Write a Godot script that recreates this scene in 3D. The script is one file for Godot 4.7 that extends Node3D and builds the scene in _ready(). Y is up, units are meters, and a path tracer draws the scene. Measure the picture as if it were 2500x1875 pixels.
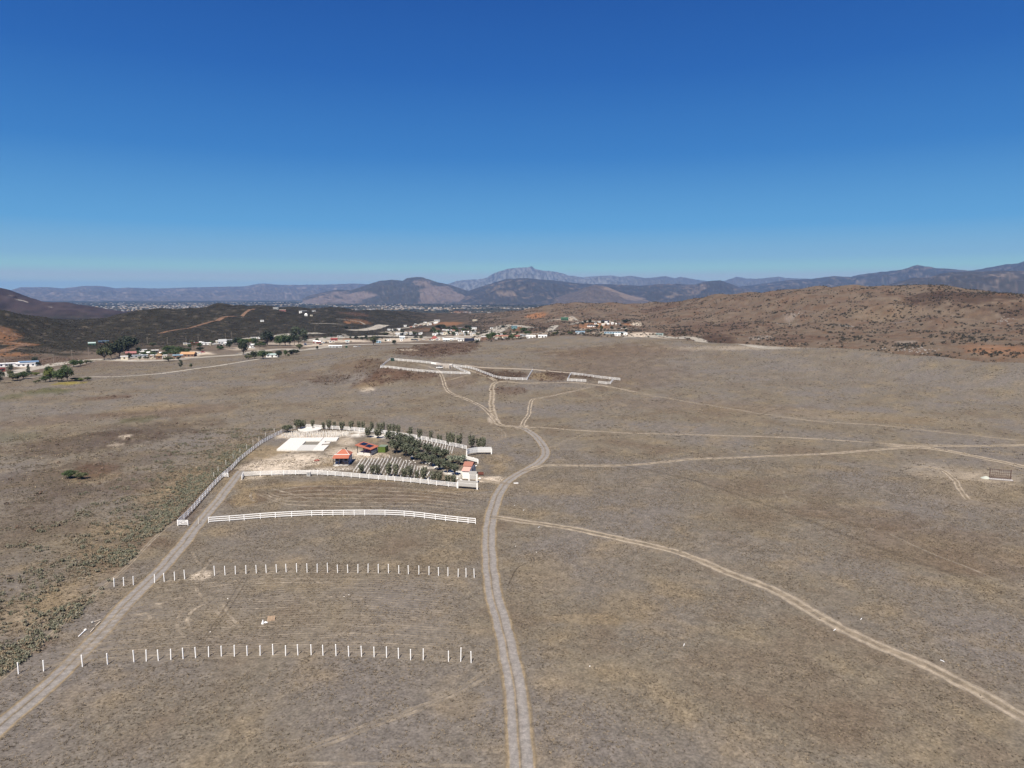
extends Node3D
# A dry field seen from the air: terrain heights, places of things and outlines are in metres.
const GRID_FROM := -0.72359
const GRID_TO := 0.72359
const GRID_HEIGHTS: Array = [
[0,0,0,0,0,0,0,0,0,0,0,0,0,0,0,0,-0,-0.2,-0.6,-1.1,-1.6,-2,-1.8,-0.9,0.8,3.2,6.1,12.6,21.5,29.9,33,29.5,21.5,11.3,2.3,-2.4,-6.6,-10.6,-14.5,-18.1,-21.2,-23.6,-24.8,-23.2,-11.5,9.7,37.7,68.6,96.7,114,110.4,84.2,43.3,0.1,-28,-31,-32.2,-33.2,-34,-34.6,-34.9,-35,-35,-35],
[-0,-0.1,-0.1,-0.1,-0.1,-0.1,-0.1,-0.1,-0.1,-0.1,-0.2,-0.2,-0.2,-0.2,-0.2,-0.3,-0.3,-0.5,-0.9,-1.3,-1.8,-2.1,-2,-1.1,0.6,2.9,5.8,12,20.6,28.8,32.4,29.4,22.5,13.3,4.6,-1,-5.3,-9.5,-13.6,-17.5,-20.9,-23.6,-25.3,-24.5,-14.5,5.7,33.1,63.6,91.5,108.8,105.3,78.8,37.9,-4.6,-28.4,-31.1,-32.2,-33.2,-34,-34.6,-34.9,-35,-35,-35],
[-0.1,-0.2,-0.2,-0.2,-0.2,-0.2,-0.3,-0.3,-0.3,-0.4,-0.4,-0.5,-0.5,-0.6,-0.6,-0.7,-0.8,-1,-1.3,-1.7,-2.2,-2.5,-2.5,-1.7,-0.1,2.2,5,10.6,18.3,26,30.5,29.1,24.4,17,8.6,1.6,-3.1,-7.6,-12,-16.4,-20.4,-23.8,-26.2,-26.9,-20.3,-2.7,22.6,51.4,78.2,95.1,91.5,64.7,24.4,-14.6,-29.4,-31.3,-32.4,-33.4,-34.1,-34.6,-34.9,-35,-35,-35],
[-0.2,-0.2,-0.2,-0.2,-0.3,-0.3,-0.4,-0.4,-0.4,-0.5,-0.6,-0.6,-0.7,-0.8,-0.8,-0.9,-1,-1.3,-1.7,-2.1,-2.6,-2.9,-3.1,-2.5,-1,1.2,3.7,8.4,15,22,27.5,28.6,25.1,18.6,10.5,2.8,-2.2,-6.7,-11.3,-15.9,-20.2,-24,-26.7,-28,-24,-10.4,11,36.4,60.4,75.5,71.2,44.5,6.8,-24.1,-30.7,-31.8,-32.8,-33.6,-34.2,-34.7,-35,-35,-35,-35],
[-0.2,-0.2,-0.2,-0.2,-0.3,-0.3,-0.3,-0.4,-0.4,-0.5,-0.5,-0.6,-0.7,-0.8,-0.8,-0.9,-1,-1.3,-1.8,-2.4,-3,-3.6,-3.9,-3.8,-2.9,-1.5,0.2,2.9,7.5,13,18.3,21.7,21.2,16.7,9.5,1.5,-4.7,-8.7,-12.9,-17,-21,-24.3,-26.8,-28,-25.3,-16.1,-2.2,13.4,26.8,32,22,0.2,-22.9,-32,-32.7,-33.3,-33.8,-34.3,-34.6,-34.8,-35,-35,-35,-35],
[-0.2,-0.2,-0.2,-0.2,-0.3,-0.3,-0.3,-0.4,-0.4,-0.5,-0.5,-0.6,-0.7,-0.7,-0.8,-0.9,-1.1,-1.4,-2,-2.7,-3.5,-4.3,-4.8,-4.9,-4.7,-4.4,-3.8,-3,-0.8,2.7,6.7,10.5,12.9,12.8,8.2,0.6,-7,-11.4,-15.1,-18.7,-22,-24.9,-27,-28,-25.6,-17.5,-5.7,6.7,15.6,14.6,0.5,-19.2,-31.3,-32.5,-33.1,-33.6,-34,-34.4,-34.7,-34.9,-35,-35,-35,-35],
[-0.2,-0.2,-0.2,-0.2,-0.3,-0.3,-0.3,-0.4,-0.4,-0.5,-0.5,-0.6,-0.7,-0.7,-0.8,-0.9,-1.1,-1.4,-2,-2.7,-3.6,-4.4,-4.9,-5,-5,-4.9,-4.8,-4.7,-3.7,-0.8,3.6,8.7,13.6,17.3,17.1,12.4,5.1,-2.5,-8.4,-13,-17.8,-22.4,-26.2,-28.8,-29.2,-24.5,-16.4,-8.3,-4.5,-9.8,-21.7,-31.6,-33.2,-33.5,-33.9,-34.2,-34.4,-34.6,-34.8,-34.9,-35,-35,-35,-35],
[-0.2,-0.2,-0.2,-0.2,-0.3,-0.3,-0.3,-0.4,-0.4,-0.5,-0.5,-0.6,-0.7,-0.7,-0.8,-0.9,-1.1,-1.4,-1.9,-2.6,-3.5,-4.2,-4.8,-5.1,-5.2,-5.4,-5.5,-5.6,-5.1,-2.8,1.4,6.8,12.8,18,21.7,22.4,18.2,11,3.4,-3.3,-9.2,-15.6,-22.1,-27.3,-29.7,-29.4,-27.9,-26.2,-25.9,-28,-31,-32.9,-33.3,-33.6,-34,-34.2,-34.5,-34.7,-34.8,-34.9,-35,-35,-35,-35],
[-0.2,-0.2,-0.2,-0.2,-0.3,-0.3,-0.3,-0.4,-0.4,-0.5,-0.5,-0.6,-0.7,-0.7,-0.8,-0.9,-1,-1.4,-1.9,-2.5,-3.3,-4.1,-4.7,-5.2,-5.5,-5.9,-6.2,-6.4,-6.3,-4.6,-1.1,3.9,10,16.5,21.9,24.2,24.3,21,14.8,7.4,0.8,-6.8,-14.4,-21.9,-27.7,-29.7,-30.6,-31.1,-31.5,-32,-32.4,-32.8,-33.2,-33.6,-33.9,-34.2,-34.4,-34.7,-34.8,-34.9,-35,-35,-35,-35],
[-0.2,-0.2,-0.2,-0.2,-0.3,-0.3,-0.3,-0.4,-0.4,-0.5,-0.5,-0.6,-0.7,-0.7,-0.8,-0.9,-1,-1.4,-1.8,-2.5,-3.2,-4,-4.7,-5.2,-5.7,-6.3,-6.8,-7.2,-7.4,-6.6,-3.9,0.4,6,12.6,19,23.7,27.6,28.8,25.8,19.6,11.7,2.8,-4.7,-12.7,-20.6,-26.5,-29.9,-30.6,-31.1,-31.6,-32.1,-32.6,-33,-33.4,-33.8,-34.1,-34.4,-34.6,-34.8,-34.9,-35,-35,-35,-35],
[-0.2,-0.2,-0.2,-0.2,-0.2,-0.3,-0.3,-0.4,-0.4,-0.4,-0.5,-0.6,-0.6,-0.7,-0.8,-0.9,-1,-1.3,-1.7,-2.3,-3,-3.8,-4.6,-5.3,-6,-6.7,-7.4,-8,-8.3,-8,-6.2,-2.8,2.2,8.3,15.2,22.3,27.7,30.1,28.3,22.7,14.6,5.7,-2,-9.4,-17.6,-25.1,-29.7,-30.4,-31,-31.5,-32,-32.5,-32.9,-33.3,-33.7,-34.1,-34.4,-34.6,-34.8,-34.9,-35,-35,-35,-35],
[-0.1,-0.1,-0.1,-0.1,-0.1,-0.1,-0.1,-0.1,-0.1,-0.2,-0.2,-0.2,-0.2,-0.3,-0.4,-0.5,-0.6,-0.8,-1,-1.3,-2.1,-3.3,-4.5,-5.4,-6.2,-7.2,-8,-8.7,-9.2,-9.2,-8,-5.3,-1.2,4,10,16.4,21.6,24.7,24.6,20.9,14.2,5.9,-2,-9,-17.1,-24.8,-29.6,-30.4,-31,-31.5,-32,-32.5,-32.9,-33.4,-33.7,-34.1,-34.4,-34.6,-34.8,-34.9,-35,-35,-35,-35],
[0,0,0,0,0,0,0,0,0,0,0,0,0,0,0,0.1,0.1,0.1,0.1,0.1,-0.7,-2.4,-4.2,-5.4,-6.4,-7.3,-8.3,-9.1,-9.8,-10.1,-9.6,-7.9,-4.9,-0.8,4.2,9.6,14.8,18.9,20.7,18.8,13.5,6,-2,-8.9,-16.9,-24.7,-29.6,-30.4,-31,-31.5,-32,-32.5,-32.9,-33.4,-33.8,-34.1,-34.4,-34.6,-34.8,-34.9,-35,-35,-35,-35],
[0,0,0,0,0,0,0,0,0,0,0,0,0,0.2,0.5,0.9,1.4,1.8,1.9,1.7,1.1,0,-1.3,-3.1,-5.1,-7,-8.3,-9.2,-10.1,-10.7,-11,-10.9,-9.8,-6.6,-1.8,4.1,10.2,15.5,18.4,17.4,11.9,3.5,-5.1,-11.6,-19.1,-25.7,-29.7,-30.4,-31,-31.5,-32,-32.5,-32.9,-33.4,-33.7,-34.1,-34.4,-34.6,-34.8,-34.9,-35,-35,-35,-35],
[0,0,0,0,0,0,0,0,0,0,0,0,0.1,0.5,1.4,2.7,4,4.5,4.4,4,3.4,2.7,1.4,-0.8,-4,-7,-8.5,-9.6,-10.6,-11.6,-12.3,-12.8,-12.4,-10.6,-7.2,-2.6,2.9,9.2,14.2,15.2,10.4,1.3,-8.6,-15.4,-20.4,-25.4,-28.6,-29.4,-30,-30.7,-31.3,-31.9,-32.4,-33,-33.4,-33.8,-34.2,-34.5,-34.7,-34.9,-35,-35,-35,-35],
[0,0,0,0,0,0,0,0,0,0,0,0,0.4,1.4,2.9,5.8,8.2,8.3,7.6,6.8,6.1,5.1,3.4,0.8,-3.3,-7.3,-9,-10.4,-11.7,-12.7,-13.5,-13.9,-13.8,-13.1,-11.9,-10.2,-7.6,-1.2,6.6,11.4,9,-0.3,-11.7,-19.3,-20.9,-22.6,-24,-25.2,-26.3,-27.4,-28.5,-29.5,-30.5,-31.4,-32.2,-33,-33.6,-34.1,-34.5,-34.8,-35,-35,-35,-35],
[0,0,0,0,0,0,0,0,0,0,0,0,0.4,1.4,3,5.9,8.3,8.3,7.6,6.8,6.1,5.2,3.9,1.8,-2.4,-7.1,-9,-10.3,-11.5,-12.4,-13.1,-13.4,-13.4,-12.8,-11.8,-10.5,-8.4,-4,1.3,6.1,6,-0.2,-10.3,-18.6,-21.6,-22.8,-24,-25.2,-26.3,-27.4,-28.5,-29.5,-30.5,-31.4,-32.2,-33,-33.6,-34.1,-34.5,-34.8,-35,-35,-35,-35],
[0,0,0,0,0,0,0,0,0,0,0,0,0.4,1.4,2.9,5.3,7.2,7.2,6.6,6,5.5,5,4.1,2.5,-1.2,-6.5,-8.6,-9.5,-10.2,-10.8,-11.2,-11.4,-11.4,-10.9,-10.1,-9,-7.4,-5.2,-2.8,-0.2,1.2,0.3,-5.6,-15.2,-22.7,-24.7,-25.7,-26.7,-27.6,-28.6,-29.5,-30.4,-31.2,-32,-32.7,-33.3,-33.8,-34.3,-34.6,-34.8,-35,-35,-35,-35],
[0,0,0,0,0,0,0,0,0,0,0,0,0.5,1.5,2.9,4.8,6.1,6.2,5.8,5.5,5.2,4.9,4.3,3.1,0.1,-5.3,-7.7,-8.2,-8.7,-9,-9.2,-9.2,-9.1,-8.6,-7.8,-6.8,-5.8,-4.8,-3.1,-1.3,-0,0.1,-5,-14.8,-23.7,-25.7,-26.6,-27.5,-28.4,-29.3,-30.1,-30.9,-31.6,-32.3,-32.9,-33.5,-34,-34.4,-34.7,-34.9,-35,-35,-35,-35],
[0,0,0,0,0,0,0,0,0,0,0,0.2,1.1,2,3.1,4.4,5.2,5.4,5.4,5.2,5.1,5,4.6,3.6,1.6,-2.4,-4.6,-5.7,-6.6,-7.2,-7.1,-6.9,-6.4,-5.6,-4.6,-3.2,-1,1.4,3.8,4.4,1.9,-3.5,-12.5,-20.7,-25,-26.3,-27.2,-28,-28.8,-29.6,-30.4,-31.1,-31.8,-32.5,-33.1,-33.6,-34,-34.4,-34.7,-34.9,-35,-35,-35,-35],
[0,0,0,0,0,0,0,0,0,0,0,0.4,1.4,2.4,3.2,3.9,4.3,4.6,4.9,5,5,5,4.9,4.3,3.2,0.8,-1.2,-2.8,-4.2,-4.9,-4.7,-4.2,-3.4,-2.2,-0.8,1.2,4.9,9.4,12.7,12,5.1,-6.1,-17.8,-24.8,-25.7,-26.5,-27.4,-28.2,-29,-29.8,-30.5,-31.2,-31.9,-32.5,-33.1,-33.6,-34.1,-34.4,-34.7,-34.9,-35,-35,-35,-35],
[0,0,0,0,0,0,0,0,0,0,0,0.3,1.1,2,2.6,3,3.4,3.9,4.3,4.6,4.7,4.9,5.3,6.1,6.1,4.2,2,0.6,-0.4,-1,-0.9,-0.5,0.6,2.4,4.6,7.4,12.4,18.3,22.6,21.6,12.5,-1.4,-14.8,-22.8,-23.9,-24.9,-25.9,-26.9,-27.8,-28.8,-29.7,-30.5,-31.3,-32.1,-32.8,-33.4,-33.9,-34.3,-34.6,-34.9,-35,-35,-35,-35],
[0,0,0,0,0,0,0,0,0,0,0,0.2,0.6,1.2,1.6,2.1,2.6,3.2,3.7,4.1,4.4,4.8,5.8,8.4,8.8,6.9,4.6,3.5,3,2.7,2.6,2.7,3.9,6.3,9.3,12.9,19,26,31,30.2,20.6,5.4,-10.5,-20,-21.4,-22.6,-23.8,-25,-26.2,-27.3,-28.4,-29.5,-30.5,-31.4,-32.2,-33,-33.6,-34.1,-34.6,-34.8,-35,-35,-35,-35],
[0,0,0,0,0,0,0,0,0,0,0,0.1,0.4,0.8,1.2,1.6,2.2,2.9,3.5,4.1,4.6,5.4,7.2,9.7,8.4,6.1,4.6,3.9,3.6,3.2,2.9,3,4.2,6.5,9.4,13.1,19.3,26.4,31.2,29.8,20.2,5.2,-10.3,-19.7,-21.1,-22.3,-23.5,-24.7,-25.9,-27.1,-28.2,-29.3,-30.3,-31.2,-32.1,-32.9,-33.6,-34.1,-34.5,-34.8,-35,-35,-35,-35],
[0,0,0,0,0,0,0,0,0,0,0,0.1,0.2,0.5,0.9,1.4,1.9,2.6,3.4,4.2,5.5,7.6,9.7,10.6,5.4,2,3.6,4,3.7,3.2,2.9,2.9,3.9,5.8,8.3,11.8,18.2,25.2,29,25.9,16.2,2.4,-11.5,-19.7,-21.1,-22.3,-23.5,-24.7,-25.9,-27,-28.2,-29.2,-30.3,-31.2,-32.1,-32.8,-33.5,-34.1,-34.5,-34.8,-35,-35,-35,-35],
[0,0,0,0,0,0,0,0,0,0,0,0,0.2,0.4,0.8,1.3,1.9,2.6,3.4,4.3,6.1,8.4,10.5,10.7,1.9,-1.9,2.2,3.9,3.7,3.3,2.9,3,4,6.1,8.8,12.4,19,25.7,28.8,24.8,15,1.7,-11.3,-19.1,-20.7,-22.2,-23.5,-24.7,-25.9,-27.1,-28.2,-29.2,-30.3,-31.2,-32.1,-32.8,-33.5,-34.1,-34.5,-34.8,-35,-35,-35,-35],
[0,0,0,0,0,0,0,0,0,0,0,0.1,0.3,0.5,0.9,1.4,2,2.7,3.5,4.6,6.4,8.3,10,8.7,-2.7,-6,-0.5,2.4,3.1,3.4,3.6,4.5,7.5,12.4,18.5,25.2,32.3,36.2,35,28,16.9,4.5,-5.7,-12.9,-17.6,-21.5,-24.2,-25.4,-26.4,-27.5,-28.5,-29.5,-30.5,-31.4,-32.2,-32.9,-33.6,-34.1,-34.5,-34.8,-35,-35,-35,-35],
[0,0,0,0,0,0,0,0,0,0,0,0.1,0.3,0.6,1,1.6,2.2,2.8,3.7,5.1,6.7,8.3,9.3,5.5,-6.3,-7.9,-2,1.4,2.7,3.6,4.7,6.9,12.2,20.3,29.9,39.2,45.5,45.9,40.4,30.6,18.4,6.3,-1.9,-8.8,-15.5,-21.1,-24.6,-25.8,-26.8,-27.8,-28.8,-29.7,-30.6,-31.5,-32.2,-33,-33.6,-34.1,-34.5,-34.8,-35,-35,-35,-35],
[0,0,0,0,0,0,0,0,0,0,0,0.1,0.3,0.7,1.1,1.6,2.2,3,4,5.7,7.4,9,8.1,-1.6,-8.6,-6.5,-1,2.2,3.9,5.4,7.3,10.4,17.3,27.4,38.7,48.4,52.2,50.2,42.7,31.5,18.6,6.4,-1.9,-8.8,-15.5,-21.1,-24.6,-25.8,-26.8,-27.8,-28.8,-29.7,-30.6,-31.5,-32.2,-33,-33.6,-34.1,-34.5,-34.8,-35,-35,-35,-35],
[0,0,0,0,0,0,0,0,0,0,0,0.1,0.3,0.7,1.1,1.7,2.3,3.1,4.6,6.5,8.4,9.7,6.1,-7.9,-9.8,-4.1,0.8,3.6,5.8,8,10.6,14.9,23.4,35,47,55.9,57,52.6,43.9,32,18.7,6.4,-2,-8.9,-15.5,-21.2,-24.6,-25.8,-26.8,-27.8,-28.8,-29.7,-30.6,-31.5,-32.2,-33,-33.6,-34.1,-34.5,-34.8,-35,-35,-35,-35],
[0,0,0,0,0,0,0,0,0,0,0,0.1,0.3,0.7,1.1,1.7,2.3,3.4,5.3,7.6,9.6,9.1,1.8,-8.9,-8.5,-1.7,2.3,4.8,7.1,9.5,13.5,20.1,30.9,44.1,56.2,62.4,60.4,53.1,43,30.1,16.4,4.7,-3.1,-9.8,-16.1,-21.4,-24.6,-25.8,-26.8,-27.8,-28.8,-29.7,-30.6,-31.4,-32.2,-32.9,-33.6,-34.1,-34.5,-34.8,-35,-35,-35,-35],
[0,0,0,0,0,0,0,0,0,0,0,0.1,0.3,0.6,1.1,1.6,2.3,3.9,6.3,9,11.1,7.2,-4.6,-9.5,-5.3,0.9,4,6.1,8.1,10.9,16.2,26.1,39.5,53.9,65.2,67.9,63.1,53.4,40.9,26.1,11.6,1.2,-5.5,-11.6,-17.3,-21.8,-24.7,-25.8,-26.8,-27.7,-28.7,-29.6,-30.5,-31.4,-32.2,-32.9,-33.5,-34.1,-34.5,-34.8,-35,-35,-35,-35],
[0,0,0,0,0,0,0,0,0,0,0,0.1,0.3,0.6,1.1,1.6,2.3,4.3,7.3,10.2,11.6,4.4,-9,-9.6,-2.4,2.5,5.1,7.1,9.2,12.3,19.2,31.4,46.4,60.9,70.1,69.8,63.9,53.4,39.3,23.8,9.4,-0.3,-6.5,-12.4,-17.7,-22,-24.7,-25.8,-26.8,-27.7,-28.7,-29.6,-30.5,-31.4,-32.2,-32.9,-33.5,-34,-34.5,-34.8,-35,-35,-35,-35],
[0,0,0,0,0,0,0,0,0,0,0,0.1,0.3,0.6,1,1.6,2.4,4.8,8.3,11.2,9.6,-2.2,-11,-7.4,-0.4,3.3,5.8,7.8,10.1,13.9,22.4,35.7,51.2,65.1,71.9,69.8,63,52.2,38.3,23.2,9.2,-0.3,-6.4,-12.4,-17.7,-22,-24.7,-25.8,-26.8,-27.7,-28.7,-29.6,-30.5,-31.4,-32.2,-32.9,-33.5,-34,-34.5,-34.8,-35,-35,-35,-35],
[0,0,0,0,0,0,0,0,0,0,0,0.1,0.4,0.7,1.2,1.8,3.3,6.6,10.4,10.4,3.7,-7.5,-9.8,-3.9,1.7,4.7,7,9.1,12,17.1,27,40.8,55,65.8,70.6,67.6,59.6,47.9,33.7,18.9,6.2,-1.7,-7.5,-13.1,-18.1,-22.2,-24.7,-25.8,-26.7,-27.7,-28.7,-29.6,-30.5,-31.3,-32.1,-32.8,-33.5,-34,-34.5,-34.8,-35,-35,-35,-35],
[0,0,0,0,0,0,0,0,0,0,0,0.2,0.5,0.9,1.5,2.5,5.4,9.4,12.3,8.2,-3.8,-10.9,-7,-0.2,3.4,5.9,8,10.3,13.6,20.3,31.1,44.4,57.3,66,67.1,62.3,53,40.4,25.9,11.8,1.4,-4.3,-9.6,-14.6,-19,-22.5,-24.7,-25.7,-26.7,-27.7,-28.6,-29.6,-30.4,-31.3,-32.1,-32.8,-33.4,-34,-34.4,-34.8,-35,-35,-35,-35],
[0,0,0,0,0,0,0,0,0,0,0,0.2,0.5,0.9,1.6,3.7,9.1,11.9,10.1,1.2,-7.5,-9.2,-3.6,1.5,4.1,6.1,7.9,10.1,13.6,21,32.1,44.7,56.2,62.4,60.4,54,43.9,31.2,17.7,5.9,-1.5,-6.4,-11.2,-15.6,-19.6,-22.7,-24.7,-25.7,-26.7,-27.6,-28.6,-29.5,-30.4,-31.2,-32,-32.8,-33.4,-34,-34.4,-34.8,-35,-35,-35,-35],
[0,0,0,0,0,0,0,0,0,0,0,0.2,0.5,0.9,1.7,6,12.5,13.6,5,-6.9,-9.5,-5.6,-0,2.8,4.7,6.2,7.7,9.7,13.5,21.6,32.8,44.8,53.9,55.8,52.2,45,34.9,23,11.2,2,-3.2,-7.8,-12.2,-16.3,-19.9,-22.8,-24.7,-25.7,-26.7,-27.6,-28.6,-29.5,-30.4,-31.2,-32,-32.7,-33.4,-34,-34.4,-34.8,-35,-35,-35,-35],
[0,0,0,0,0,0,0,0,0,0,0,0.2,0.4,0.9,3.4,10,12.4,10.4,-0.6,-7.7,-8,-2.2,2.4,4.5,5.9,7.1,8.5,10.7,15,23.6,34.5,45.2,52,52.2,48.1,41.1,31.6,20.8,10.1,1.8,-3.1,-7.7,-12.2,-16.3,-19.9,-22.8,-24.7,-25.7,-26.7,-27.6,-28.6,-29.5,-30.4,-31.2,-32,-32.7,-33.4,-34,-34.4,-34.8,-35,-35,-35,-35],
[0,0,0,0,0,0,0,0,0,0,0,0.1,0.4,1,7.1,15.4,12.1,3.3,-6.8,-8.1,-4.8,1.2,4.6,6.3,7.5,8.7,10.2,12.8,18.2,26.8,36.8,45.8,50.3,49.2,45,38.2,29.3,19.3,9.5,1.7,-3.1,-7.6,-12,-16.1,-19.8,-22.8,-24.7,-25.7,-26.7,-27.6,-28.6,-29.5,-30.4,-31.2,-32,-32.7,-33.4,-34,-34.4,-34.8,-35,-35,-35,-35],
[0,0,0,0,0,0,0,0,0,0,0,0.1,0.4,1,9.2,18,11.9,-0.6,-9.7,-8.3,-2.9,2.8,5.4,7.1,8.3,9.5,11.2,14,19.9,28.5,38,46.1,49.5,48,43.7,37,28.4,18.8,9.3,1.7,-3,-7.5,-11.9,-16,-19.7,-22.7,-24.7,-25.7,-26.7,-27.6,-28.6,-29.5,-30.4,-31.2,-32,-32.7,-33.4,-34,-34.4,-34.8,-35,-35,-35,-35]]
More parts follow.
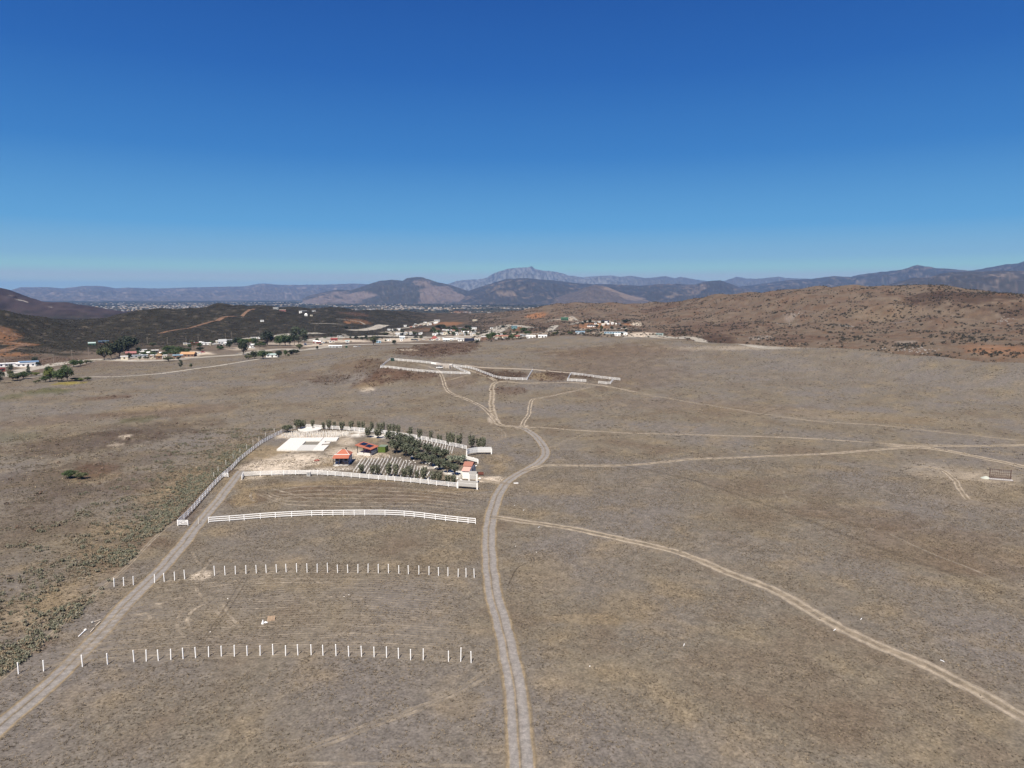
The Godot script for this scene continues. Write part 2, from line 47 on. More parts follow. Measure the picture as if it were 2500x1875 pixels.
const ROADS = [[0,2.9,1,[1.47,-74.2,1.2,-77.71,0.87,-88.9,-0.06,-100.82,-1.65,-114.31,-3.57,-129.73,-4.88,-146.7,-5.37,-165.08,-4.63,-182.77,-3.35,-196.6,-1.82,-206.37,1.51,-215.09,5.22,-222.93,8.79,-231.33,11.25,-241.01,11.88,-251.5,11.02,-262.91,8.61,-279.53,4.75,-291.79,-0.17,-297.37]],[0,2.6,1,[-65.2,-80.84,-65.89,-86.02,-65.85,-91.29,-66.33,-99.1,-67.37,-109.06,-69.33,-123.92,-70.65,-136.87,-73.7,-155.85,-77.53,-174.54,-80.1,-191.06,-82.66,-205.74,-85.68,-221.17]],[1,3.2,0.95,[5.48,-288.56,3.49,-294.16,-5.04,-301.46,-7.48,-313.91,-8.67,-327.41,-10.42,-358.17,-11,-390.58,-11.68,-415.31,-9.81,-430.78,-4.11,-433.27,7.33,-429.1,22.86,-435.41,38.57,-438.67,49.36,-430.91,59.49,-421.37,71.79,-401.22]],[1,2.6,0.7,[71.89,-401.79,80.23,-385.85,93.65,-363.95,121.11,-321.96,155.36,-298.32,173.72,-284.66,197.17,-266.7]],[2,2.3,0.95,[-5.04,-301.46,-7.09,-309.13,-9.44,-323.93,-13.77,-346.04,-21.21,-368.83,-29.09,-386.71,-36.12,-404.28,-40.08,-423.81,-43.3,-445.83,-48.18,-470.96,-53.32,-483.93,-59.38,-491.85,-67.79,-496.33]],[1,1.8,0.8,[-41.42,-438.34,-32.43,-454.08,-25.75,-464.27]],[1,2.8,0.9,[-9.87,-433.22,-12.06,-443.65,-20.94,-466.9,-28.19,-478.03,-34.86,-488.88]],[2,2,0.95,[3.72,-292.17,4.5,-298.5,5.34,-310.71,7.66,-327.41,8.91,-354.15,10.29,-370.29,13.13,-376.46,23.95,-389.55,39.9,-411.82,48.45,-422.86]],[1,1.9,0.9,[3.08,-294.55,5.12,-293.63,15.49,-293.16,30.6,-287.73,50.98,-282.93,73.14,-279.53,106.87,-273.77,130.86,-264.41,147.6,-256.37]],[1,2.5,0.95,[3.59,-219.2,5.85,-222.39,8.78,-225.83,11.31,-227.56,24.35,-227.56,41.5,-229.03,61.51,-236.68,85.81,-241.01,108.85,-244.84,128.35,-250.14,148.04,-254.26]],[1,4.6,1,[134.81,-257.08,148.44,-254.96,154.6,-250.14,158.37,-241.64,161.65,-232.5,165.75,-221.32]],[1,3.2,0.95,[141.16,-254.96,155.58,-258.52,173.67,-259.24,194.9,-261.43]],[1,2.9,0.9,[-5.52,-173.33,-4.08,-173,-1.83,-172.34,4.01,-169.74,10.44,-166.61,20.75,-160.08,32.77,-150.92,38.61,-144.32,42.96,-137.61,46.65,-132.46,49.48,-127.48,51.41,-121.65,53.16,-116.07,56.99,-107.91,61.68,-100.76,65.14,-93.31,67.77,-85.72]],[2,2,0.4,[13.46,-253.46,18.61,-262.28,24.23,-272.95,32.35,-284.49]],[2,2,0.35,[-7.92,-298.5,-3.74,-284.49,-3.06,-269.3]],[2,2,0.4,[-4.88,-239.34,-0.97,-228.4,1.04,-220]],[1,1.6,0.35,[-40.53,-412.92,-52.6,-393.25,-61,-380.07,-68.3,-364.7]],[1,2,0.5,[-56.97,-517.67,-56.24,-565.86,-51.33,-602.21,-33.43,-624.89,-12.42,-680.82,9.81,-729.54]],[1,1.8,0.95,[126.68,-225.66,135.63,-222.93,133.02,-210.16,127.77,-198.74,123.1,-187.68]],[1,2.2,0.8,[-10.68,-211.15,-7.4,-208.76,-2.73,-205.95,-0.09,-203.89]],[4,0.5,0.28,[-69.83,-132.87,-60.27,-137.73,-45.18,-139.29,-25.58,-138.69,-9.4,-136.31]],[4,0.5,0.49,[-68.16,-131.81,-59.08,-136.57,-44.82,-138.11,-25.37,-137.51,-11.08,-135.17]],[4,0.5,0.42,[-69.27,-130.77,-59.62,-135.43,-44.46,-136.94,-25.17,-136.36,-9.91,-134.05]],[4,0.5,0.35,[-67.63,-129.74,-58.45,-134.31,-44.1,-135.79,-24.97,-135.22,-11.56,-132.95]],[4,0.5,0.28,[-68.72,-128.73,-58.98,-133.21,-43.75,-134.67,-24.77,-134.1,-10.4,-131.86]],[4,0.5,0.49,[-69.81,-127.73,-59.51,-132.12,-43.41,-133.55,-24.58,-132.99,-9.27,-130.79]],[4,0.5,0.42,[-68.2,-126.75,-58.37,-131.05,-43.07,-132.46,-24.38,-131.91,-10.88,-129.74]],[4,0.5,0.35,[-69.27,-125.78,-58.9,-130,-42.74,-131.38,-24.2,-130.84,-9.76,-128.7]],[4,0.5,0.28,[-67.69,-124.82,-57.78,-128.96,-42.41,-130.32,-24.01,-129.78,-11.35,-127.68]],[4,0.5,0.49,[-68.75,-123.88,-58.3,-127.94,-42.09,-129.28,-23.83,-128.75,-10.24,-126.68]],[4,0.5,0.42,[-69.79,-122.95,-58.81,-126.93,-41.77,-128.25,-23.65,-127.73,-9.15,-125.69]],[4,0.5,0.35,[-68.24,-122.03,-57.72,-125.94,-41.46,-127.24,-23.47,-126.72,-10.7,-124.71]],[4,0.5,0.28,[-69.27,-121.13,-58.23,-124.96,-41.15,-126.24,-23.3,-125.73,-9.62,-123.75]],[4,0.5,0.49,[-70.29,-120.24,-58.73,-124,-40.84,-125.26,-23.13,-124.75,-8.56,-122.8]],[4,0.5,0.42,[-68.76,-119.36,-57.66,-123.05,-40.54,-124.29,-22.96,-123.79,-10.08,-121.87]],[4,0.5,0.35,[-69.77,-118.5,-58.16,-122.12,-40.25,-123.34,-22.79,-122.84,-9.03,-120.95]],[4,0.5,0.28,[-68.27,-117.64,-57.12,-121.19,-39.96,-122.4,-22.63,-121.91,-10.53,-120.04]],[4,0.5,0.49,[-69.27,-116.8,-57.61,-120.28,-39.67,-121.47,-22.47,-120.99,-9.49,-119.15]],[4,0.5,0.42,[-70.25,-115.97,-58.1,-119.39,-39.39,-120.56,-22.31,-120.08,-8.47,-118.26]],[4,0.5,0.35,[-68.78,-115.15,-57.07,-118.51,-39.11,-119.65,-22.15,-119.18,-9.94,-117.39]],[4,0.5,0.28,[-69.76,-114.34,-57.56,-117.64,-38.84,-118.77,-21.99,-118.3,-8.93,-116.54]],[4,0.5,0.49,[-68.31,-113.54,-56.55,-116.78,-38.57,-117.89,-21.84,-117.43,-10.38,-115.69]],[4,0.5,0.42,[-69.27,-112.75,-57.03,-115.93,-38.3,-117.03,-21.69,-116.57,-8.15,-114.85]],[4,0.5,0.35,[-70.22,-111.97,-57.51,-115.09,-38.04,-116.17,-21.54,-115.73,-7.17,-114.03]],[4,0.5,0.28,[-68.8,-111.21,-56.52,-114.27,-37.78,-115.33,-21.39,-114.89,-8.61,-113.22]],[4,0.5,0.49,[-69.74,-110.45,-56.99,-113.46,-37.52,-114.51,-21.25,-114.07,-7.63,-112.42]],[4,0.5,0.42,[-70.67,-109.7,-57.46,-112.65,-37.27,-113.69,-21.11,-113.25,-6.67,-111.63]],[4,0.5,0.35,[-69.27,-108.96,-56.49,-111.86,-37.02,-112.88,-20.97,-112.45,-8.08,-110.85]],[4,0.5,0.28,[-70.19,-108.23,-56.96,-111.08,-36.77,-112.09,-20.83,-111.66,-7.13,-110.08]],[4,0.5,0.49,[-68.81,-107.51,-56.01,-110.31,-36.53,-111.3,-20.69,-110.88,-8.52,-109.32]],[4,0.5,0.42,[-69.73,-106.8,-56.47,-109.55,-36.29,-110.53,-20.55,-110.11,-7.58,-108.57]],[4,0.5,0.35,[-70.63,-106.1,-56.92,-108.8,-36.05,-109.76,-20.42,-109.35,-6.65,-107.82]],[4,0.5,0.28,[-69.27,-105.41,-55.99,-108.06,-35.82,-109.01,-20.29,-108.6,-8.01,-107.09]],[4,0.5,0.49,[-70.17,-104.73,-56.44,-107.32,-35.59,-108.26,-20.16,-107.86,-7.1,-106.37]],[4,0.5,0.42,[-68.83,-104.04,-55.53,-106.6,-35.36,-107.52,-20.03,-107.12,-8.44,-105.66]],[4,0.5,0.35,[-69.72,-103.38,-55.97,-105.89,-35.14,-106.8,-19.9,-106.4,-7.53,-104.95]],[4,0.5,0.28,[-70.6,-102.73,-56.42,-105.18,-34.91,-106.08,-19.78,-105.69,-6.63,-104.26]],[4,0.5,0.49,[-69.28,-102.07,-55.52,-104.49,-34.7,-105.37,-19.65,-104.98,-7.95,-103.57]],[4,0.5,0.42,[-70.16,-101.43,-55.96,-103.8,-34.48,-104.67,-19.53,-104.29,-7.06,-102.89]],[4,0.5,0.35,[-71.01,-100.8,-56.39,-103.12,-34.27,-103.98,-19.41,-103.6,-6.18,-102.22]],[2,2.2,0.45,[-73.39,-180.54,-65.59,-187.34,-56.1,-193.31,-43.28,-197.3,-24.95,-197.3,-5.05,-193.33]],[4,0.7,0.6,[-60.26,-131.21,-58.7,-128,-55.01,-123.46,-49.95,-117.86,-46.08,-113.95]],[4,0.7,0.6,[-54.37,-124.94,-57.05,-124.56,-58.24,-121.3,-57.11,-116.53,-55.2,-112.72,-52.67,-110.6]],[4,0.7,0.6,[-51.05,-120.6,-54.85,-123.09,-56.24,-119.9,-55.19,-115.88,-52.78,-112.1,-51.09,-111.5]],[4,0.7,0.6,[-61.43,-135.44,-62.76,-141.82,-62.95,-145.73,-61.44,-144.73]],[4,0.7,0.6,[-65.19,-117.85,-63.91,-118.87,-62.16,-117.19,-61.77,-115.23,-62.73,-114.28]],[4,0.7,0.6,[-69.52,-149.85,-65.73,-143.75,-62.67,-139.94]],[4,0.7,0.6,[-52.2,-123.46,-49.02,-118.53,-45.73,-114.58]],[4,0.7,0.6,[-62.5,-123.46,-59.76,-125.69,-57.07,-126.83]],[4,0.7,0.6,[-63.92,-121.3,-60.85,-125.31,-57.7,-126.07]],[4,0.55,0.6,[-58.91,-131.54,-53.9,-133.46,-45.63,-134.2,-33.83,-133.55]],[4,0.55,0.6,[-58.31,-130.12,-52.96,-131.84,-45.05,-132.41,-33.36,-131.61]],[5,0.35,0.2,[-53.06,-135.85,-51.53,-124.93,-50.39,-114.6,-49.86,-107.7]],[5,0.35,0.2,[-52.03,-135.84,-50.69,-126.06,-49.75,-115.88,-49.57,-107.98]],[4,0.7,0.45,[-27.71,-79.08,-19.39,-85.89,-13.78,-89.94,-7.71,-94.99,-1.71,-102.71]],[4,0.7,0.45,[-26.92,-78.39,-18.67,-85.38,-12.78,-89.66,-6.67,-94.67,-1.33,-101.28]],[4,0.7,0.45,[-28.51,-78.03,-23.52,-78.42,-15.02,-78.6,-3.6,-78.29]],[4,0.7,0.45,[-30.54,-126.43,-27.43,-124.33,-26.79,-121.29,-27.65,-117.46]],[4,0.7,0.45,[-38.37,-124.35,-35.18,-122.28,-34.96,-118.39]],[4,0.7,0.45,[-1.56,-92.85,-7.41,-91.09,-9.54,-92.85]],[5,0.3,0.4,[2.53,-147.67,3.88,-146.03,4,-143.37,3.19,-141.31]],[5,0.3,0.4,[3.11,-147.12,4.64,-145.49,4.36,-142.34]],[5,0.3,0.4,[-0.92,-130.05,1.08,-139.81,3.41,-142.85]],[4,0.9,0.6,[-64.59,-197.44,-65.24,-199.49,-55.56,-202.13,-40.2,-200.31,-24.95,-197.3,-11.8,-192.04]],[4,0.9,0.6,[-65.9,-196.95,-64.29,-196.5,-54.46,-197.97,-39.41,-196.22,-24.54,-193.98,-11.64,-189.26]],[4,0.9,0.6,[-67.21,-196.47,-63.38,-193.6,-53.39,-193.97,-38.64,-192.29,-24.15,-190.76,-11.48,-186.55]],[4,0.9,0.6,[-68.51,-196.01,-62.49,-190.78,-52.37,-190.12,-37.91,-188.51,-23.77,-187.65,-11.32,-183.92]],[4,0.9,0.6,[-69.82,-195.55,-61.62,-188.04,-51.39,-186.42,-37.2,-184.87,-23.4,-184.63,-11.17,-181.36]],[4,0.9,0.6,[-71.11,-195.1,-60.78,-185.37,-50.44,-182.86,-36.52,-181.36,-23.04,-181.71,-11.02,-178.87]],[4,0.8,0.8,[-73.31,-197.18,-72.61,-193.22,-70.68,-189.38,-69.35,-188.1]],[4,0.8,0.7,[-68.85,-200.31,-60.43,-193.38,-53.98,-188.25]],[4,0.7,0.4,[77.83,-200.93,75.58,-190.43,79.64,-182.77]],[4,0.7,0.4,[86.96,-161.52,89.57,-149.4,93.73,-136.76,95.12,-125.12]],[4,0.7,0.4,[60.97,-237.29,60.58,-220.26,66.76,-215.09]],[5,1.6,0.14,[33.8,-231.33,58.96,-200.93,76.45,-161.52,86.86,-138.91,93.85,-123.36]],[1,0.9,0.7,[-73.6,-95.5,-74.14,-101.29,-75.48,-111.51,-77.14,-127.22,-78.63,-140.87,-82.4,-162.42,-82.88,-170.84]],[3,5,1,[-302.28,-498.55,-278.7,-497.99,-259.45,-516.04,-252.94,-539.05,-243.7,-581.66,-232.97,-665.62,-219.81,-689.71]],[3,15,1,[-360.12,-493.56,-364.43,-506.56,-372.08,-529.71,-382.64,-572.33,-391.19,-616.19,-388.2,-664.07,-337.24,-650.72,-315.58,-662.1,-306.84,-679.45]],[3,5,0.5,[-333.7,-486.1,-336.88,-503.16,-350.4,-537.08,-364.92,-583.62,-381.24,-652.03]],[3,14,1,[-304.89,-675.09,-297.15,-696.57,-273.27,-728.76,-268.61,-768.28]],[3,20,0.9,[-278.69,-737.93,-266.64,-826.42,-234.26,-799.88,-223.85,-873.59,-204.95,-918.96,-151.11,-964.1,-109.32,-947.85]],[3,22,0.9,[-387.14,-1014.25,-364.36,-1092.43,-350.85,-1149.19,-324.71,-1222.74]],[3,30,1,[-287.49,-1011.81,-282.98,-1071.21,-263.23,-1139.51,-222.28,-1203.83,-163.14,-1165.2,-98.92,-1094.31,-45.41,-1114.48,-31.93,-1160.83,-16.92,-1341.23]],[3,26,1,[-300.7,-1322.12,-282.02,-1369.51,-276.2,-1446.15,-277.7,-1562.86]],[3,6,0.7,[-372.5,-1519.46,-351.84,-1549.8,-328.34,-1546.99,-305.66,-1497.6]],[3,6,0.6,[-388.87,-1380.81,-367.12,-1420.1,-337.21,-1452.64]],[3,16,0.8,[-245.57,-1407.04,-206.66,-1478.5,-196.82,-1597.76,-170.51,-1704.61]],[3,16,0.9,[-46.48,-1208.04,-35.7,-1250.27,-18.9,-1382.66,16.54,-1297.51,39.89,-1224.87]],[3,14,0.9,[54.95,-1048.14,68.58,-1196.12,80.65,-1261.73]],[3,14,0.9,[105.84,-1264.24,142.83,-1380.66,182.37,-1336.21,197.57,-1319.84]],[3,14,0.9,[98.96,-1055.94,131.72,-1096.49,165.44,-1141.92,207.2,-1164.78]],[3,5,0.7,[62.2,-1359.76,91.33,-1430.27,116.66,-1483.11,129.06,-1379.51]],[3,5,0.6,[-45.71,-1603.83,-14.44,-1658.88,21.08,-1656.6,56.3,-1649.22]],[3,16,0.8,[119.02,-736.2,177.07,-909.31,206.75,-907.29,233.53,-894.59,216.84,-641.87,237.73,-616.42]],[6,7,0.9,[-506.16,-1027.37,-509.53,-1093.67,-514.32,-1189.32,-521.37,-1306.58,-524.1,-1388.82,-547.31,-1531.93]],[6,10,0.8,[-555.08,-765.68,-545.43,-762.67,-526.71,-757.23,-517.44,-767.57,-510.63,-735.48,-498.6,-706,-485.08,-676.89]],[6,14,0.6,[-604.8,-839.89,-588.38,-829.99,-570.81,-816.14,-552.72,-803.07]],[3,14,0.6,[-1857.61,-2666.75,-1875.96,-2757.86]],[3,14,0.7,[-1823.78,-2648.35,-1814.91,-2679.71,-1767.43,-2646.82]],[3,14,0.6,[-1696.72,-2636.92,-1642.44,-2618.9]],[3,8,0.5,[-292.82,-1241.71,-259.95,-1141.65]],[3,14,0.7,[4.29,-952.77,39.27,-1045.64,75.83,-1026.07]],[1,3,0.5,[-19.41,-677.9,-5.04,-710.74,13.04,-734.48]]]
const PATCHES = [[-85.52,-246.35,9.1,13.21,2,0.7],[-62.66,-232.06,6.44,9.58,2,0.8],[-57.03,-223.17,8.26,4.42,0,0.7],[-63.51,-219.77,20.35,2.77,1,0.6],[-55.37,-245.76,2.72,8.48,0,0.7],[-46.89,-241.69,5.8,6.11,0,0.9],[-62.71,-265.85,3.92,12.39,0,0.6],[-72.92,-243.72,10.35,6.36,10,0.6],[-87.59,-279.95,5.67,6.98,0,0.8],[-61.92,-285.21,4.2,3.96,1,1],[-69.46,-283.83,6.26,3.38,1,0.9],[-75.85,-278.43,13.32,8.19,0,0.8],[-61.51,-278.46,4.61,3.78,1,0.9],[-50.79,-275.84,6.6,4.21,1,0.9],[-53.39,-268.28,2.96,6.25,2,0.7],[-39.62,-230.24,11.07,11.1,10,0.85],[-45.31,-226.65,6.71,9.01,10,0.9],[-29.51,-218.14,8.89,8.28,10,0.8],[-29.6,-258.81,8.59,11.53,10,0.9],[-26.02,-226.65,4.61,2.49,1,0.8],[-18.67,-218.96,3.24,3.65,1,1],[-16.06,-216.51,2.41,5.51,1,1],[-6.25,-210.22,5.46,3.97,0,1],[-7.75,-219.79,2.44,8.34,10,0.7],[-5.25,-235.83,5.23,9.56,2,0.55],[-4.15,-223.17,3.3,8.59,2,0.5],[-7.55,-202.85,3.01,4.28,10,0.5],[-52.08,-197.3,23.47,8.38,8,0.75],[-27.7,-190.76,17.75,7.68,8,0.6],[-63.74,-204.34,18.21,2.72,2,0.6],[-41.54,-207.21,23.07,2.31,2,0.6],[-17.61,-197.3,12.83,2.17,2,0.6],[-73.82,-192.61,3.22,9.67,2,0.7],[-81.82,-207.98,4.63,9.66,2,0.5],[-77.99,-212.4,4.73,3.32,0,0.6],[-61.43,-135.44,2.39,2.38,0,0.8],[-14.12,-146.05,6.12,5.66,2,0.35],[-7.41,-91.09,3.92,3.48,2,0.3],[-48.4,-106.77,18.95,3.37,6,0.4],[-19.13,-127.51,13.44,6.6,6,0.5],[-45.02,-124.59,8.77,4.39,6,0.4],[12.97,-200.93,10.61,11.1,2,0.5],[6.52,-136.76,6.52,12.78,2,0.25],[11.93,-116.77,7.02,2.52,2,0.4],[21.15,-121.65,5.83,8.6,2,0.3],[49.97,-153.24,18.17,11.04,6,0.5],[30.79,-210.16,32.02,14.68,6,0.4],[93.86,-150.66,23.24,17.91,8,0.45],[87.24,-173.99,20.53,11.19,8,0.4],[107.45,-192.45,29.41,11.58,6,0.5],[133.25,-200.93,15.33,26.56,2,0.3],[134.05,-220.26,11.6,12.29,0,0.16],[145.72,-212.6,8.72,13.05,0,0.2],[83.93,-503.33,43.41,94.7,8,0.6],[89.95,-627.72,71.96,67.46,8,0.7],[58.45,-565.69,38.97,93.37,8,0.5],[160.77,-508.51,146.15,113.34,6,0.35],[143.31,-329.82,76.43,17.4,2,0.3],[92.32,-354.62,61.54,26.98,8,0.3],[215.31,-626.6,86.13,19.63,0,0.3],[-82.08,-462.5,19.63,15.23,4,0.85],[-85.5,-437.44,15.49,21.62,4,0.8],[-64.91,-456.57,20.19,15.61,4,0.7],[-83.48,-411.63,4.38,9.1,0,0.7],[-77.04,-621.49,28.47,75.59,4,0.6],[-93.38,-643.76,10.2,16.51,0,0.8],[-100.53,-497.75,10.55,44.91,3,0.55],[-103.4,-462.44,11.46,32.1,6,0.7],[-86.16,-425.1,8.29,13.82,2,0.5],[-6.02,-461.95,18.79,23.25,3,0.85],[24.21,-461.52,16.33,22.01,4,0.6],[18.51,-461.98,7.36,19.08,2,0.7],[46.08,-468.02,9.94,15.8,3,0.6],[30.47,-483.47,10.26,15.03,3,0.8],[-1.68,-401.31,10.68,16.1,4,0.5],[-35.11,-437.08,15.48,26.54,8,0.5],[-66.45,-734.13,34.05,143.41,4,0.8],[-116.2,-519.2,17.26,50.67,8,0.6],[-121.98,-444.35,24.45,35.59,6,0.6],[-118.29,-459.05,13.77,23.56,3,0.5],[-145.54,-486.5,20.25,37.62,8,0.5],[-117.84,-166.24,12.44,18.99,3,0.3],[-120.37,-193.19,18.21,12.18,3,0.32],[-132.52,-237.7,19.33,17.81,3,0.3],[-161.47,-266.91,27.54,22.85,3,0.55],[-139.71,-208.19,17,26.61,3,0.42],[-147.46,-291.65,23.59,26.12,3,0.45],[-163.72,-341.44,33.37,23.52,8,0.6],[-235.24,-342.33,25.09,38.87,6,0.5],[-151.76,-276.96,3.4,3.98,0,0.7],[-147.63,-262.02,2.58,4.31,0,0.5],[-126.54,-212.15,6.82,9.64,2,0.5],[-132.87,-223.1,8.26,10.64,4,0.6],[-167.71,-316.93,9.31,10.31,5,0.5],[-271.52,-412.58,16.08,16.66,5,0.6],[-276.56,-390.92,7.62,12.68,5,0.5],[-177.5,-352.45,20.65,12.59,2,0.5],[-220.86,-390.15,14.26,9.49,4,0.6],[-194.88,-277.38,9.53,12.83,5,0.35],[-139.12,-193.28,9.59,12.73,6,0.5],[-107.63,-180.2,11.2,10.52,6,0.35],[-96.86,-207.99,8.23,19.9,2,0.55],[-98.78,-193.12,5.75,11.63,2,0.5],[-93.77,-166.2,7.46,7.35,2,0.4],[-90.78,-150.91,4.53,4.95,2,0.4],[-82.93,-125.69,5.08,8.05,2,0.6],[-84.47,-118.55,6.01,9.84,2,0.55],[-82.38,-136.32,4.8,6.12,2,0.4],[-82.34,-141.82,3.92,6.54,8,0.6],[-82.63,-156.46,4.3,9.04,8,0.6],[-87.06,-183.22,5.01,13.81,4,0.45],[-75.99,-108,3.3,3.41,4,0.55],[-95.4,-240.17,4.73,14.24,5,0.4],[-96.73,-237.56,3.51,5.58,11,0.4],[-284.13,-458.07,9.93,10.09,11,0.8],[-273.91,-420.7,9.83,11.91,5,0.6],[-331.71,-746.13,19.8,38.14,0,1],[-319.51,-697.43,13.89,23.3,0,1],[-356.05,-676.46,37.07,26.63,0,0.6],[-362.44,-711.39,30.7,39.46,10,0.6],[-368.95,-520.23,7.79,15.48,0,0.9],[-393.83,-581.94,8.71,17.71,0,0.7],[-487.15,-872.83,13.01,26.57,7,0.8],[-567.31,-805.25,15.98,44.7,7,0.6],[-525.1,-760.34,15.11,14.75,7,0.9],[-471.81,-673.84,17.89,20.96,7,0.6],[-420.77,-630.07,41.87,48.26,4,0.4],[-356.24,-927.17,61.42,48.15,10,0.6],[-312.89,-831.6,20.68,34.37,0,0.6],[-246.49,-1029.5,51.12,48.68,0,0.9],[-256.48,-918.11,30.42,35.3,0,0.8],[-250.74,-1085.1,7.18,29.45,7,0.8],[-167.96,-1072.25,35.49,66.44,0,0.8],[-60.61,-1057.5,87.48,39.36,0,0.7],[-100.24,-1221.57,52.5,91.42,10,0.6],[-141.76,-1571.96,36.32,89.55,7,0.7],[-170.75,-1384.66,36.6,72.3,7,0.4],[-385.57,-1738.34,45.82,62.2,4,0.7],[-332.83,-1556.21,28.24,62.92,7,0.5],[-342.06,-1495.25,7.4,25.55,7,0.9],[-253.48,-3609.24,53.5,321.01,7,0.6],[-207.33,-1258.45,12.48,52.03,0,0.6],[-202.07,-1364.21,54.1,38.31,10,0.6],[51.66,-1589.4,26.2,59.54,7,0.95],[11.81,-1249.86,12.39,74.32,7,0.7],[-15.38,-1001.61,18.23,83.42,4,0.7],[134.98,-1207.21,31.89,97.69,7,0.7],[204.39,-1267.16,10.46,53.07,7,0.9],[218.9,-1266.4,10.45,45.26,0,0.9],[104.58,-1418.14,21.05,53.88,0,0.7],[177.76,-1368.91,15.81,34.63,0,0.7],[169.27,-907.83,25.53,93.27,0,0.9],[246.14,-870.74,25.95,105.15,3,0.9],[223.99,-983.87,42.29,50.28,4,0.5],[305.72,-1071.61,70.8,138.01,4,0.5],[326.14,-1614.52,58.47,62.98,4,0.55],[50.15,-1228.49,40.58,145.93,3,0.5],[131.44,-961.21,31.78,63.49,0,0.5],[666.69,-1055.36,85.85,63.19,3,0.8],[660.51,-953.82,32.4,32.75,3,0.7],[655.94,-1113.91,47.16,48.71,3,0.7],[457.68,-656.48,29.18,54.49,7,0.4],[451.96,-682,23.31,45.02,7,0.35],[339.33,-854.52,36.45,55.36,4,0.5],[534.95,-1057.46,44.92,53.23,2,0.15],[420.08,-762.38,13.02,17.28,1,0.15],[432.43,-1116.61,11.39,27.7,1,0.12],[530.4,-981.24,10.02,11.86,6,0.5],[725.82,-1050.78,35.6,30.13,7,0.35],[309.33,-890.03,15.18,28.98,1,0.12],[-138.24,-1119.48,88.9,32.38,0,0.9],[-79.29,-1210.08,36.01,44.79,0,0.6],[-215.93,-1324.42,26.27,37.63,0,0.8],[21.29,-1011.95,41.84,41.35,0,0.6],[134.35,-1118.52,46.19,39.76,0,0.5],[-296.69,-944.65,39.11,28.87,0,0.5],[-110.26,-208.02,11.84,13.54,8,0.4],[-202.84,-317.3,25.62,16.28,8,0.5],[-41.95,-226.65,9.65,9.89,10,0.9],[-30.5,-216.51,6.82,6.53,10,0.85],[-75.03,-230.45,11.93,15.38,0,1],[-70.63,-235.84,6.1,9.95,0,1],[-77.74,-227.04,7.98,11.25,0,1],[-71.19,-237.76,7.91,12.14,0,0.8],[-60.36,-245.76,5.44,12.79,0,0.6],[-53.58,-241.69,4.02,8.2,0,0.7],[-8.41,-209.71,4.04,3.35,0,1],[-3.11,-206.88,3.14,2.79,0,0.7],[-9.16,-313.91,2.24,9.73,0,0.5],[4.54,-294.16,3.15,3.99,0,0.6]]
const POSTS_FAR_ROW = [[-75.35,-129.89,1.69],[-73.77,-130.34,1.66],[-72.12,-130.68,1.74],[-68.65,-131.83,1.67],[-67.13,-132.52,1.65],[-65.41,-133.11,1.74],[-63.77,-133.82,1.88],[-58.69,-135.63,2.05],[-56.84,-136.11,1.84],[-54.98,-136.6,1.69],[-52.96,-136.82,1.77],[-51.01,-137.15,1.7],[-49.09,-137.32,1.68],[-47.08,-137.47,1.66],[-45.17,-137.53,1.69],[-42.99,-137.34,1.88],[-40.88,-137.17,1.85],[-38.82,-137.04,1.85],[-36.76,-137.05,2],[-34.68,-136.8,1.68],[-32.64,-136.68,1.71],[-30.61,-136.55,1.8],[-28.62,-136.68,1.83],[-26.52,-136.43,1.86],[-24.51,-136.43,1.87],[-22.44,-136.31,1.65],[-20.49,-136.06,1.79],[-18.43,-135.94,1.81],[-16.41,-135.81,1.77],[-14.48,-135.57,1.68],[-12.61,-135.33,1.76],[-10.59,-134.96,1.65],[-9.02,-134.84,1.88],[-7.4,-134.6,1.86]]
const POSTS_NEAR_ROW = [[-72.28,-98.84,1.75],[-69.16,-99.74,1.68],[-64.2,-101.03,1.85],[-60.85,-101.74,1.75],[-57.28,-102.52,1.84],[-55.53,-102.74,1.83],[-53.81,-102.95,1.74],[-52.04,-103.24,1.71],[-50.26,-103.46,1.76],[-48.48,-103.75,1.72],[-46.64,-104.12,1.64],[-44.74,-104.27,1.68],[-42.74,-104.27,1.82],[-40.85,-104.48,1.61],[-38.85,-104.51,1.61],[-36.9,-104.57,1.77],[-34.84,-104.27,1.68],[-32.97,-104.36,1.74],[-30.9,-104.24,1.73],[-29.06,-104.16,1.69],[-27.03,-104.02,1.87],[-25.03,-103.87,1.65],[-23.06,-103.8,1.71],[-21.11,-103.65,1.65],[-19.17,-103.51,1.77],[-17.3,-103.29,1.67],[-15.41,-102.92,1.7],[-13.51,-102.92,1.8],[-9.62,-102.49,1.69],[-7.76,-102.49,2.2],[-6.17,-102.06,1.84]]
const TALL_POSTS = [[-90.15,-211.42],[-91.7,-218.45],[-92.91,-227.61],[-93.89,-236.26],[-95.12,-245.55],[-95.41,-252.59],[-95.69,-259.95],[-95.88,-266.71],[-96.5,-275.83],[-95.88,-284.41],[-76.41,-169.07]]
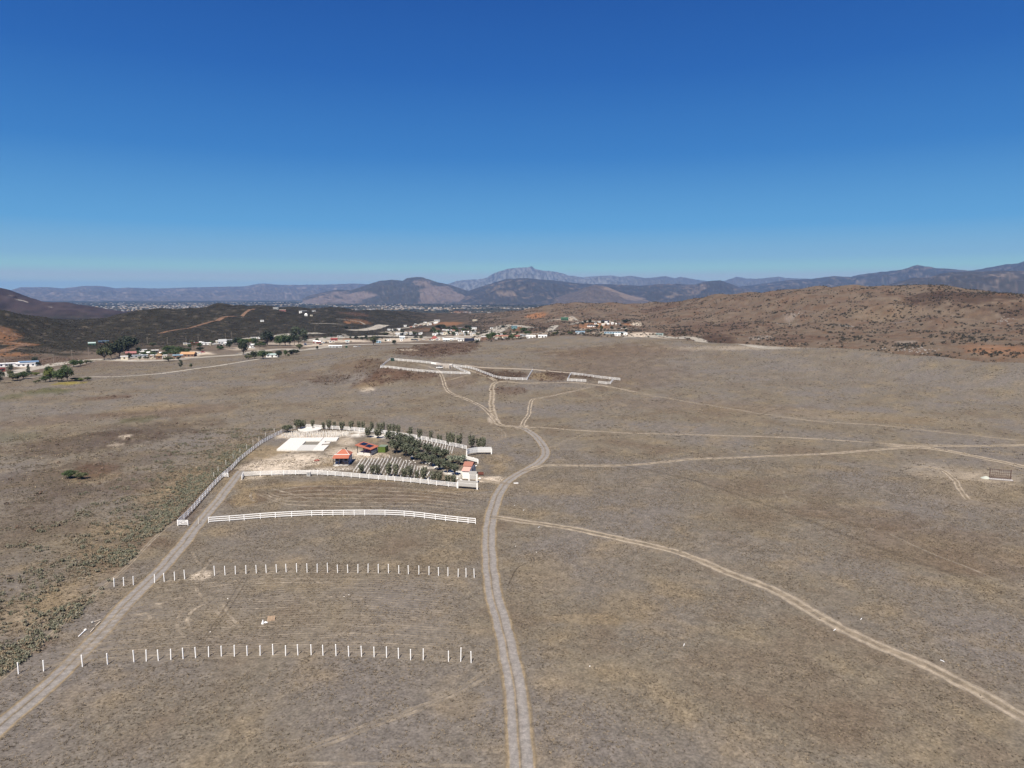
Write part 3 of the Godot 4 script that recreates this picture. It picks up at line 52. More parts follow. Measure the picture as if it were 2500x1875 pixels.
const FENCES = [["front",3,1.38,2.55,[-74.38,-170.11,-69.79,-171.36,-62.81,-173.37,-55.3,-174.27,-45.02,-174.67,-34.49,-173.99,-26.84,-173,-18.89,-171.16,-8.85,-168.32]],["yard",4,1.4,2.5,[-82.07,-213.4,-77.11,-214.4,-70.06,-214.77,-62.84,-214.58,-56.29,-213.79,-48.7,-211.77,-39.94,-209.01,-29.76,-205.44,-21.9,-202.85,-15.88,-201.02]],["leaf",4,1.4,1.6,[-81.98,-213.15,-81.07,-209.73]],["lane",3,1.38,2.5,[-80.87,-167.74,-82.7,-179.72,-84.9,-193.11,-87.81,-211.96,-89.02,-222.26,-90.77,-233.15,-92.37,-248.95,-93.2,-263.21,-93.32,-273.92,-92.66,-282.93]],["lanegate",4,1.35,3.5,[-80.74,-167.59,-78.39,-167.74]],["yardgate",4,1.35,2.2,[-87.78,-212.21,-86.3,-212.7]],["rear",4,1.5,2.4,[-92.66,-282.93,-90.97,-291.07,-86.64,-295.45,-79.89,-293.6,-71.14,-290.88,-59.9,-285.53,-50.43,-279.78,-39.11,-272.16,-30.25,-264.64,-22.83,-257.8,-16.25,-251.02]],["lotA",3,1.5,3.2,[-27.28,-463.88,-45.77,-465.21,-65.77,-470.3,-88.33,-478.32]],["lotB",3,1.5,3.2,[-88.33,-478.32,-87.68,-489.21,-87.01,-501.01,-86.89,-511.47]],["lotC",3,1.5,3.2,[-83.89,-507.46,-70.42,-504.35,-56.67,-500.88]],["lotD",3,1.5,3.2,[-40.77,-492.72,-34.23,-477.71,-27.39,-464.49]],["lotE",3,1.5,3.2,[-40.78,-494.98,-31.85,-490.45,-25.79,-482.36,-19.19,-469.74,-14.56,-459.17,-9.76,-445.96,-1.01,-439.81,9.36,-441.49]],["lotF",3,1.4,3.2,[9.41,-441.68,11.49,-464.24,14.01,-487.29]],["lotG",3,1.5,3,[34.62,-445.13,45.93,-441.37]],["lotH",3,1.5,3.2,[34.65,-445.5,39.72,-478.05,48.68,-468.25,59.78,-457.89,68.46,-450.86]],["lotI",3,1.5,3,[52.96,-435.47,59.33,-430.65,61.26,-439.24,64.22,-450.62]]]
const OLIVES = [[-87.09,-295.19,3.32,1.84,0],[-83.28,-295.16,3.43,2.28,0],[-78.19,-292.27,2.85,1.83,0],[-75.78,-292.29,3.95,2.26,0],[-73.63,-292.29,3.07,1.72,0],[-69.93,-290.27,3.37,2.77,0],[-66,-289.41,3.58,2.87,0],[-62.81,-289.41,3.69,1.6,0],[-61.1,-288.85,3.58,1.81,0],[-56.51,-283.83,4.05,2.19,0],[-53.64,-283.01,3.72,1.77,0],[-51.83,-282.2,4.13,2.08,0],[-48.53,-278.99,4.08,2.31,0],[-46.67,-277.93,4.17,2.05,0],[-44.53,-276.36,4.05,2.29,0],[-40.34,-273.79,2.57,1.31,0],[-39.29,-272.77,4,2.11,0],[-35.23,-269.27,3.84,2.68,0],[-30.58,-265.37,3.89,1.86,0],[-27.64,-262.99,3.26,1.26,0],[-26.49,-262.05,2.96,1.26,0],[-23.36,-258.35,4.76,2.38,0],[-21.76,-257.44,4.55,2.37,0],[-19.13,-255.87,4.57,2.93,0],[-14.5,-253.21,4.67,3.18,0],[-12.07,-253.21,3.72,2.34,0],[-10.29,-252.99,3.9,2.43,0],[-91.12,-285.5,3.64,5.25,1],[-88.8,-290.92,5.02,4.6,1],[-87.77,-292.88,4.39,3.23,1],[-55.87,-273.28,3.69,3.32,0],[-51.57,-271.26,3.87,3.6,0],[-40.4,-245.76,5.32,4.99,2],[-36.39,-240.7,4.99,4.89,2],[-32.67,-236.21,4.81,4.58,2],[-29.02,-230.6,4.57,4.26,2],[-26.06,-227,4.28,4.2,2],[-23.23,-223.17,4.21,4.13,2],[-20.21,-218.96,4.14,3.85,2],[-17.72,-216.18,3.88,3.4,2],[-44.54,-261.12,4.91,4.81,2],[-40.8,-256.54,5.07,4.97,2],[-36.79,-251.69,5.12,4.88,2],[-32.99,-247.43,4.66,4.57,2],[-29.24,-242.7,4.34,4.26,2],[-25.76,-238.14,4.26,4.18,2],[-22.51,-233.93,4.19,4.11,2],[-19.52,-230.24,3.47,3.83,3],[-17.13,-228.43,3.66,3.38,3],[-16.39,-233,2.64,2.58,3],[-46.48,-216.18,2.86,2.48,0],[-42.77,-214.58,3.25,1.99,0],[-41.12,-214.27,3.32,1.99,0],[-37.45,-213.01,4.23,2.57,0],[-35.21,-212.07,4.01,2.36,0],[-32.47,-210.84,3.19,2.35,0],[-30.62,-210.22,3.98,2.34,0],[-28.43,-209.31,2.77,1.48,0],[-26.34,-208.71,3.63,2.9,0],[-23.24,-206.92,3.21,2.11,0],[-21.53,-206.32,3.32,2.3,0],[-18.84,-204.86,2.56,2.09,0],[-17.08,-204.28,2.71,2.09,0]]
const VINE_ROWS = [[-50.67,-237.08,-49.58,-218.74],[-49.56,-236.53,-48.55,-218.5],[-48.3,-236.8,-47.43,-219.21],[-47.3,-236.8,-46.22,-217.57],[-46.24,-236.8,-44.99,-216.64],[-45.08,-237.63,-44.07,-215.72],[-43.79,-237.08,-42.79,-215.03],[-42.89,-238.74,-41.64,-215.26],[-41.81,-239.02,-40.5,-214.35],[-40.38,-237.63,-39.4,-213.9],[-39.28,-237.08,-38.25,-213.45],[-38.23,-235.17,-37.38,-213],[-37.13,-234.89,-36.22,-212.77],[-35.88,-232.75,-35.11,-212.55],[-34.92,-232.48,-33.82,-211.88],[-33.8,-230.64,-32.64,-211.44],[-32.56,-228.32,-31.64,-210.78],[-31.47,-227.8,-30.55,-210.13],[-30.36,-225.78,-29.45,-209.48],[-29.19,-225.03,-28.4,-209.04],[-27.38,-221.84,-27.35,-209.04],[-25.88,-219.45,-26.27,-208.4],[-24.52,-217.1,-25.2,-208.18],[-23.33,-213.45,-24.21,-207.76]]
const BACK_VINE_ROWS = [[-37.75,-272.25,-37.88,-265.49],[-36.73,-271.48,-36.81,-262.59],[-35.52,-270.34,-35.52,-261.17],[-34.01,-267.34,-33.84,-258.36],[-32.98,-266.23,-32.48,-255.61],[-31.92,-265.49,-31.56,-256.29],[-30.83,-265.13,-30.32,-254.26],[-29.71,-263.67,-29.08,-250.28],[-28.56,-262.59,-28.32,-254.26],[-27.49,-261.52,-27.18,-252.25],[-26.35,-260.46,-25.87,-246.42],[-25.37,-260.11,-24.94,-248.98],[-24.3,-258.01,-23.84,-247.69],[-23.29,-258.01,-22.78,-245.16],[-22.26,-256.98,-21.72,-243.29],[-21.39,-256.98,-20.97,-244.22]]
const STAKE_ROWS = [[-90.38,-276.8,-86.97,-284.53],[-88.41,-274.65,-84.14,-283.94],[-86.86,-273.2,-80.97,-283.41],[-85.74,-272.51,-78.14,-283.43],[-84.03,-272.25,-75.64,-283.94],[-81.83,-272.18,-73.12,-284.45],[-79.32,-272.31,-70.85,-284.45],[-76.83,-272.48,-69.03,-283.95],[-74.3,-272.5,-67.47,-282.97],[-72.06,-272.98,-65.93,-281.98],[-70.13,-273.26,-64.55,-280.04],[-68.46,-273.9,-65.05,-278.12]]
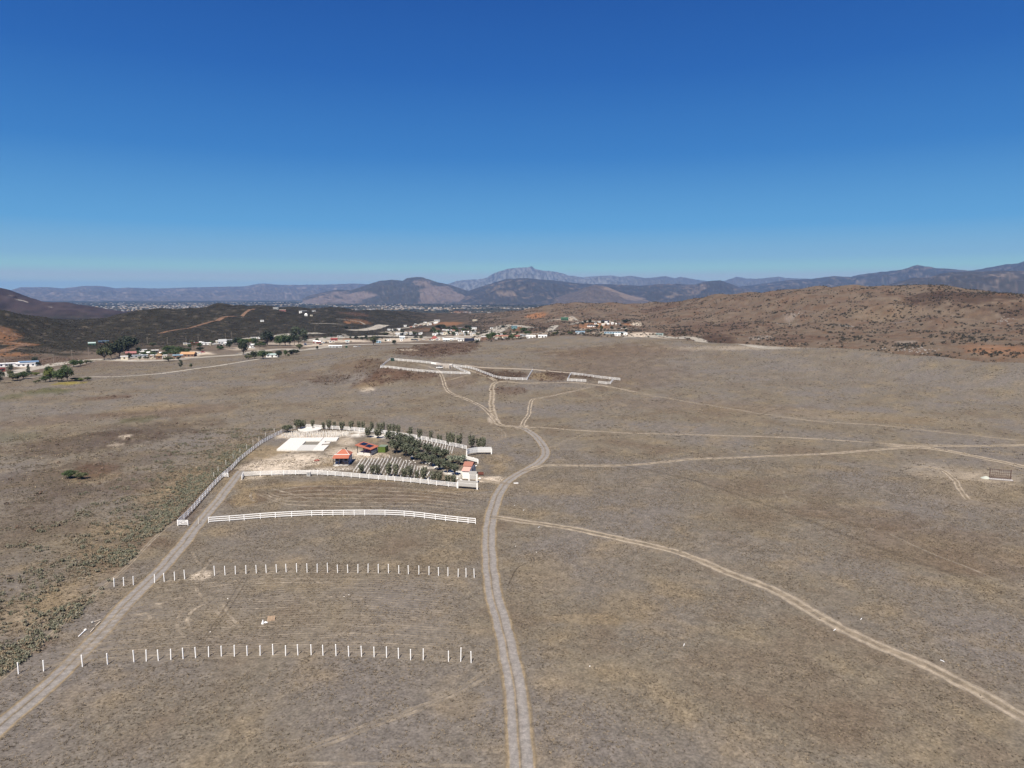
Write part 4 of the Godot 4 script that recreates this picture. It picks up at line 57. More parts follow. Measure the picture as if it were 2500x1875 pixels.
const BUILDINGS = [[-238.91,-1392.48,5.33,4.26,2.71,0.17,0,0,0,"white boxy house with a flat roof below the dark ridge, first of the hillside lane"],[-230.64,-1392.35,4.36,4,2.71,0.16,0,0,0,"white boxy house with a flat roof on the hillside lane beside a parked pickup"],[-224.34,-1423.38,5.94,4.75,2.2,0.16,0,0,2,"low white shed with a grey roof on the hillside lane"],[-223.2,-1499.64,5.74,4.59,3.17,0.15,0,0,0,"white cube house standing alone above the hillside lane"],[-202.39,-1473.47,5.13,4.1,2.3,0.14,0,0,2,"small white house with a grey roof halfway up the hillside lane"],[-209.99,-1561.13,4.34,4,2.2,0.13,1,2,2,"small grey gabled cabin high on the hillside lane"],[-193.7,-1602.04,6.68,5.34,3.74,0.12,0,0,2,"white house with a grey slab roof near the top of the hillside lane"],[-173.61,-1661.03,12.68,10.14,4.15,0.1,0,2,0,"grey house under a broad white slab roof at the top of the hillside lane"],[-195.34,-1227.24,6.83,5.47,2.46,0.16,0,0,0,"white house beside the dark grey two storey house on the town road"],[-189.51,-1231.1,6,4.8,3.98,0.15,0,3,2,"dark grey two storey house behind the pale blue gabled house"],[-189.3,-1276.3,4.89,4,2.2,0.15,0,0,0,"white flat house behind the dark grey two storey house"],[-176.45,-1251.36,5.23,4.18,2.2,0.14,0,0,2,"low white outbuilding with grey roof in the scrapyard rows"],[-169.77,-1107.13,7.71,6.17,3.61,0.15,1,14,0,"pale blue two storey house with a steep white gable"],[-160.61,-1038.97,3.62,4,2.2,0.15,0,0,0,"small white annexe in front of the pale blue gabled house"],[-182.14,-1057.48,6.79,1.84,2.2,0.17,0,0,0,"long low white trailer on bare ground by the round tree"],[-144.76,-1059.6,9.58,7.67,2.48,0.14,0,3,1,"dark open shed under a cream flat roof"],[-127.55,-1174.51,5.89,4.71,3.93,0.11,0,0,0,"white two storey block with one dark window"],[-112.52,-1039.94,8.68,6.95,2.26,0.11,2,1,6,"house with a bright red hipped roof behind the dark boundary wall"],[-92.03,-1004.71,9.78,7.83,2.43,0.09,1,2,0,"grey house with a white gable beside the dark boundary wall"],[-81.73,-1027.2,5.87,4.69,2.4,0.08,0,0,0,"white flat house between the grey gabled house and the greenish house"],[-70.86,-993.2,8.29,6.64,2.9,0.07,1,0,2,"white house with greenish grey gabled roof and two windows"],[-58.25,-977,12.89,10.32,3.37,0.06,0,8,8,"long black warehouse beside the white greenish gabled house"],[-47.6,-978.38,7.51,1.37,2.2,0.05,0,0,0,"low white shed beyond the black warehouse"],[-37.04,-970.36,9.45,7.56,4.43,0.04,0,7,0,"reddish two storey house with white trim beside a dark tree"],[-89.77,-1157.55,6.45,5.16,3.09,0.08,0,0,2,"white house with grey roof above the cream roadside wall"],[-109.75,-1181.42,6.58,5.26,4.34,0.09,0,1,1,"cream two storey house above the roadside wall"],[-114.62,-1184.91,3.14,4,2.38,0.1,0,0,0,"tiny white cube beside the cream two storey house"],[-69.54,-1310.03,10.01,8.01,3.64,0.05,0,0,2,"white villa with a deep porch under a grey slab on the upper street"],[-76,-1182.3,9.04,7.23,2.76,0.06,1,2,0,"pale grey gabled house in front of the white villa"],[-109.13,-1270.78,7.95,6.36,2.2,0.09,0,7,2,"brown house with a flat grey roof on the upper street"],[-97.44,-1355.27,6.6,5.28,2.2,0.07,0,3,2,"low dark house under a grey roof in the upper trees"],[-118.37,-1294.45,9,7.2,2.2,0.09,1,7,2,"brown gabled house behind the cream two storey house"],[-83.51,-1617.92,10.11,8.09,2.7,0.05,0,1,1,"cream unfinished house on the scrub slope"],[4.17,-1256.58,10.09,8.07,4.57,0,0,5,4,"blue two storey house with a teal slab roof on the scrub slope"],[-13.32,-1013.45,19.7,5.43,2.2,0.01,1,1,12,"long house with a terracotta tiled roof"],[6.37,-952.48,7.66,6.13,2.2,-0.01,1,1,6,"cream house with a dark red gabled roof next to the white warehouse"],[23.18,-874.47,11.14,3.52,2.2,-0.03,1,0,0,"white metal warehouse with a plain white roof"],[35.24,-826.68,9.98,3.88,2.2,-0.04,1,0,0,"white open-sided shed with a pale ribbed roof"],[88.7,-933.68,11.85,9.48,3.09,-0.09,0,14,10,"white and blue warehouse with a pale blue roof at the field edge"],[100.64,-1372.28,13.74,10.99,3.19,-0.07,1,9,9,"dark green house with a pale green roof on a bare terrace"],[-37.13,-1300.33,5.23,4.18,2.37,0.03,0,0,2,"small white house at the bend of the slope road"],[16.63,-973.03,5.22,4.18,2.2,-0.02,0,2,2,"small grey shed behind the white warehouse"],[1.78,-1082.61,7.99,1.45,2.2,0,0,1,1,"low cream wall-like building under dark cypress"],[131.71,-1192.83,13.57,4.79,2.3,-0.11,1,0,3,"long white house with a dark roof on an orange terrace"],[177.51,-1361.1,12.72,10.18,3.05,-0.13,0,8,8,"navy blue house with a flat roof on the upper terrace"],[161.61,-1327.62,5.33,4.26,2.27,-0.12,0,0,0,"white cube beside the navy blue house"],[137.4,-957.79,28.2,7.05,2.26,-0.14,0,10,2,"very long blue walled shed under a flat grey roof"],[134.27,-912.16,7.33,5.86,2.2,-0.15,1,0,0,"white shed with gabled roof in front of the long grey-roofed shed"],[191.85,-932.9,9.39,3.13,2.2,-0.2,0,15,15,"turquoise shipping container on the edge of the field"],[146.77,-927.38,4.97,4,2.2,-0.16,1,0,0,"small white tent-like shed at the end of the long shed"],[-210.01,-850.15,14.99,2.9,2.2,0.24,1,2,0,"long farm shed with a bright white metal roof"],[-261.04,-966.2,6.04,4.83,2.24,0.26,1,6,0,"dark red barn with a white roof half"],[-257.27,-1035.58,9.4,7.52,2.2,0.24,1,6,6,"dark red shed with a dark red roof by the road bend"],[-226.8,-986.05,5.6,4.48,2.2,0.23,1,0,15,"white trailer home with a mint green roof"],[-195.79,-845.66,2.4,4,2.2,0.23,0,9,9,"dark green tank shed at the end of the white roofed farm shed"],[-185.34,-994,6.77,5.42,3.16,0.18,0,10,0,"pale blue cabin with white roof beside a round tree"],[-181.82,-1056.1,6.61,1.5,2.2,0.17,0,0,0,"white caravan parked on bare ground"],[-197.01,-1237.56,7.02,5.62,3.48,0.16,0,0,0,"white block house at the road junction"],[-272.32,-1133.14,7.73,1.61,2.2,0.24,0,2,0,"low grey livestock shelter along the road"],[-320.37,-883.02,5.34,4.27,2.2,0.35,1,3,0,"dark cabin with a white gabled roof among green trees"],[-231.81,-690.23,11.13,5.1,2.39,0.32,1,0,15,"farmhouse with pale green roof and arched white porch"],[-366.14,-1043.32,6.3,5.04,2.24,0.34,0,0,0,"white workshop on the far road by the big dark tree"],[-373.88,-1037.56,8.36,1.74,2.2,0.35,0,0,0,"low white wall-like workshop on the far road"],[-343.04,-1067.58,3.72,4,2.2,0.31,1,0,0,"white gabled stall behind the tree row, nearest the big dark tree"],[-338.69,-1069.71,3.73,4,2.2,0.31,1,0,0,"white gabled stall behind the tree row, between the other two stalls"],[-334.63,-1071.66,3.74,4,2.2,0.3,1,0,0,"white gabled stall behind the tree row, next to the eucalyptus trees"],[-265.75,-920.44,2.78,4,2.2,0.28,0,0,0,"small white pump house at the end of the eucalyptus row"],[-267.88,-975.96,6.22,4.98,2.36,0.27,1,6,0,"red stable with a white end roof next to the pale yard"],[-386.61,-956.31,9.61,7.69,2.23,0.38,1,0,2,"white workshop with a grey gabled roof on the far road"],[-383.83,-972.2,7.17,5.74,2.2,0.38,0,2,2,"flat grey workshop beside the white gabled workshop"],[-311.7,-851.01,7.44,1.15,2.2,0.35,0,0,0,"low white garden wall building below the dark cabin"],[-359.84,-662.54,5.83,4.66,3.45,0.5,0,1,0,"cream house with an overhanging white slab roof by the big dark trees"],[-383.53,-719.03,9.46,7.57,2.2,0.49,1,11,11,"house with a pink red roof beside the big dark trees"],[-361.45,-691.07,15.81,3.65,2.2,0.48,0,2,14,"long low shed with a grey blue roof in the ranch garden"],[-333.34,-674.09,5.34,4.27,2.99,0.46,2,7,16,"thatched palapa with a steep brown roof"],[-323.48,-691.3,8.8,7.04,2.33,0.44,0,7,10,"brown kiosk with a light blue roof next to the orange hall"],[-319.17,-704.8,12.97,9.27,2.59,0.11,1,7,13,"large hall with an orange tin roof and dark walls"],[-394.94,-764.24,8.07,2.69,2.2,0.48,0,0,0,"low white bungalow in the ranch garden"],[-379,-758.53,6.66,5.33,2.2,0.46,0,3,0,"dark bungalow with a white roof edge in the ranch garden"],[-494.26,-841.93,7.39,5.91,2.2,0.53,1,9,15,"green and white house on the orange clearing"],[-499.35,-875.15,10.73,8.59,2.45,0.52,0,8,4,"dark blue shed on the orange clearing"],[-396.42,-894.6,8.63,6.9,2.2,0.42,0,6,6,"red roadside shop beside white workshops"],[-384.98,-900.06,11.82,9.46,2.2,0.4,0,0,0,"white roadside workshop beside the red shop"],[-376.02,-928.95,9.77,7.81,2.34,0.38,1,0,2,"white and grey gabled roadside workshop"],[-410.9,-582.46,13.71,5.88,2.7,0.61,0,0,0,"white warehouse with a dark grey end bay by the valley road"],[-405.67,-598.69,13.7,4.83,2.71,0.6,1,10,4,"blue roofed warehouse rising behind a white front"],[-399.01,-585.23,13.02,2.37,2.53,0.6,0,0,0,"white low front hall with a dark doorway before the blue warehouse"],[-388.05,-542.98,3.29,4,2.2,0.62,0,6,6,"small red roofed stand beside the valley road"],[-529.93,-1614.73,11.19,8.95,2.98,0.32,0,2,0,"grey house with white roof on the crest of the dark hill"],[-497.93,-1562.51,13.23,10.58,2.89,0.31,0,11,1,"pinkish unfinished house on the dark hill"],[-473.72,-1611.38,6.21,4.97,4.37,0.29,0,0,0,"white tall house on the dark hill"],[-468.81,-1622.38,11.24,9,3.4,0.28,0,3,2,"dark house beside the white tall house on the hill"],[-447.66,-1625.01,7.52,6.01,3.41,0.27,0,2,7,"grey house with brown roof on the dark hill"],[-429.17,-1497.93,5.78,4.62,3.05,0.28,2,0,0,"small white pyramid shaped house on the dark hill slope"],[-458.26,-1317.54,6.1,4.88,2.44,0.33,0,0,0,"white box cabin alone on the dark hillside"],[-420.81,-1507.34,4.65,4,2.23,0.27,0,1,1,"cream shed near the white pyramid house"],[-105.07,-1285.14,5.14,4.11,2.2,0.08,1,2,12,"small pale house in the dense cluster on the upper town street"],[-124.92,-1198.85,2.45,4,2.2,0.1,1,2,0,"small pale house in the dense cluster on the upper town street"],[-108.69,-1292.03,2.92,4,2.2,0.08,1,0,0,"small pale house in the dense cluster on the upper town street"],[-103.92,-1202.18,3.17,4,2.2,0.09,1,14,1,"small pale house in the dense cluster on the upper town street"],[-64.6,-1137,3.28,4,2.2,0.06,0,0,0,"small pale house in the dense cluster on the upper town street"],[-66.8,-1172.19,3.34,4,2.2,0.06,0,0,1,"small pale house in the dense cluster on the upper town street"],[-75.25,-1143.61,2.24,4,2.2,0.07,0,14,2,"small pale house in the dense cluster on the upper town street"],[-107.87,-1204.26,4.96,4,2.2,0.09,1,2,12,"small pale house in the dense cluster on the upper town street"],[-68.12,-1239.76,4.29,4,2.2,0.05,1,0,2,"small pale house in the dense cluster on the upper town street"],[-63,-1169.49,3.03,4,2.2,0.05,0,7,2,"small pale house in the dense cluster on the upper town street"],[-77.74,-1182.32,4.74,4,2.2,0.07,0,0,12,"small pale house in the dense cluster on the upper town street"],[-92.24,-1162.33,3.7,4,2.2,0.08,1,0,2,"small pale house in the dense cluster on the upper town street"],[-123.82,-1208.13,2.96,4,2.2,0.1,1,7,0,"small pale house in the dense cluster on the upper town street"],[-104.67,-1206.96,2.67,4,2.2,0.09,0,1,0,"small pale house in the dense cluster on the upper town street"],[-116.16,-1277.98,2.66,4,2.2,0.09,1,14,1,"small pale house in the dense cluster on the upper town street"],[-94.82,-1188.39,4.39,4,2.2,0.08,0,0,1,"small pale house in the dense cluster on the upper town street"],[-92.83,-1174.13,2.68,4,2.2,0.08,1,14,2,"small pale house in the dense cluster on the upper town street"],[-127.97,-1193.56,3.07,4,2.2,0.11,0,0,2,"small pale house in the dense cluster on the upper town street"],[-141.86,-1311.37,3.76,4,2.2,0.11,0,1,2,"small pale house in the dense cluster on the upper town street"],[-100.53,-1245.35,4.63,4,2.2,0.08,0,0,1,"small pale house in the dense cluster on the upper town street"],[-96.44,-1169.08,3.34,4,2.2,0.08,0,7,0,"small pale house in the dense cluster on the upper town street"],[-110.23,-1186.94,3.29,4,2.2,0.09,0,0,2,"small pale house in the dense cluster on the upper town street"],[-120.16,-1216.61,4.62,4,2.2,0.1,0,0,2,"small pale house in the dense cluster on the upper town street"],[-95.55,-1177.05,2.53,4,2.2,0.08,1,1,12,"small pale house in the dense cluster on the upper town street"],[-126.18,-1201.33,4.01,4,2.2,0.1,0,0,12,"small pale house in the dense cluster on the upper town street"],[-92.46,-1193.78,4.14,4,2.2,0.08,0,0,0,"small pale house in the dense cluster on the upper town street"],[-124.75,-1303.06,4.06,4,2.2,0.1,1,7,0,"small pale house in the dense cluster on the upper town street"],[-87.41,-1264.5,3.84,4,2.2,0.07,1,0,12,"small pale house in the dense cluster on the upper town street"],[-100.6,-1260.03,2.71,4,2.2,0.08,0,2,12,"small pale house in the dense cluster on the upper town street"],[-135.17,-1289.28,3.07,4,2.2,0.1,0,0,1,"small pale house in the dense cluster on the upper town street"],[-96.26,-1252.65,2.66,4,2.2,0.08,0,0,1,"small pale house in the dense cluster on the upper town street"],[-59.98,-1130.78,4.85,4,2.71,0.05,0,1,0,"small pale house in the dense cluster on the upper town street"],[-115.21,-1208.05,2.99,4,2.2,0.1,0,0,0,"small pale house in the dense cluster on the upper town street"],[-63.13,-1220.79,3.73,4,2.2,0.05,0,14,0,"small pale house in the dense cluster on the upper town street"],[-133.43,-1281.31,4.57,4,2.2,0.1,0,0,0,"small pale house in the dense cluster on the upper town street"],[-60.69,-1152.79,4.7,4,2.23,0.05,0,0,2,"small pale house in the dense cluster on the upper town street"],[-84.67,-1184.33,2.42,4,2.2,0.07,0,14,1,"small pale house in the dense cluster on the upper town street"],[-158.65,-1237.72,5.11,4.09,3.03,0.13,0,0,2,"small pale outbuilding in the scrapyard rows behind the town road"],[-184.75,-1265.48,3.43,4,2.2,0.14,0,2,2,"small pale outbuilding in the scrapyard rows behind the town road"],[-202.1,-1270.47,3.88,4,2.26,0.16,0,2,1,"small pale outbuilding in the scrapyard rows behind the town road"],[-196.51,-1266.45,3.44,4,2.2,0.15,1,0,2,"small pale outbuilding in the scrapyard rows behind the town road"],[-195.64,-1268.19,5.16,4.13,3.03,0.15,0,1,1,"small pale outbuilding in the scrapyard rows behind the town road"],[-158.7,-1249.38,5.22,4.17,2.72,0.13,0,0,0,"small pale outbuilding in the scrapyard rows behind the town road"],[-180.44,-1268.32,2.53,4,2.2,0.14,0,0,0,"small pale outbuilding in the scrapyard rows behind the town road"],[-187.4,-1247.64,3.95,4,2.2,0.15,1,0,2,"small pale outbuilding in the scrapyard rows behind the town road"],[-163.1,-1267.98,3.14,4,2.2,0.13,0,0,0,"small pale outbuilding in the scrapyard rows behind the town road"],[-199.82,-1276.75,2.78,4,2.2,0.16,0,7,1,"small pale outbuilding in the scrapyard rows behind the town road"],[-185.98,-1258.26,5.04,4.03,2.43,0.15,0,1,2,"small pale outbuilding in the scrapyard rows behind the town road"],[-192.37,-1244.16,4.1,4,2.26,0.15,0,0,2,"small pale outbuilding in the scrapyard rows behind the town road"],[-202.55,-1253.44,2.5,4,2.2,0.16,1,2,0,"small pale outbuilding in the scrapyard rows behind the town road"],[-194.25,-1277.81,3.86,4,2.2,0.15,0,0,2,"small pale outbuilding in the scrapyard rows behind the town road"],[-196.45,-1254.33,4.65,4,2.2,0.16,0,1,0,"small pale outbuilding in the scrapyard rows behind the town road"],[-177.47,-1259.14,5.29,4.23,2.87,0.14,0,0,2,"small pale outbuilding in the scrapyard rows behind the town road"],[-194.46,-1260.41,5.15,4.12,2.2,0.15,0,14,0,"small pale outbuilding in the scrapyard rows behind the town road"],[-181.19,-1282.41,4.18,4,2.2,0.14,1,1,1,"small pale outbuilding in the scrapyard rows behind the town road"],[-188.16,-1267.67,4.87,4,2.79,0.15,0,7,0,"small pale outbuilding in the scrapyard rows behind the town road"],[-158.86,-1251.27,5.16,4.13,3.05,0.13,0,1,2,"small pale outbuilding in the scrapyard rows behind the town road"],[-169.17,-1582.61,6.7,5.36,2.2,0.11,1,0,0,"small pale house along the hillside lane"],[-192.33,-1510.37,6.42,5.14,2.58,0.13,0,7,12,"small pale house along the hillside lane"],[-192.75,-1543.14,6.04,4.83,2.59,0.12,0,1,2,"small pale house along the hillside lane"],[-204.89,-1508.96,5.87,4.7,2.46,0.13,0,7,0,"small pale house along the hillside lane"],[-204.37,-1453.81,5.87,4.69,2.34,0.14,1,7,12,"small pale house along the hillside lane"],[-168.98,-1612.72,6.02,4.82,2.59,0.1,1,0,1,"small pale house along the hillside lane"],[-217.86,-1386.78,3.16,4,2.2,0.16,1,0,0,"small pale house along the hillside lane"],[-189.94,-1561.02,6.6,5.28,3.2,0.12,0,1,12,"small pale house along the hillside lane"],[-176.35,-1550.63,4.99,4,2.24,0.11,1,0,0,"small pale house along the hillside lane"],[-195.32,-1526.11,6.04,4.83,2.47,0.13,0,0,1,"small pale house along the hillside lane"],[-183.36,-1570.98,4.16,4,2.2,0.12,1,7,1,"small pale house along the hillside lane"],[-168.22,-1616.12,5.58,4.47,2.44,0.1,0,0,0,"small pale house along the hillside lane"],[-219.85,-1397.58,3.42,4,2.2,0.16,0,1,0,"small pale house along the hillside lane"],[-200.48,-1504.41,5.68,4.54,3.28,0.13,0,7,1,"small pale house along the hillside lane"],[-179.91,-1531.92,3.2,4,2.2,0.12,1,0,1,"small pale house along the hillside lane"],[-94.5,-1020.77,4.16,4,2.2,0.09,1,0,1,"small pale house between the dark boundary wall and the black warehouse"],[-117.35,-1025.18,2.76,4,2.2,0.11,0,2,12,"small pale house between the dark boundary wall and the black warehouse"],[-89.88,-1014.32,2.12,4,2.2,0.09,1,7,0,"small pale house between the dark boundary wall and the black warehouse"],[-106.3,-1042.78,3.15,4,2.2,0.1,0,0,0,"small pale house between the dark boundary wall and the black warehouse"],[-107.74,-1030.14,3.96,4,2.2,0.1,0,2,0,"small pale house between the dark boundary wall and the black warehouse"],[-100.55,-1045.12,2.68,4,2.2,0.1,1,2,2,"small pale house between the dark boundary wall and the black warehouse"],[-78.16,-1023.19,3.72,4,2.2,0.08,1,0,0,"small pale house between the dark boundary wall and the black warehouse"],[-106.56,-1030.66,2.94,4,2.2,0.1,0,0,12,"small pale house between the dark boundary wall and the black warehouse"],[-84.01,-1025.41,4.09,4,2.2,0.08,0,0,2,"small pale house between the dark boundary wall and the black warehouse"],[-86.7,-1015.71,3.12,4,2.2,0.09,1,1,0,"small pale house between the dark boundary wall and the black warehouse"],[-83.7,-1006.66,2.1,4,2.2,0.08,1,2,0,"small pale house between the dark boundary wall and the black warehouse"],[-114.79,-1031.17,4.07,4,2.2,0.11,0,0,12,"small pale house between the dark boundary wall and the black warehouse"],[-52.76,-985.3,4.24,4,2.2,0.05,0,0,1,"small pale house between the dark boundary wall and the black warehouse"],[-362.38,-905.87,2.03,4,2.2,0.38,1,0,0,"small pale roadside workshop on the far valley road"],[-366.7,-904.8,2.65,4,2.2,0.39,0,0,2,"small pale roadside workshop on the far valley road"],[-386.82,-903.14,3.26,4,2.2,0.4,0,1,2,"small pale roadside workshop on the far valley road"],[-396.7,-878.79,3.59,4,2.2,0.42,0,0,2,"small pale roadside workshop on the far valley road"],[-367.15,-916.48,2.26,4,2.2,0.38,0,14,0,"small pale roadside workshop on the far valley road"],[-376.42,-892.19,2.14,4,2.2,0.4,0,1,1,"small pale roadside workshop on the far valley road"],[-395.96,-916.28,2.54,4,2.2,0.41,0,0,0,"small pale roadside workshop on the far valley road"],[-403.86,-884.09,4.01,4,2.2,0.43,0,1,0,"small pale roadside workshop on the far valley road"],[-394.25,-911.56,4.06,4,2.2,0.41,0,0,2,"small pale roadside workshop on the far valley road"],[-401.2,-900.64,2.53,4,2.2,0.42,1,7,2,"small pale roadside workshop on the far valley road"],[-386.33,-899.47,2.98,4,2.2,0.41,0,2,2,"small pale roadside workshop on the far valley road"],[-397.77,-913.65,2.68,4,2.2,0.41,1,0,0,"small pale roadside workshop on the far valley road"],[-382.81,-907.05,3.12,4,2.2,0.4,0,14,12,"small pale roadside workshop on the far valley road"],[-344.7,-681.35,1.76,4,2.2,0.47,0,1,12,"small pale hut in the walled ranch garden"],[-354.51,-742.01,2.37,4,2.2,0.45,0,7,2,"small pale hut in the walled ranch garden"],[-336.18,-684.61,1.53,4,2.2,0.46,1,0,2,"small pale hut in the walled ranch garden"],[-374,-722.86,2.12,4,2.2,0.48,0,0,2,"small pale hut in the walled ranch garden"],[-346.67,-697.97,2.85,4,2.2,0.46,1,2,2,"small pale hut in the walled ranch garden"],[-349.09,-692.3,2.75,4,2.2,0.47,0,1,0,"small pale hut in the walled ranch garden"],[-360.21,-731.65,2.13,4,2.2,0.46,0,0,12,"small pale hut in the walled ranch garden"],[-344.03,-698.38,3.02,4,2.2,0.46,1,0,12,"small pale hut in the walled ranch garden"],[-355.72,-723.43,1.99,4,2.2,0.46,1,0,0,"small pale hut in the walled ranch garden"],[-380.35,-741,2.44,4,2.2,0.47,0,0,0,"small pale hut in the walled ranch garden"],[-334.15,-680.79,2.06,4,2.2,0.46,0,0,0,"small pale hut in the walled ranch garden"],[-349.23,-693.79,3.22,4,2.2,0.47,0,0,2,"small pale hut in the walled ranch garden"],[-369.75,-726.28,3.01,4,2.2,0.47,1,1,0,"small pale hut in the walled ranch garden"],[-336.31,-692.74,2.92,4,2.2,0.45,0,1,0,"small pale hut in the walled ranch garden"],[-382.16,-733.02,1.66,4,2.2,0.48,1,0,2,"small pale hut in the walled ranch garden"],[-25.44,-1095.46,2.07,4,2.2,0.02,1,0,2,"small pale house near the terracotta roofed house"],[-15.74,-1081.81,3.84,4,2.2,0.01,1,2,2,"small pale house near the terracotta roofed house"],[25.87,-962.64,3.1,4,2.2,-0.03,0,1,1,"small pale house near the terracotta roofed house"],[-22.93,-1072.44,2.36,4,2.2,0.02,0,2,2,"small pale house near the terracotta roofed house"],[14.15,-1015.73,3.35,4,2.2,-0.01,0,0,2,"small pale house near the terracotta roofed house"],[-22.71,-1084.8,4.09,4,2.2,0.02,0,2,1,"small pale house near the terracotta roofed house"],[-14.26,-1053.07,2.93,4,2.2,0.01,0,14,12,"small pale house near the terracotta roofed house"],[21.77,-990.63,2.31,4,2.2,-0.02,0,1,0,"small pale house near the terracotta roofed house"],[20.74,-959.77,3.53,4,2.2,-0.02,0,7,2,"small pale house near the terracotta roofed house"],[12.41,-1005.8,1.93,4,2.2,-0.01,1,2,2,"small pale house near the terracotta roofed house"],[-23.73,-1094,2.71,4,2.2,0.02,0,2,0,"small pale house near the terracotta roofed house"],[-14.94,-1082.39,2.17,4,2.2,0.01,0,0,0,"small pale house near the terracotta roofed house"],[22.97,-990.21,2.42,4,2.2,-0.02,0,2,2,"small pale house near the terracotta roofed house"],[-386.37,-937.33,2.61,4,2.2,0.39,1,7,0,"small pale hut beside the far road workshops"],[-365.19,-925.99,3.25,4,2.2,0.38,0,0,2,"small pale hut beside the far road workshops"],[-385.6,-945.34,2.6,4,2.2,0.39,0,0,0,"small pale hut beside the far road workshops"],[-385.39,-935.88,3.18,4,2.2,0.39,0,1,1,"small pale hut beside the far road workshops"],[-379.17,-933.54,2.54,4,2.2,0.39,0,0,1,"small pale hut beside the far road workshops"],[-373.23,-944.02,3,4,2.2,0.38,0,0,0,"small pale hut beside the far road workshops"],[-376.94,-933.62,2.92,4,2.2,0.38,0,0,0,"small pale hut beside the far road workshops"],[-366.85,-945.4,2.21,4,2.2,0.37,1,0,12,"small pale hut beside the far road workshops"],[-267.25,-982.73,2.01,4,2.2,0.27,0,0,2,"small pale hut in the yard by the red barns"],[-260.48,-978.39,3.25,4,2.2,0.26,0,0,2,"small pale hut in the yard by the red barns"],[-243.1,-975.17,2.79,4,2.2,0.24,0,1,0,"small pale hut in the yard by the red barns"],[-255.63,-971.97,2.05,4,2.2,0.26,1,14,1,"small pale hut in the yard by the red barns"],[-263.97,-982.29,2.1,4,2.2,0.26,0,1,2,"small pale hut in the yard by the red barns"],[-265.16,-967.52,2.66,4,2.2,0.27,0,0,2,"small pale hut in the yard by the red barns"],[-263.06,-977.94,1.61,4,2.2,0.26,0,7,0,"small pale hut in the yard by the red barns"],[-248.75,-980.88,3.41,4,2.2,0.25,0,0,2,"small pale hut in the yard by the red barns"],[170.47,-1221.27,4.16,4,2.2,-0.14,1,0,0,"small pale hut on the orange terraces"],[175.31,-1209.32,2.28,4,2.2,-0.14,1,1,0,"small pale hut on the orange terraces"],[162.32,-1240.49,4.97,4,2.2,-0.13,1,0,0,"small pale hut on the orange terraces"],[162.32,-1212.82,3.89,4,2.2,-0.13,1,0,0,"small pale hut on the orange terraces"],[184.6,-1235.7,2.8,4,2.2,-0.15,0,14,12,"small pale hut on the orange terraces"],[143.78,-1235.83,3.79,4,2.2,-0.12,0,0,2,"small pale hut on the orange terraces"],[143.64,-1202.39,2.5,4,2.2,-0.12,1,7,1,"small pale hut on the orange terraces"],[153.75,-1212.41,4.71,4,2.2,-0.13,1,0,1,"small pale hut on the orange terraces"]]
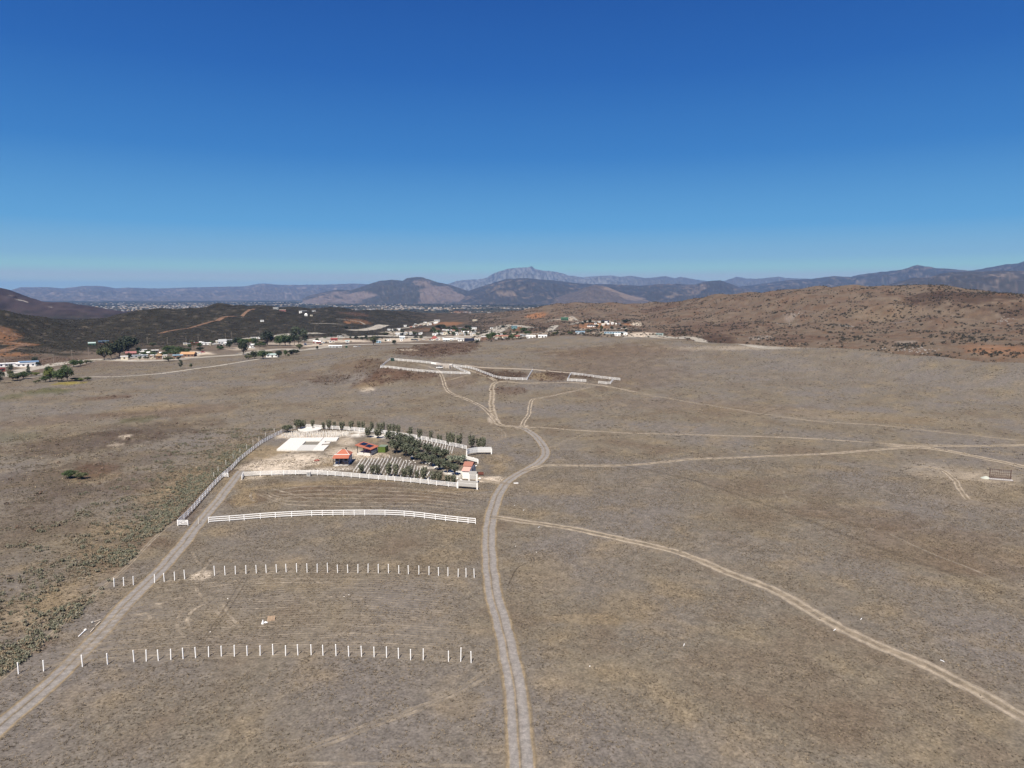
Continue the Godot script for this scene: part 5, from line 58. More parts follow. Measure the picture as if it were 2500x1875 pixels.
const TREES = [[-227.55,-835.28,2.3,2.1,0],[-178.43,-921.39,9.09,7.44,3],[-157.92,-959.59,4.25,4.13,0],[-221.47,-1087.2,4.81,4.16,0],[-231.59,-1065.37,4.07,5.35,0],[-221.29,-1060.99,3.3,5.33,0],[-202.29,-1078.83,4,5.42,0],[-279.73,-1108.74,4.9,3.84,0],[-315.05,-1361.22,3.25,7.31,0],[-216.06,-1229.77,3.38,6.61,3],[-220.74,-1348.92,4.02,4.83,0],[-327.83,-830.8,7.28,6.58,0],[-348.6,-910.42,6.69,10.55,0],[-328.49,-876.14,7.12,10.22,2],[-340.94,-924.63,5.49,8.1,4],[-334.33,-926.99,5.89,8.77,2],[-307.84,-900.34,13.68,13.68,0],[-272.73,-725.06,10.01,7.95,0],[-274.17,-777.33,7.37,3.52,5],[-292.97,-903.06,9.57,10.21,2],[-286.53,-903.84,10.54,12.13,2],[-281.29,-906.58,9.61,8.97,2],[-275.24,-904.72,16.75,9.59,1],[-269.83,-904.95,16.75,8.31,1],[-268.45,-927.68,14.68,9.83,1],[-248.08,-666.2,2.83,2.83,3],[-243.21,-659.04,2.8,4.2,3],[-240.28,-667.04,5.29,6.33,0],[-231.8,-664.64,5.84,8.66,2],[-223.71,-685.36,5.05,5.43,0],[-221.59,-722.41,4.29,6.34,0],[-222.99,-737.62,3.34,4.91,0],[-218.69,-802.66,3.06,2.5,0],[-334.18,-820.24,2.32,6.03,2],[-306.79,-871.35,3.69,9.85,2],[-313.72,-903.36,3.83,7.66,4],[-223.27,-704.52,4.49,3.49,2],[-241.72,-813.77,5.18,6.33,3],[-377.5,-660.71,8.87,8.57,3],[-379.32,-675,12.5,14.38,0],[-382.31,-695.84,11.6,13.53,0],[-396.85,-738.13,13.32,16.73,0],[-362.05,-751.72,5.56,7.65,2],[-357.98,-752.22,5.57,7.66,2],[-343.18,-735.94,5.72,7.08,2],[-353.52,-794.66,6.17,5.44,5],[-311.14,-646.25,3.11,6.83,3],[-351.46,-697.93,3.49,6.07,2],[-341.8,-702.15,3.51,7.41,2],[-260.62,-560.64,4.99,2.81,1],[-251.92,-559.47,3.22,1.76,3],[-332.02,-815.04,2.41,6.33,2],[-362.17,-675.22,4.38,4.38,0],[-364.7,-708.22,3.28,5.24,2],[-392.99,-752.02,4.17,4.17,2],[-341.93,-748.95,4.16,8.32,0],[-344.21,-789.32,2.92,7.3,0],[-336.68,-713.71,3.96,5.95,2],[-422.27,-841.48,3.89,7,3],[-376.67,-740.65,2.74,5.48,2],[-364.03,-592.29,4.37,6.13,2],[-366.49,-605.39,3.61,4.98,2],[-370.34,-620.55,2.82,3.52,3],[-359.24,-571.73,2.27,3.08,2],[-351.7,-540.82,3.22,4.45,2],[-374.89,-635.16,1.71,2.88,3],[-339.15,-499.51,5.68,2.7,1],[-380.09,-539.62,3.98,4.44,1],[-355.32,-504.04,3.01,3.58,3],[-333.58,-485.81,4,5.39,2],[-332.79,-474.24,3.84,5.6,3],[-332.62,-478.67,3.2,3.54,2],[-330.07,-459.09,5.88,4.57,1],[-339.51,-508.24,1.95,3.61,4],[-345.7,-511.85,1.82,2.91,2],[-405.86,-607.55,4.74,4.74,0],[-394.67,-593.03,2.52,3.78,0],[-304.42,-468.56,6.46,5.86,4],[-298.01,-465.95,5.3,4.97,2],[-295.75,-467.38,6.31,4.98,2],[-292.77,-468.19,7.59,6.52,2],[-305.36,-465.59,3.18,4.5,2],[-289.98,-473.01,1.68,5.04,2],[-285.71,-471.23,1.47,3.02,4],[-283.92,-475.78,1.76,3.72,3],[-309.43,-464.6,1.32,1.98,3],[-307.79,-458.79,1.31,1.96,3],[-156.71,-951.73,4.19,4.19,0],[-36.93,-758.74,3.12,3.01,0],[-218.17,-1237.85,3.26,8.16,0],[-132.43,-1336.41,8.8,13.69,0],[-106.72,-1193.75,4.37,4.37,2],[-105.18,-1298.83,4.75,4.75,2],[-84.43,-1233.48,5.42,5.42,2],[-81.39,-1324.52,5.81,8.72,0],[-30.04,-952.32,6.28,6.28,2],[-124.03,-1208.29,5.31,6.19,2],[-119.99,-1093.81,3.21,3.21,4],[-143.98,-1073.19,3.93,4.72,0],[-137.55,-1081.64,3.96,3.96,3],[18.12,-1127.33,5.56,10.33,2],[-27.82,-1020.86,6.48,9.36,2],[-1.66,-968.97,7.52,2.74,1],[0.28,-922.86,3.91,7.16,2],[21.62,-1040.02,4.4,8.07,2],[54.07,-852.22,4.81,2.4,1],[51.78,-886.55,3.13,3.75,3],[54.83,-902.51,3.18,3.18,3],[-16.19,-1300.16,3.66,6.41,0],[-13.32,-1098.29,3.1,3.1,2],[-9.59,-1093.95,3.09,2.78,2],[-20.46,-1105.64,2.81,2.34,2],[6.77,-1067.73,3.77,2.26,1],[90.12,-922.58,1.95,5.21,0],[74.74,-923.93,2.22,5.86,2],[3.52,-1179.37,3.33,4.16,2],[176.3,-1124.79,3.17,4.75,0],[208.3,-1313.29,4.62,13.86,0],[143.17,-928.27,2.23,3.93,0],[145.51,-1168.6,2.47,3.29,0],[137.63,-1168.31,4.11,4.94,0],[104.98,-985.77,2.78,4.86,3],[192.86,-1347.13,2.84,4.74,2],[113.14,-917.36,1.55,5.18,3],[-134.82,-213.26,1.77,3.43,2],[-130.75,-212.18,1.43,3.08,3],[-81.8,-1213.73,2.5,2.81,0],[-93.82,-1148.61,3.88,5.02,3],[-150.64,-1335.05,3.11,3.32,0],[-72.21,-1140,2.52,2.58,2],[-73.9,-1151.67,4.78,5.05,0],[-93.56,-1210.2,4.98,5.19,2],[-86.68,-1355.42,2.72,2.66,0],[-99.59,-1302.02,3.53,3.95,0],[-97.03,-1183.71,3.08,4.21,0],[-55.4,-1132.3,2.75,2.74,3],[-138.74,-1280.2,5.16,5.59,2],[-59.05,-1136.71,2.36,2.73,2],[-104.81,-1312.93,5.02,5.62,2],[-132.28,-1237.18,2.67,2.44,2],[-137.7,-1269.91,2.21,2.43,3],[-93.53,-1227.16,3.24,4.2,0],[-74.06,-1280.55,4.45,4.43,2],[-120.26,-1179.61,2.28,2.97,2],[-81.65,-1203.94,3.62,3.42,0],[-53.1,-1115.83,3.05,3.26,2],[-118.32,-1342.17,4.4,4.19,0],[-108.61,-1293.63,4.26,4.27,0],[-149.24,-1362.07,4.43,5.43,2],[-102.34,-1176.68,2.84,2.97,0],[-79.54,-1249.36,4.35,5.44,3],[-93.66,-1150.78,5.09,4.8,2],[-66.04,-1207.59,4.08,4.69,3],[-111.12,-1364.4,5.29,5.66,0],[-140.72,-1251.78,5.17,4.78,0],[-122.99,-1345.17,3.73,3.44,2],[-187.64,-1229.51,3.32,3.13,0],[-200.98,-1313.89,2.84,2.97,0],[-217.71,-1307.29,2.24,2.72,2],[-161.08,-1248.38,2.79,3.61,2],[-168.77,-1240.36,2.81,2.98,3],[-166.26,-1235.25,3.54,5.04,2],[-194.61,-1272.34,5.38,5.16,0],[-178.67,-1291.47,2.34,3.27,2],[9.26,-937.22,2.13,2.07,3],[0.21,-1041.5,2.27,3.13,3],[25.44,-1014.11,3.57,3.65,3],[-25.66,-1068.55,3.24,3.9,0],[-15.94,-1002.9,2,2.69,0],[3.55,-989.33,3.67,3.36,3],[-37.41,-1077.02,3.14,3.58,3],[20.6,-1066.49,2.32,3.27,2],[-19.79,-1065.54,1.78,2.06,2],[-23.05,-1095.02,2.87,3.21,0],[-27.59,-1100.81,1.99,2.12,0],[3.6,-998.24,3.58,3.7,3],[7.65,-1070.57,4.01,3.76,2],[-12.64,-1065.4,2.69,2.74,0],[-345.37,-671.66,1.93,1.96,0],[-377.74,-722.27,3.23,3,2],[-336.41,-739.96,3.55,4.07,2],[-357.17,-735.98,1.93,2.63,0],[-344,-674.17,1.76,2.31,3],[-352,-727.07,1.88,2.21,2],[-344.63,-694.23,2.19,2.69,0],[-359.55,-745.57,3.66,3.36,0],[-311.78,-665.31,1.64,1.67,0],[-347.22,-715.09,1.66,1.89,2],[-369.98,-699.99,1.63,2.21,2],[-377.71,-753.93,1.74,2.26,3],[-328.52,-702.74,2.48,3.44,0],[-338.51,-731.44,2.53,2.72,3],[-349.66,-755.88,3.75,4.02,0],[-308.36,-660.33,2.4,2.5,0],[-325.46,-695.34,1.71,1.8,2],[-353.97,-740.22,2.56,3.36,2],[-323.09,-669.84,1.63,2.24,0],[-352.66,-675.65,1.71,2.02,2],[-370.75,-704.45,1.78,1.83,2],[-347.99,-667.18,1.78,1.94,2],[-374.55,-833.23,2.19,2.52,2],[-401.72,-896.86,3.77,4.48,3],[-380.35,-906.42,3.37,3.98,2],[-345.64,-851.19,2.63,2.48,0],[-346.63,-843.51,2.38,2.6,0],[-365.12,-836.4,4.9,4.56,2],[-376.84,-858.49,1.97,2.09,2],[-376.82,-834.37,3.39,3.7,2],[-325.59,-937.5,2.21,2.19,2],[-356.81,-919.34,3.11,3.7,2],[-307.65,-884.94,3.08,2.84,0],[-327.36,-906.17,2.99,3.81,3],[-332.39,-942.09,2.18,2.91,0],[-347.66,-944.85,2.91,3.24,0],[-365.65,-944.01,2.73,3.21,2],[-351.36,-880.66,2.06,2.63,2],[-324.9,-907.84,2.92,2.95,0],[-382.09,-1006.6,2.66,2.76,3],[-218.85,-698.83,1.6,1.79,3],[-245.35,-723.72,2.33,2.75,0],[-239.79,-703.89,2.04,2.14,3],[-263.54,-713.03,1.89,2.55,2],[-245.23,-719.55,2.75,2.6,3],[-223.14,-722.67,2.31,2.8,0],[-222.79,-711.29,1.52,1.56,2],[-242.02,-718.76,2.46,2.44,2],[-229.01,-706.88,1.6,1.67,2],[-221.79,-710.02,1.06,1.32,2],[158.78,-1071.53,1.92,2.12,0],[139.37,-1114.13,3.94,3.63,2],[88.65,-943.13,2.05,2.71,2],[157.9,-1133.93,3.74,4.13,0],[107.25,-978.78,2.99,2.82,0],[160.92,-1012.02,3.13,3.73,0],[180.17,-1191.06,2.2,2.65,0],[156.14,-1239.41,3.61,5.13,0],[137.98,-1270.87,4.48,4.9,0],[128.28,-1266.51,4.14,4.22,0],[120.61,-1223.74,3.59,3.82,0],[124.14,-998.86,2.59,2.42,0],[-181.1,-1026.49,2.37,2.43,2],[-222.56,-990.22,1.62,1.61,3],[-279.06,-1022.48,2.62,2.59,2],[-215.39,-1068.96,2.56,3.35,2],[-248.92,-1104.43,2.72,2.55,2],[-277.29,-1124.12,1.55,1.87,0],[-281.9,-1079.4,2.48,3.33,2],[-273.35,-1005.74,3.52,3.42,3],[-226.53,-1073.01,2.93,3.17,2],[-278.78,-1024.92,2.93,3.1,2],[-199.01,-1098.32,1.66,2.12,0],[-252.42,-972.09,1.37,1.94,0]]
const SLAB_OUTLINE = [-83.65,-249.68,-85.1,-270.42,-66.88,-271.88,-66.17,-265.21,-70.03,-264.77,-69.92,-261.95,-67.82,-262.97,-67.64,-260.69,-69.74,-259.59,-69.73,-256.95,-67.05,-257.54,-66.63,-248.81,-79.19,-248.99]
const SLAB_COURT = [-76.92,-257.79,-77.46,-264.5,-72.11,-264.93,-71.32,-257.76]
const ROUND_SLAB = [-83.62,-290.5,4.83]
const HOUSE_AT = [-55.72,-227.91]
const PAVILION_CORNERS = [-54.19,-246.13,-48.81,-241.88,-47.9,-248.94]
const CONTAINER_AT = [-47.12,-246.54,-44.32,-245.77,-44.01,-249.25]
const RED_RING = [-65.57,-235.57]
const WALL_FRONT = [-15.61,-200.4,-9.91,-198.55]
const WALL_SECOND = [-12.69,-206.64,-10.34,-206.19]
const WALL_CURVED = [-15.5,-240.12,-14.71,-241.64,-13.67,-242.55,-11.95,-243.79,-9.64,-244.16,-7.14,-244.29]
const WALL_INNER = [-15.48,-235.05,-13.54,-232.93,-11.18,-230.29]
const GATEHOUSE_AT = [-13.01,-211.01]
const GATE_SIGN = [-9.56,-215.31]
const FENCE_BOX = [-61.92,-212.67]
const FRAME_AT = [144.31,-210.55,148.25,-207.56]
const GRAVEL_PILE = [143.38,-211.49]
const PALLET = [-41.28,-116.87]
const WHITE_BAG = [-42.17,-115.37]
const SMALL_BAG = [-41.77,-115.69]
const FALLEN = [[-70.43,-110.44,-70.62,-112.62],[-71,-115.26,-70.19,-116.29],[-69.77,-114.15,-69.86,-115.63],[-69.39,-112,-69.59,-113.34],[2.9,-178.08,3.4,-179.84],[6.23,-164.97,6.88,-166.18],[26.94,-106.44,27.26,-107.24],[52.67,-111.38,53.27,-111.96],[59.03,-115.38,59.61,-116.15],[64.64,-102.14,64.92,-101.78]]
const LOT_EDGE = [-32.92,-500.13,-22.83,-492.04,-14.08,-489.91,-1.1,-491.04,14.11,-491.79,24.88,-489.76,39.42,-482.06]
const WHITE_BOARDS = [1.11,-205.72]
const SHED_AT = [-84.52,-504.07]
const LOT_WALLS = [[-56.5,-497.72,-49.42,-495.06],[-52.59,-493.94,-41.21,-495.22]]
const LOT_CAR = [-49.33,-485.83]
const LOT_HOUSE = [-44.93,-486.3]
const LOT_TANK = [-42.3,-493.49]
const ROCKS = [[-34.16,-238.46,0.5],[-34.14,-240.15,0.4],[-32.88,-234.62,0.3],[-29.51,-231.43,0.4],[-28.22,-230.9,0.6],[-27.19,-230.38,0.5],[-25.79,-229.86,0.4],[-34.37,-234.62,0.25],[-35.48,-234.62,0.3],[-33.57,-232.48,0.3],[-32.03,-231.95,0.3],[-38.06,-238.46,0.25],[-28.32,-230.4,0.6],[-27.03,-230.4,0.6],[-24.11,-226.04,0.7],[-23.63,-227.65,0.6],[-25.87,-229.29,0.4],[-29.37,-231.52,0.4],[-24.82,-225.5,0.4],[-16.47,-211.01,0.4],[-15.23,-208.69,0.5],[-13.11,-237.26,0.4],[-9.77,-210.54,0.5]]
const SPECKS = [[0.67,-182.91],[11.58,-100.59],[5.31,-149.15],[0.72,-152.72],[11.59,-100.64],[-49.91,-112.45],[-52.07,-125.33],[-30.75,-125.3],[-30.01,-126.02]]
const POLES = [[-383.84,-540.02,9],[-392.93,-611.55,9],[-408.83,-663.46,9],[-416.58,-702.98,9],[-449.54,-882.6,9],[-428.64,-890.47,9],[-414.24,-910.04,9],[-403.84,-921.62,9],[-406.59,-1039.36,9],[-374.93,-1064.54,9],[-341.06,-1241.88,9],[-404.32,-1010.74,9],[-181.26,-902.71,11]]
const CARS = [[-326.1,-738.42,0],[-325.67,-744.94,0],[-328.57,-759.35,1],[-387.18,-888.71,0],[-376.41,-902.32,0],[-375.57,-909.94,0],[-380.04,-899.63,2],[-380.51,-918.08,0],[-377.28,-919.22,0],[-377.57,-926.05,0],[-304.16,-839.6,0],[-370.06,-948.44,0],[-189.66,-865.74,0],[-186.28,-873.06,2],[-213.46,-926.59,3],[-245.37,-917.57,3],[-172.08,-1232.47,3],[-167.05,-1246.32,0],[-164.45,-1253.05,3],[-161.39,-1256.5,2],[-130.28,-1056.23,0],[-134.77,-1020.19,2],[-10.8,-941.72,0],[-8.32,-985.75,0],[-21.06,-962.39,0]]
const SCRUB_EDGE = [-73.59,-88.8,-72.79,-95.75,-72.9,-105.77,-73.75,-117.19,-76.63,-134.57,-80.67,-156.46,-82.76,-172.9,-86.65,-198.43,-89.84,-222.94,-93.38,-259.74,-95.15,-293.59]
const ROCK_OUTCROPS = [[416.72,-1075.36,14],[393.17,-712.72,14],[304.79,-876.77,14],[454.22,-970.81,8],[629.56,-916.98,8],[395.2,-696.74,8],[443.25,-1120.2,8]]
const MOUNTAINS = [[-11646.36,-12383.96,263.81,-11047.07,-12921.39,171.31,-10462.62,-13399.02,243.34,-9864.25,-13845.45,202.97,-9694.57,-13964.79,149.3,-9553.46,-14061.7,205.28,-9181.96,-14307.05,207.9,-8994.83,-14425.43,184.85,-8857.46,-14510.18,201.92,-8680.8,-14616.56,235.83,-8405.32,-14776.69,237.82,-8166.67,-14909.91,189.21,-7975.12,-15013.24,207.01,-7621.68,-15195.72,191.78,-7376.57,-15316.21,192.87,-7045.61,-15471.24,211.65,-6299.68,-15789.68,232.61,-5889.84,-15947.09,243.34,-5672.27,-16025.77,293.75,-5484.43,-16091.02,308.26,-5244.36,-16170.86,282.3,-4949.93,-16263.4,279.03,-4451.23,-16406.9,285.62,-4046.67,-16511.34,296.35,-3634.68,-16606.9,316.38,-3325.75,-16671.51,298.69,-2585.69,-16802.21,196.8,-1830.28,-16901.19,35.96],[-2651.71,-9122.41,3.58,-2574.72,-9144.44,44.7,-2350.35,-9204.66,101.63,-2231.57,-9234.18,122.55,-2061.4,-9273.65,117.63,-1914.58,-9305.07,170.12,-1720.03,-9342.99,233.49,-1554.43,-9371.97,249.8,-1418.79,-9393.46,239.72,-1361.13,-9401.98,271.49,-1250.63,-9417.32,287.66,-1160.8,-9428.81,282.67,-1070.65,-9439.48,251.2,-974.88,-9449.85,219.64,-852.07,-9461.71,195.96,-696.61,-9474.43,150.93,-589.06,-9481.72,113.7,-378.72,-9492.45,44.31,-108.29,-9499.38,-25.34],[-1901.5,-15886.61,126.54,-1380.98,-15940.29,305.89,-1227.49,-15952.85,359.77,-1019.3,-15967.5,386.89,-756.07,-15982.13,396.15,-546.84,-15990.65,432.16,-382.91,-15995.42,539.65,-227.96,-15998.38,584.44,-91.19,-15999.74,629.16,173.26,-15999.06,655.92,310,-15997,655.84,437.57,-15994.02,682.5,492.22,-15992.43,628.9,656.05,-15986.54,592.98,810.59,-15979.45,583.82,1019.3,-15967.5,552.2,1281.7,-15948.58,475.8,1570.04,-15922.78,439.47,1856.85,-15891.89,465.41,2159.59,-15853.58,482.16,2363.08,-15824.53,445.96,2591.71,-15788.7,471.58,2896.89,-15735.57,417.33,3121.52,-15692.55,433.91,3318.65,-15652.05,459.22,3514.21,-15609.3,414.42,3640.87,-15580.25,439.92,3908.65,-15515.23,386.18,4148.36,-15452.87,350.21,4498.31,-15354.65,348.34,4730.47,-15284.72,432.62,4959.39,-15211.98,396.75,5099.82,-15165.48,391.46,5376.76,-15069.52,413.81,5535.85,-15011.81,434.28,5685.65,-14955.72,399.37,6103.23,-14790.22,382.31],[-766.65,-8967.29,4.46,-603.94,-8979.71,80.28,-425.29,-8989.95,146.03,-276.87,-8995.74,189.02,-66.68,-8999.75,254.67,189.76,-8998,262.19,363.91,-8992.64,246.95,573.36,-8981.72,226.59,837.61,-8960.94,196.04,1014.3,-8942.66,188.23,1159.81,-8924.96,187.96,1358.99,-8896.81,180.05,1575.74,-8860.99,164.63,1784.86,-8821.24,186.42,2005.29,-8773.76,185.71,2198.62,-8727.32,177.67,2305.69,-8699.64,206.57,2397.96,-8674.66,225.58,2489.41,-8648.86,229.92,2598.07,-8616.85,190.62,2727.72,-8576.68,132.2,2868.65,-8530.58,93.42,3126.61,-8439.45,16.95],[2958.87,-10594.58,144.41,3290.39,-10496.35,173.07,3612.35,-10389.94,218.53,3908.88,-10282.05,262.96,4195.97,-10168.28,277.75,4473.37,-10049.33,314.53,4671.46,-9958.79,301.04,4740.91,-9925.92,324.67,4967.4,-9814.53,363.35,5138.74,-9725.91,376.86,5280.09,-9649.91,413.68,5368.3,-9601.11,453.1,5455.18,-9552.01,424.43,5597.02,-9469.6,400.11,5739.09,-9384.18,388.09,5854.54,-9312.59,363.19,5967.35,-9240.71,376.29,6077.56,-9168.6,409.6,6195.82,-9089.1,436.93,6297.21,-9019.15,449.07,6382.75,-8958.82,489.33,6708.02,-8717.94,542.6,7148.1,-8360.9,499.4,7535.88,-8013.15,414.04],[2887.62,-5823.37,71.39,3013.41,-5759.29,139.18,3089.91,-5718.61,167.45,3157.37,-5681.64,190.28,3238.04,-5636.05,191.09,3307.33,-5595.67,216.41,3377.45,-5553.63,229.48,3512.96,-5468.93,230.79,3642.29,-5383.65,233.16,3771.62,-5293.85,225.16,3963.83,-5151.51,205.33,4223.88,-4940.53,221.26,4453.02,-4735.04,187.88],[327.96,-7192.53,-5.83,572.7,-7177.19,71.16,734.82,-7162.41,127.52,815.47,-7153.67,155.55,935.85,-7138.92,135.3,1055.44,-7122.22,87.07,1174.15,-7103.62,47,1408.55,-7060.88,-4.72]]

# ---------------------------------------------------------------- state
var rng := RandomNumberGenerator.new()
var names := {}
var mats := {}
var hill_noise := FastNoiseLite.new()
var field_noise := FastNoiseLite.new()
var patch_noise := FastNoiseLite.new()
var fine_noise := FastNoiseLite.new()
var streak_noise := FastNoiseLite.new()
var grain: ImageTexture
var coarse: ImageTexture
var dust: ImageTexture
var unit_box: ArrayMesh
var unit_gable: ArrayMesh
var unit_hip: ArrayMesh
var unit_tube: ArrayMesh
var ribbon_count := 0
var road_cells := {}

# clear air by height above the horizon in degrees, linear
const SKY_STOPS := [[0.0, .530, .840, .330], [1.0, .450, .750, .335], [1.8, .275, .445, .365], [2.8, .178, .318, .402], [5.2, .080, .236, .416], [10.4, .029, .131, .337], [16.2, .014, .079, .271], [21.1, .010, .058, .226], [40.0, .007, .042, .175], [90.0, .006, .030, .130]]
# real-world base colours, linear
const SOIL := [Color(.64, .55, .44), Color(.80, .76, .69), Color(.31, .24, .15), Color(.085, .058, .043), Color(.125, .078, .056), Color(.12, .12, .06), Color(.203, .181, .160), Color(.33, .17, .09), Color(.165, .120, .085), Color(.043, .039, .028), Color(.17, .15, .13), Color(.30, .25, .06)]
const PAINT := [Color(.78, .78, .76), Color(.62, .56, .44), Color(.36, .37, .37), Color(.07, .075, .08), Color(.12, .19, .29), Color(.12, .23, .25), Color(.22, .05, .04), Color(.17, .10, .07), Color(.02, .025, .05), Color(.035, .09, .05), Color(.28, .42, .52), Color(.30, .13, .12), Color(.32, .15, .10), Color(.42, .25, .13), Color(.42, .48, .53), Color(.34, .43, .41), Color(.27, .18, .10)]

func _ready() -> void:
	rng.seed = 20240817
	# ---------------- camera, sky, sun
	var camera := Camera3D.new()
	camera.name = "camera"
	camera.position = Vector3(0, 55, 0)
	camera.rotation_degrees = Vector3(-7.09, 0, 0)
	camera.fov = 56.4
	camera.near = 0.5
	camera.far = 80000.0
	add_child(camera)
	var sky_look := PanoramaSkyMaterial.new()
	sky_look.panorama = clear_sky()
	sky_look.filter = true
	var sky := Sky.new()
	sky.sky_material = sky_look
	var env := Environment.new()
	env.background_mode = Environment.BG_SKY
	env.sky = sky
	env.background_energy_multiplier = 1.0
	env.tonemap_mode = Environment.TONE_MAPPER_LINEAR
	env.tonemap_exposure = 1.65
	env.sdfgi_enabled = true
	env.ssao_enabled = true
	env.ssil_enabled = true
	env.fog_enabled = true
	env.fog_light_color = Color(0.47, 0.715, 1.0)
	env.fog_density = 0.000037
	var world := WorldEnvironment.new()
	world.name = "world_environment"
	world.environment = env
	add_child(world)
	var sun := DirectionalLight3D.new()
	sun.name = "sun"
	sun.light_color = Color(1.0, 0.96, 0.90)
	sun.light_energy = 1.5
	sun.light_angular_distance = 0.5
	sun.shadow_enabled = true
	add_child(sun)
	sun.look_at_from_position(Vector3(-0.20, 1.20, 0.85) * 100.0, Vector3.ZERO, Vector3.UP)
	prepare()
	# ---------------- large structure
	build_ground()
	build_mountains()
	build_roads()
	# ---------------- objects
	build_compound()
	build_fences()
	build_posts()
	build_vines()
	build_olives()
	build_far_trees()
	build_buildings()
	build_lot()
	build_field_objects()
	build_valley_objects()
	# ---------------- ground cover
	build_cover()
	build_distant_town()

# ---------------------------------------------------------------- helpers
func clear_sky() -> ImageTexture:
	var im := Image.create(64, 1024, false, Image.FORMAT_RGBF)
	for j in 1024:
		var deg := 90.0 - (j + .5) / 1024.0 * 180.0
		var c := Color(.15, .13, .11)
		if deg > 0.0:
			for k in SKY_STOPS.size() - 1:
				var a: Array = SKY_STOPS[k]
				var b: Array = SKY_STOPS[k + 1]
				if deg >= a[0] and deg <= b[0]:
					var t: float = (deg - a[0]) / (b[0] - a[0])
					c = Color(lerpf(a[1], b[1], t), lerpf(a[2], b[2], t), lerpf(a[3], b[3], t))
		for i in 64:
			im.set_pixel(i, j, c)
	return ImageTexture.create_from_image(im)

func prepare() -> void:
	hill_noise.seed = 3
	hill_noise.frequency = 1.0 / 260.0
	hill_noise.fractal_type = FastNoiseLite.FRACTAL_FBM
	hill_noise.fractal_octaves = 3
	hill_noise.fractal_gain = 0.42
	field_noise.seed = 8
	field_noise.frequency = 1.0 / 60.0
	field_noise.fractal_octaves = 2
	patch_noise.seed = 11
	patch_noise.frequency = 1.0 / 55.0
	patch_noise.fractal_octaves = 4
	fine_noise.seed = 23
	fine_noise.frequency = 1.0 / 5.0
	fine_noise.fractal_octaves = 3
	streak_noise.seed = 31
	streak_noise.frequency = 1.0 / 9.0
	streak_noise.fractal_octaves = 2
	grain = noise_texture(1024, 5, 0.06, 5, 0.79, 1.19)
	coarse = noise_texture(512, 9, 0.03, 5, 0.86, 1.14)
	dust = noise_texture(512, 6, 0.12, 3, 0.91, 1.10)
	unit_box = box_mesh()
	unit_gable = gable_mesh()
	unit_hip = hip_mesh()
	unit_tube = tube_mesh(7)

func noise_texture(size: int, s: int, freq: float, octaves: int, low: float, high: float) -> ImageTexture:
	var n := FastNoiseLite.new()
	n.seed = s
	n.frequency = freq
	n.fractal_octaves = octaves
	n.fractal_gain = 0.68
	var im := n.get_seamless_image(size, size)
	im.convert(Image.FORMAT_L8)
	var data := im.get_data()
	var out_data := PackedByteArray()
	out_data.resize(size * size * 3)
	for i in size * size:
		var v: float = lerpf(low, high, data[i] / 255.0)
		# a little warm where the straw is pale and cool where it is dark
		var k := i * 3
		out_data[k] = int(clampf(225.0 * v * (0.985 + 0.015 * v), 0, 255))
		out_data[k + 1] = int(clampf(225.0 * v, 0, 255))
		out_data[k + 2] = int(clampf(225.0 * v * (1.03 - 0.03 * v), 0, 255))
	return ImageTexture.create_from_image(Image.create_from_data(size, size, false, Image.FORMAT_RGB8, out_data))

func srgb(c: Color) -> Color:
	return c.linear_to_srgb()

func mat(key: String, c: Color, rough := 0.85, metal := 0.0, back := false) -> StandardMaterial3D:
	if not mats.has(key):
		var m := StandardMaterial3D.new()
		m.resource_name = key
		m.albedo_color = srgb(c)
		m.roughness = rough
		m.metallic = metal
		if back:
			m.backlight_enabled = true
			m.backlight = Color(.35, .40, .25)
			m.cull_mode = BaseMaterial3D.CULL_DISABLED
		mats[key] = m
	return mats[key]

func tinted(key: String, rough := 0.9, back := false) -> StandardMaterial3D:
	if not mats.has(key):
		var m := StandardMaterial3D.new()
		m.resource_name = key
		m.vertex_color_use_as_albedo = true
		m.roughness = rough
		m.cull_mode = BaseMaterial3D.CULL_DISABLED
		if back:
			m.backlight_enabled = true
			m.backlight = Color(.3, .34, .2)
		mats[key] = m
	return mats[key]

func stained(key: String, c: Color, size := 6.0, rough := 0.9) -> StandardMaterial3D:
	if not mats.has(key):
		var m := StandardMaterial3D.new()
		m.resource_name = key
		m.albedo_color = srgb(c * 1.30)
		m.albedo_texture = coarse
		m.uv1_triplanar = true
		m.uv1_world_triplanar = true
		m.uv1_scale = Vector3.ONE / size
		m.roughness = rough
		mats[key] = m
	return mats[key]

func numbered(called: String) -> String:
	var n: int = names.get(called, 0)
	names[called] = n + 1
	return called if n == 0 else "%s_%03d" % [called, n]

func thing(called: String, label: String, category: String, at: Vector3, turn := 0.0, group := "") -> Node3D:
	var o := Node3D.new()
	o.name = numbered(called)
	o.position = at
	o.rotation.y = turn
	o.set_meta("label", label)
	o.set_meta("category", category)
	if group != "":
		o.set_meta("group", group)
	add_child(o)
	return o

func single(called: String, label: String, category: String, mesh: Mesh, m: Material, xf: Transform3D, group := "") -> MeshInstance3D:
	var o := MeshInstance3D.new()
	o.name = numbered(called)
	o.mesh = mesh
	o.material_override = m
	o.transform = xf
	o.set_meta("label", label)
	o.set_meta("category", category)
	if group != "":
		o.set_meta("group", group)
	add_child(o)
	return o

func part(parent: Node3D, called: String, mesh: Mesh, m: Material, at: Vector3, size := Vector3.ONE, turn := Vector3.ZERO) -> MeshInstance3D:
	var o := MeshInstance3D.new()
	o.name = called
	o.mesh = mesh
	o.material_override = m
	o.transform = Transform3D(Basis.from_euler(turn) * Basis.from_scale(size), at)
	parent.add_child(o, true)
	return o

func bar(parent: Node3D, called: String, m: Material, a: Vector3, b: Vector3, w: float, h: float) -> MeshInstance3D:
	var o := MeshInstance3D.new()
	o.name = called
	o.mesh = unit_box
	o.material_override = m
	o.transform = bar_transform(a, b, w, h)
	parent.add_child(o, true)
	return o

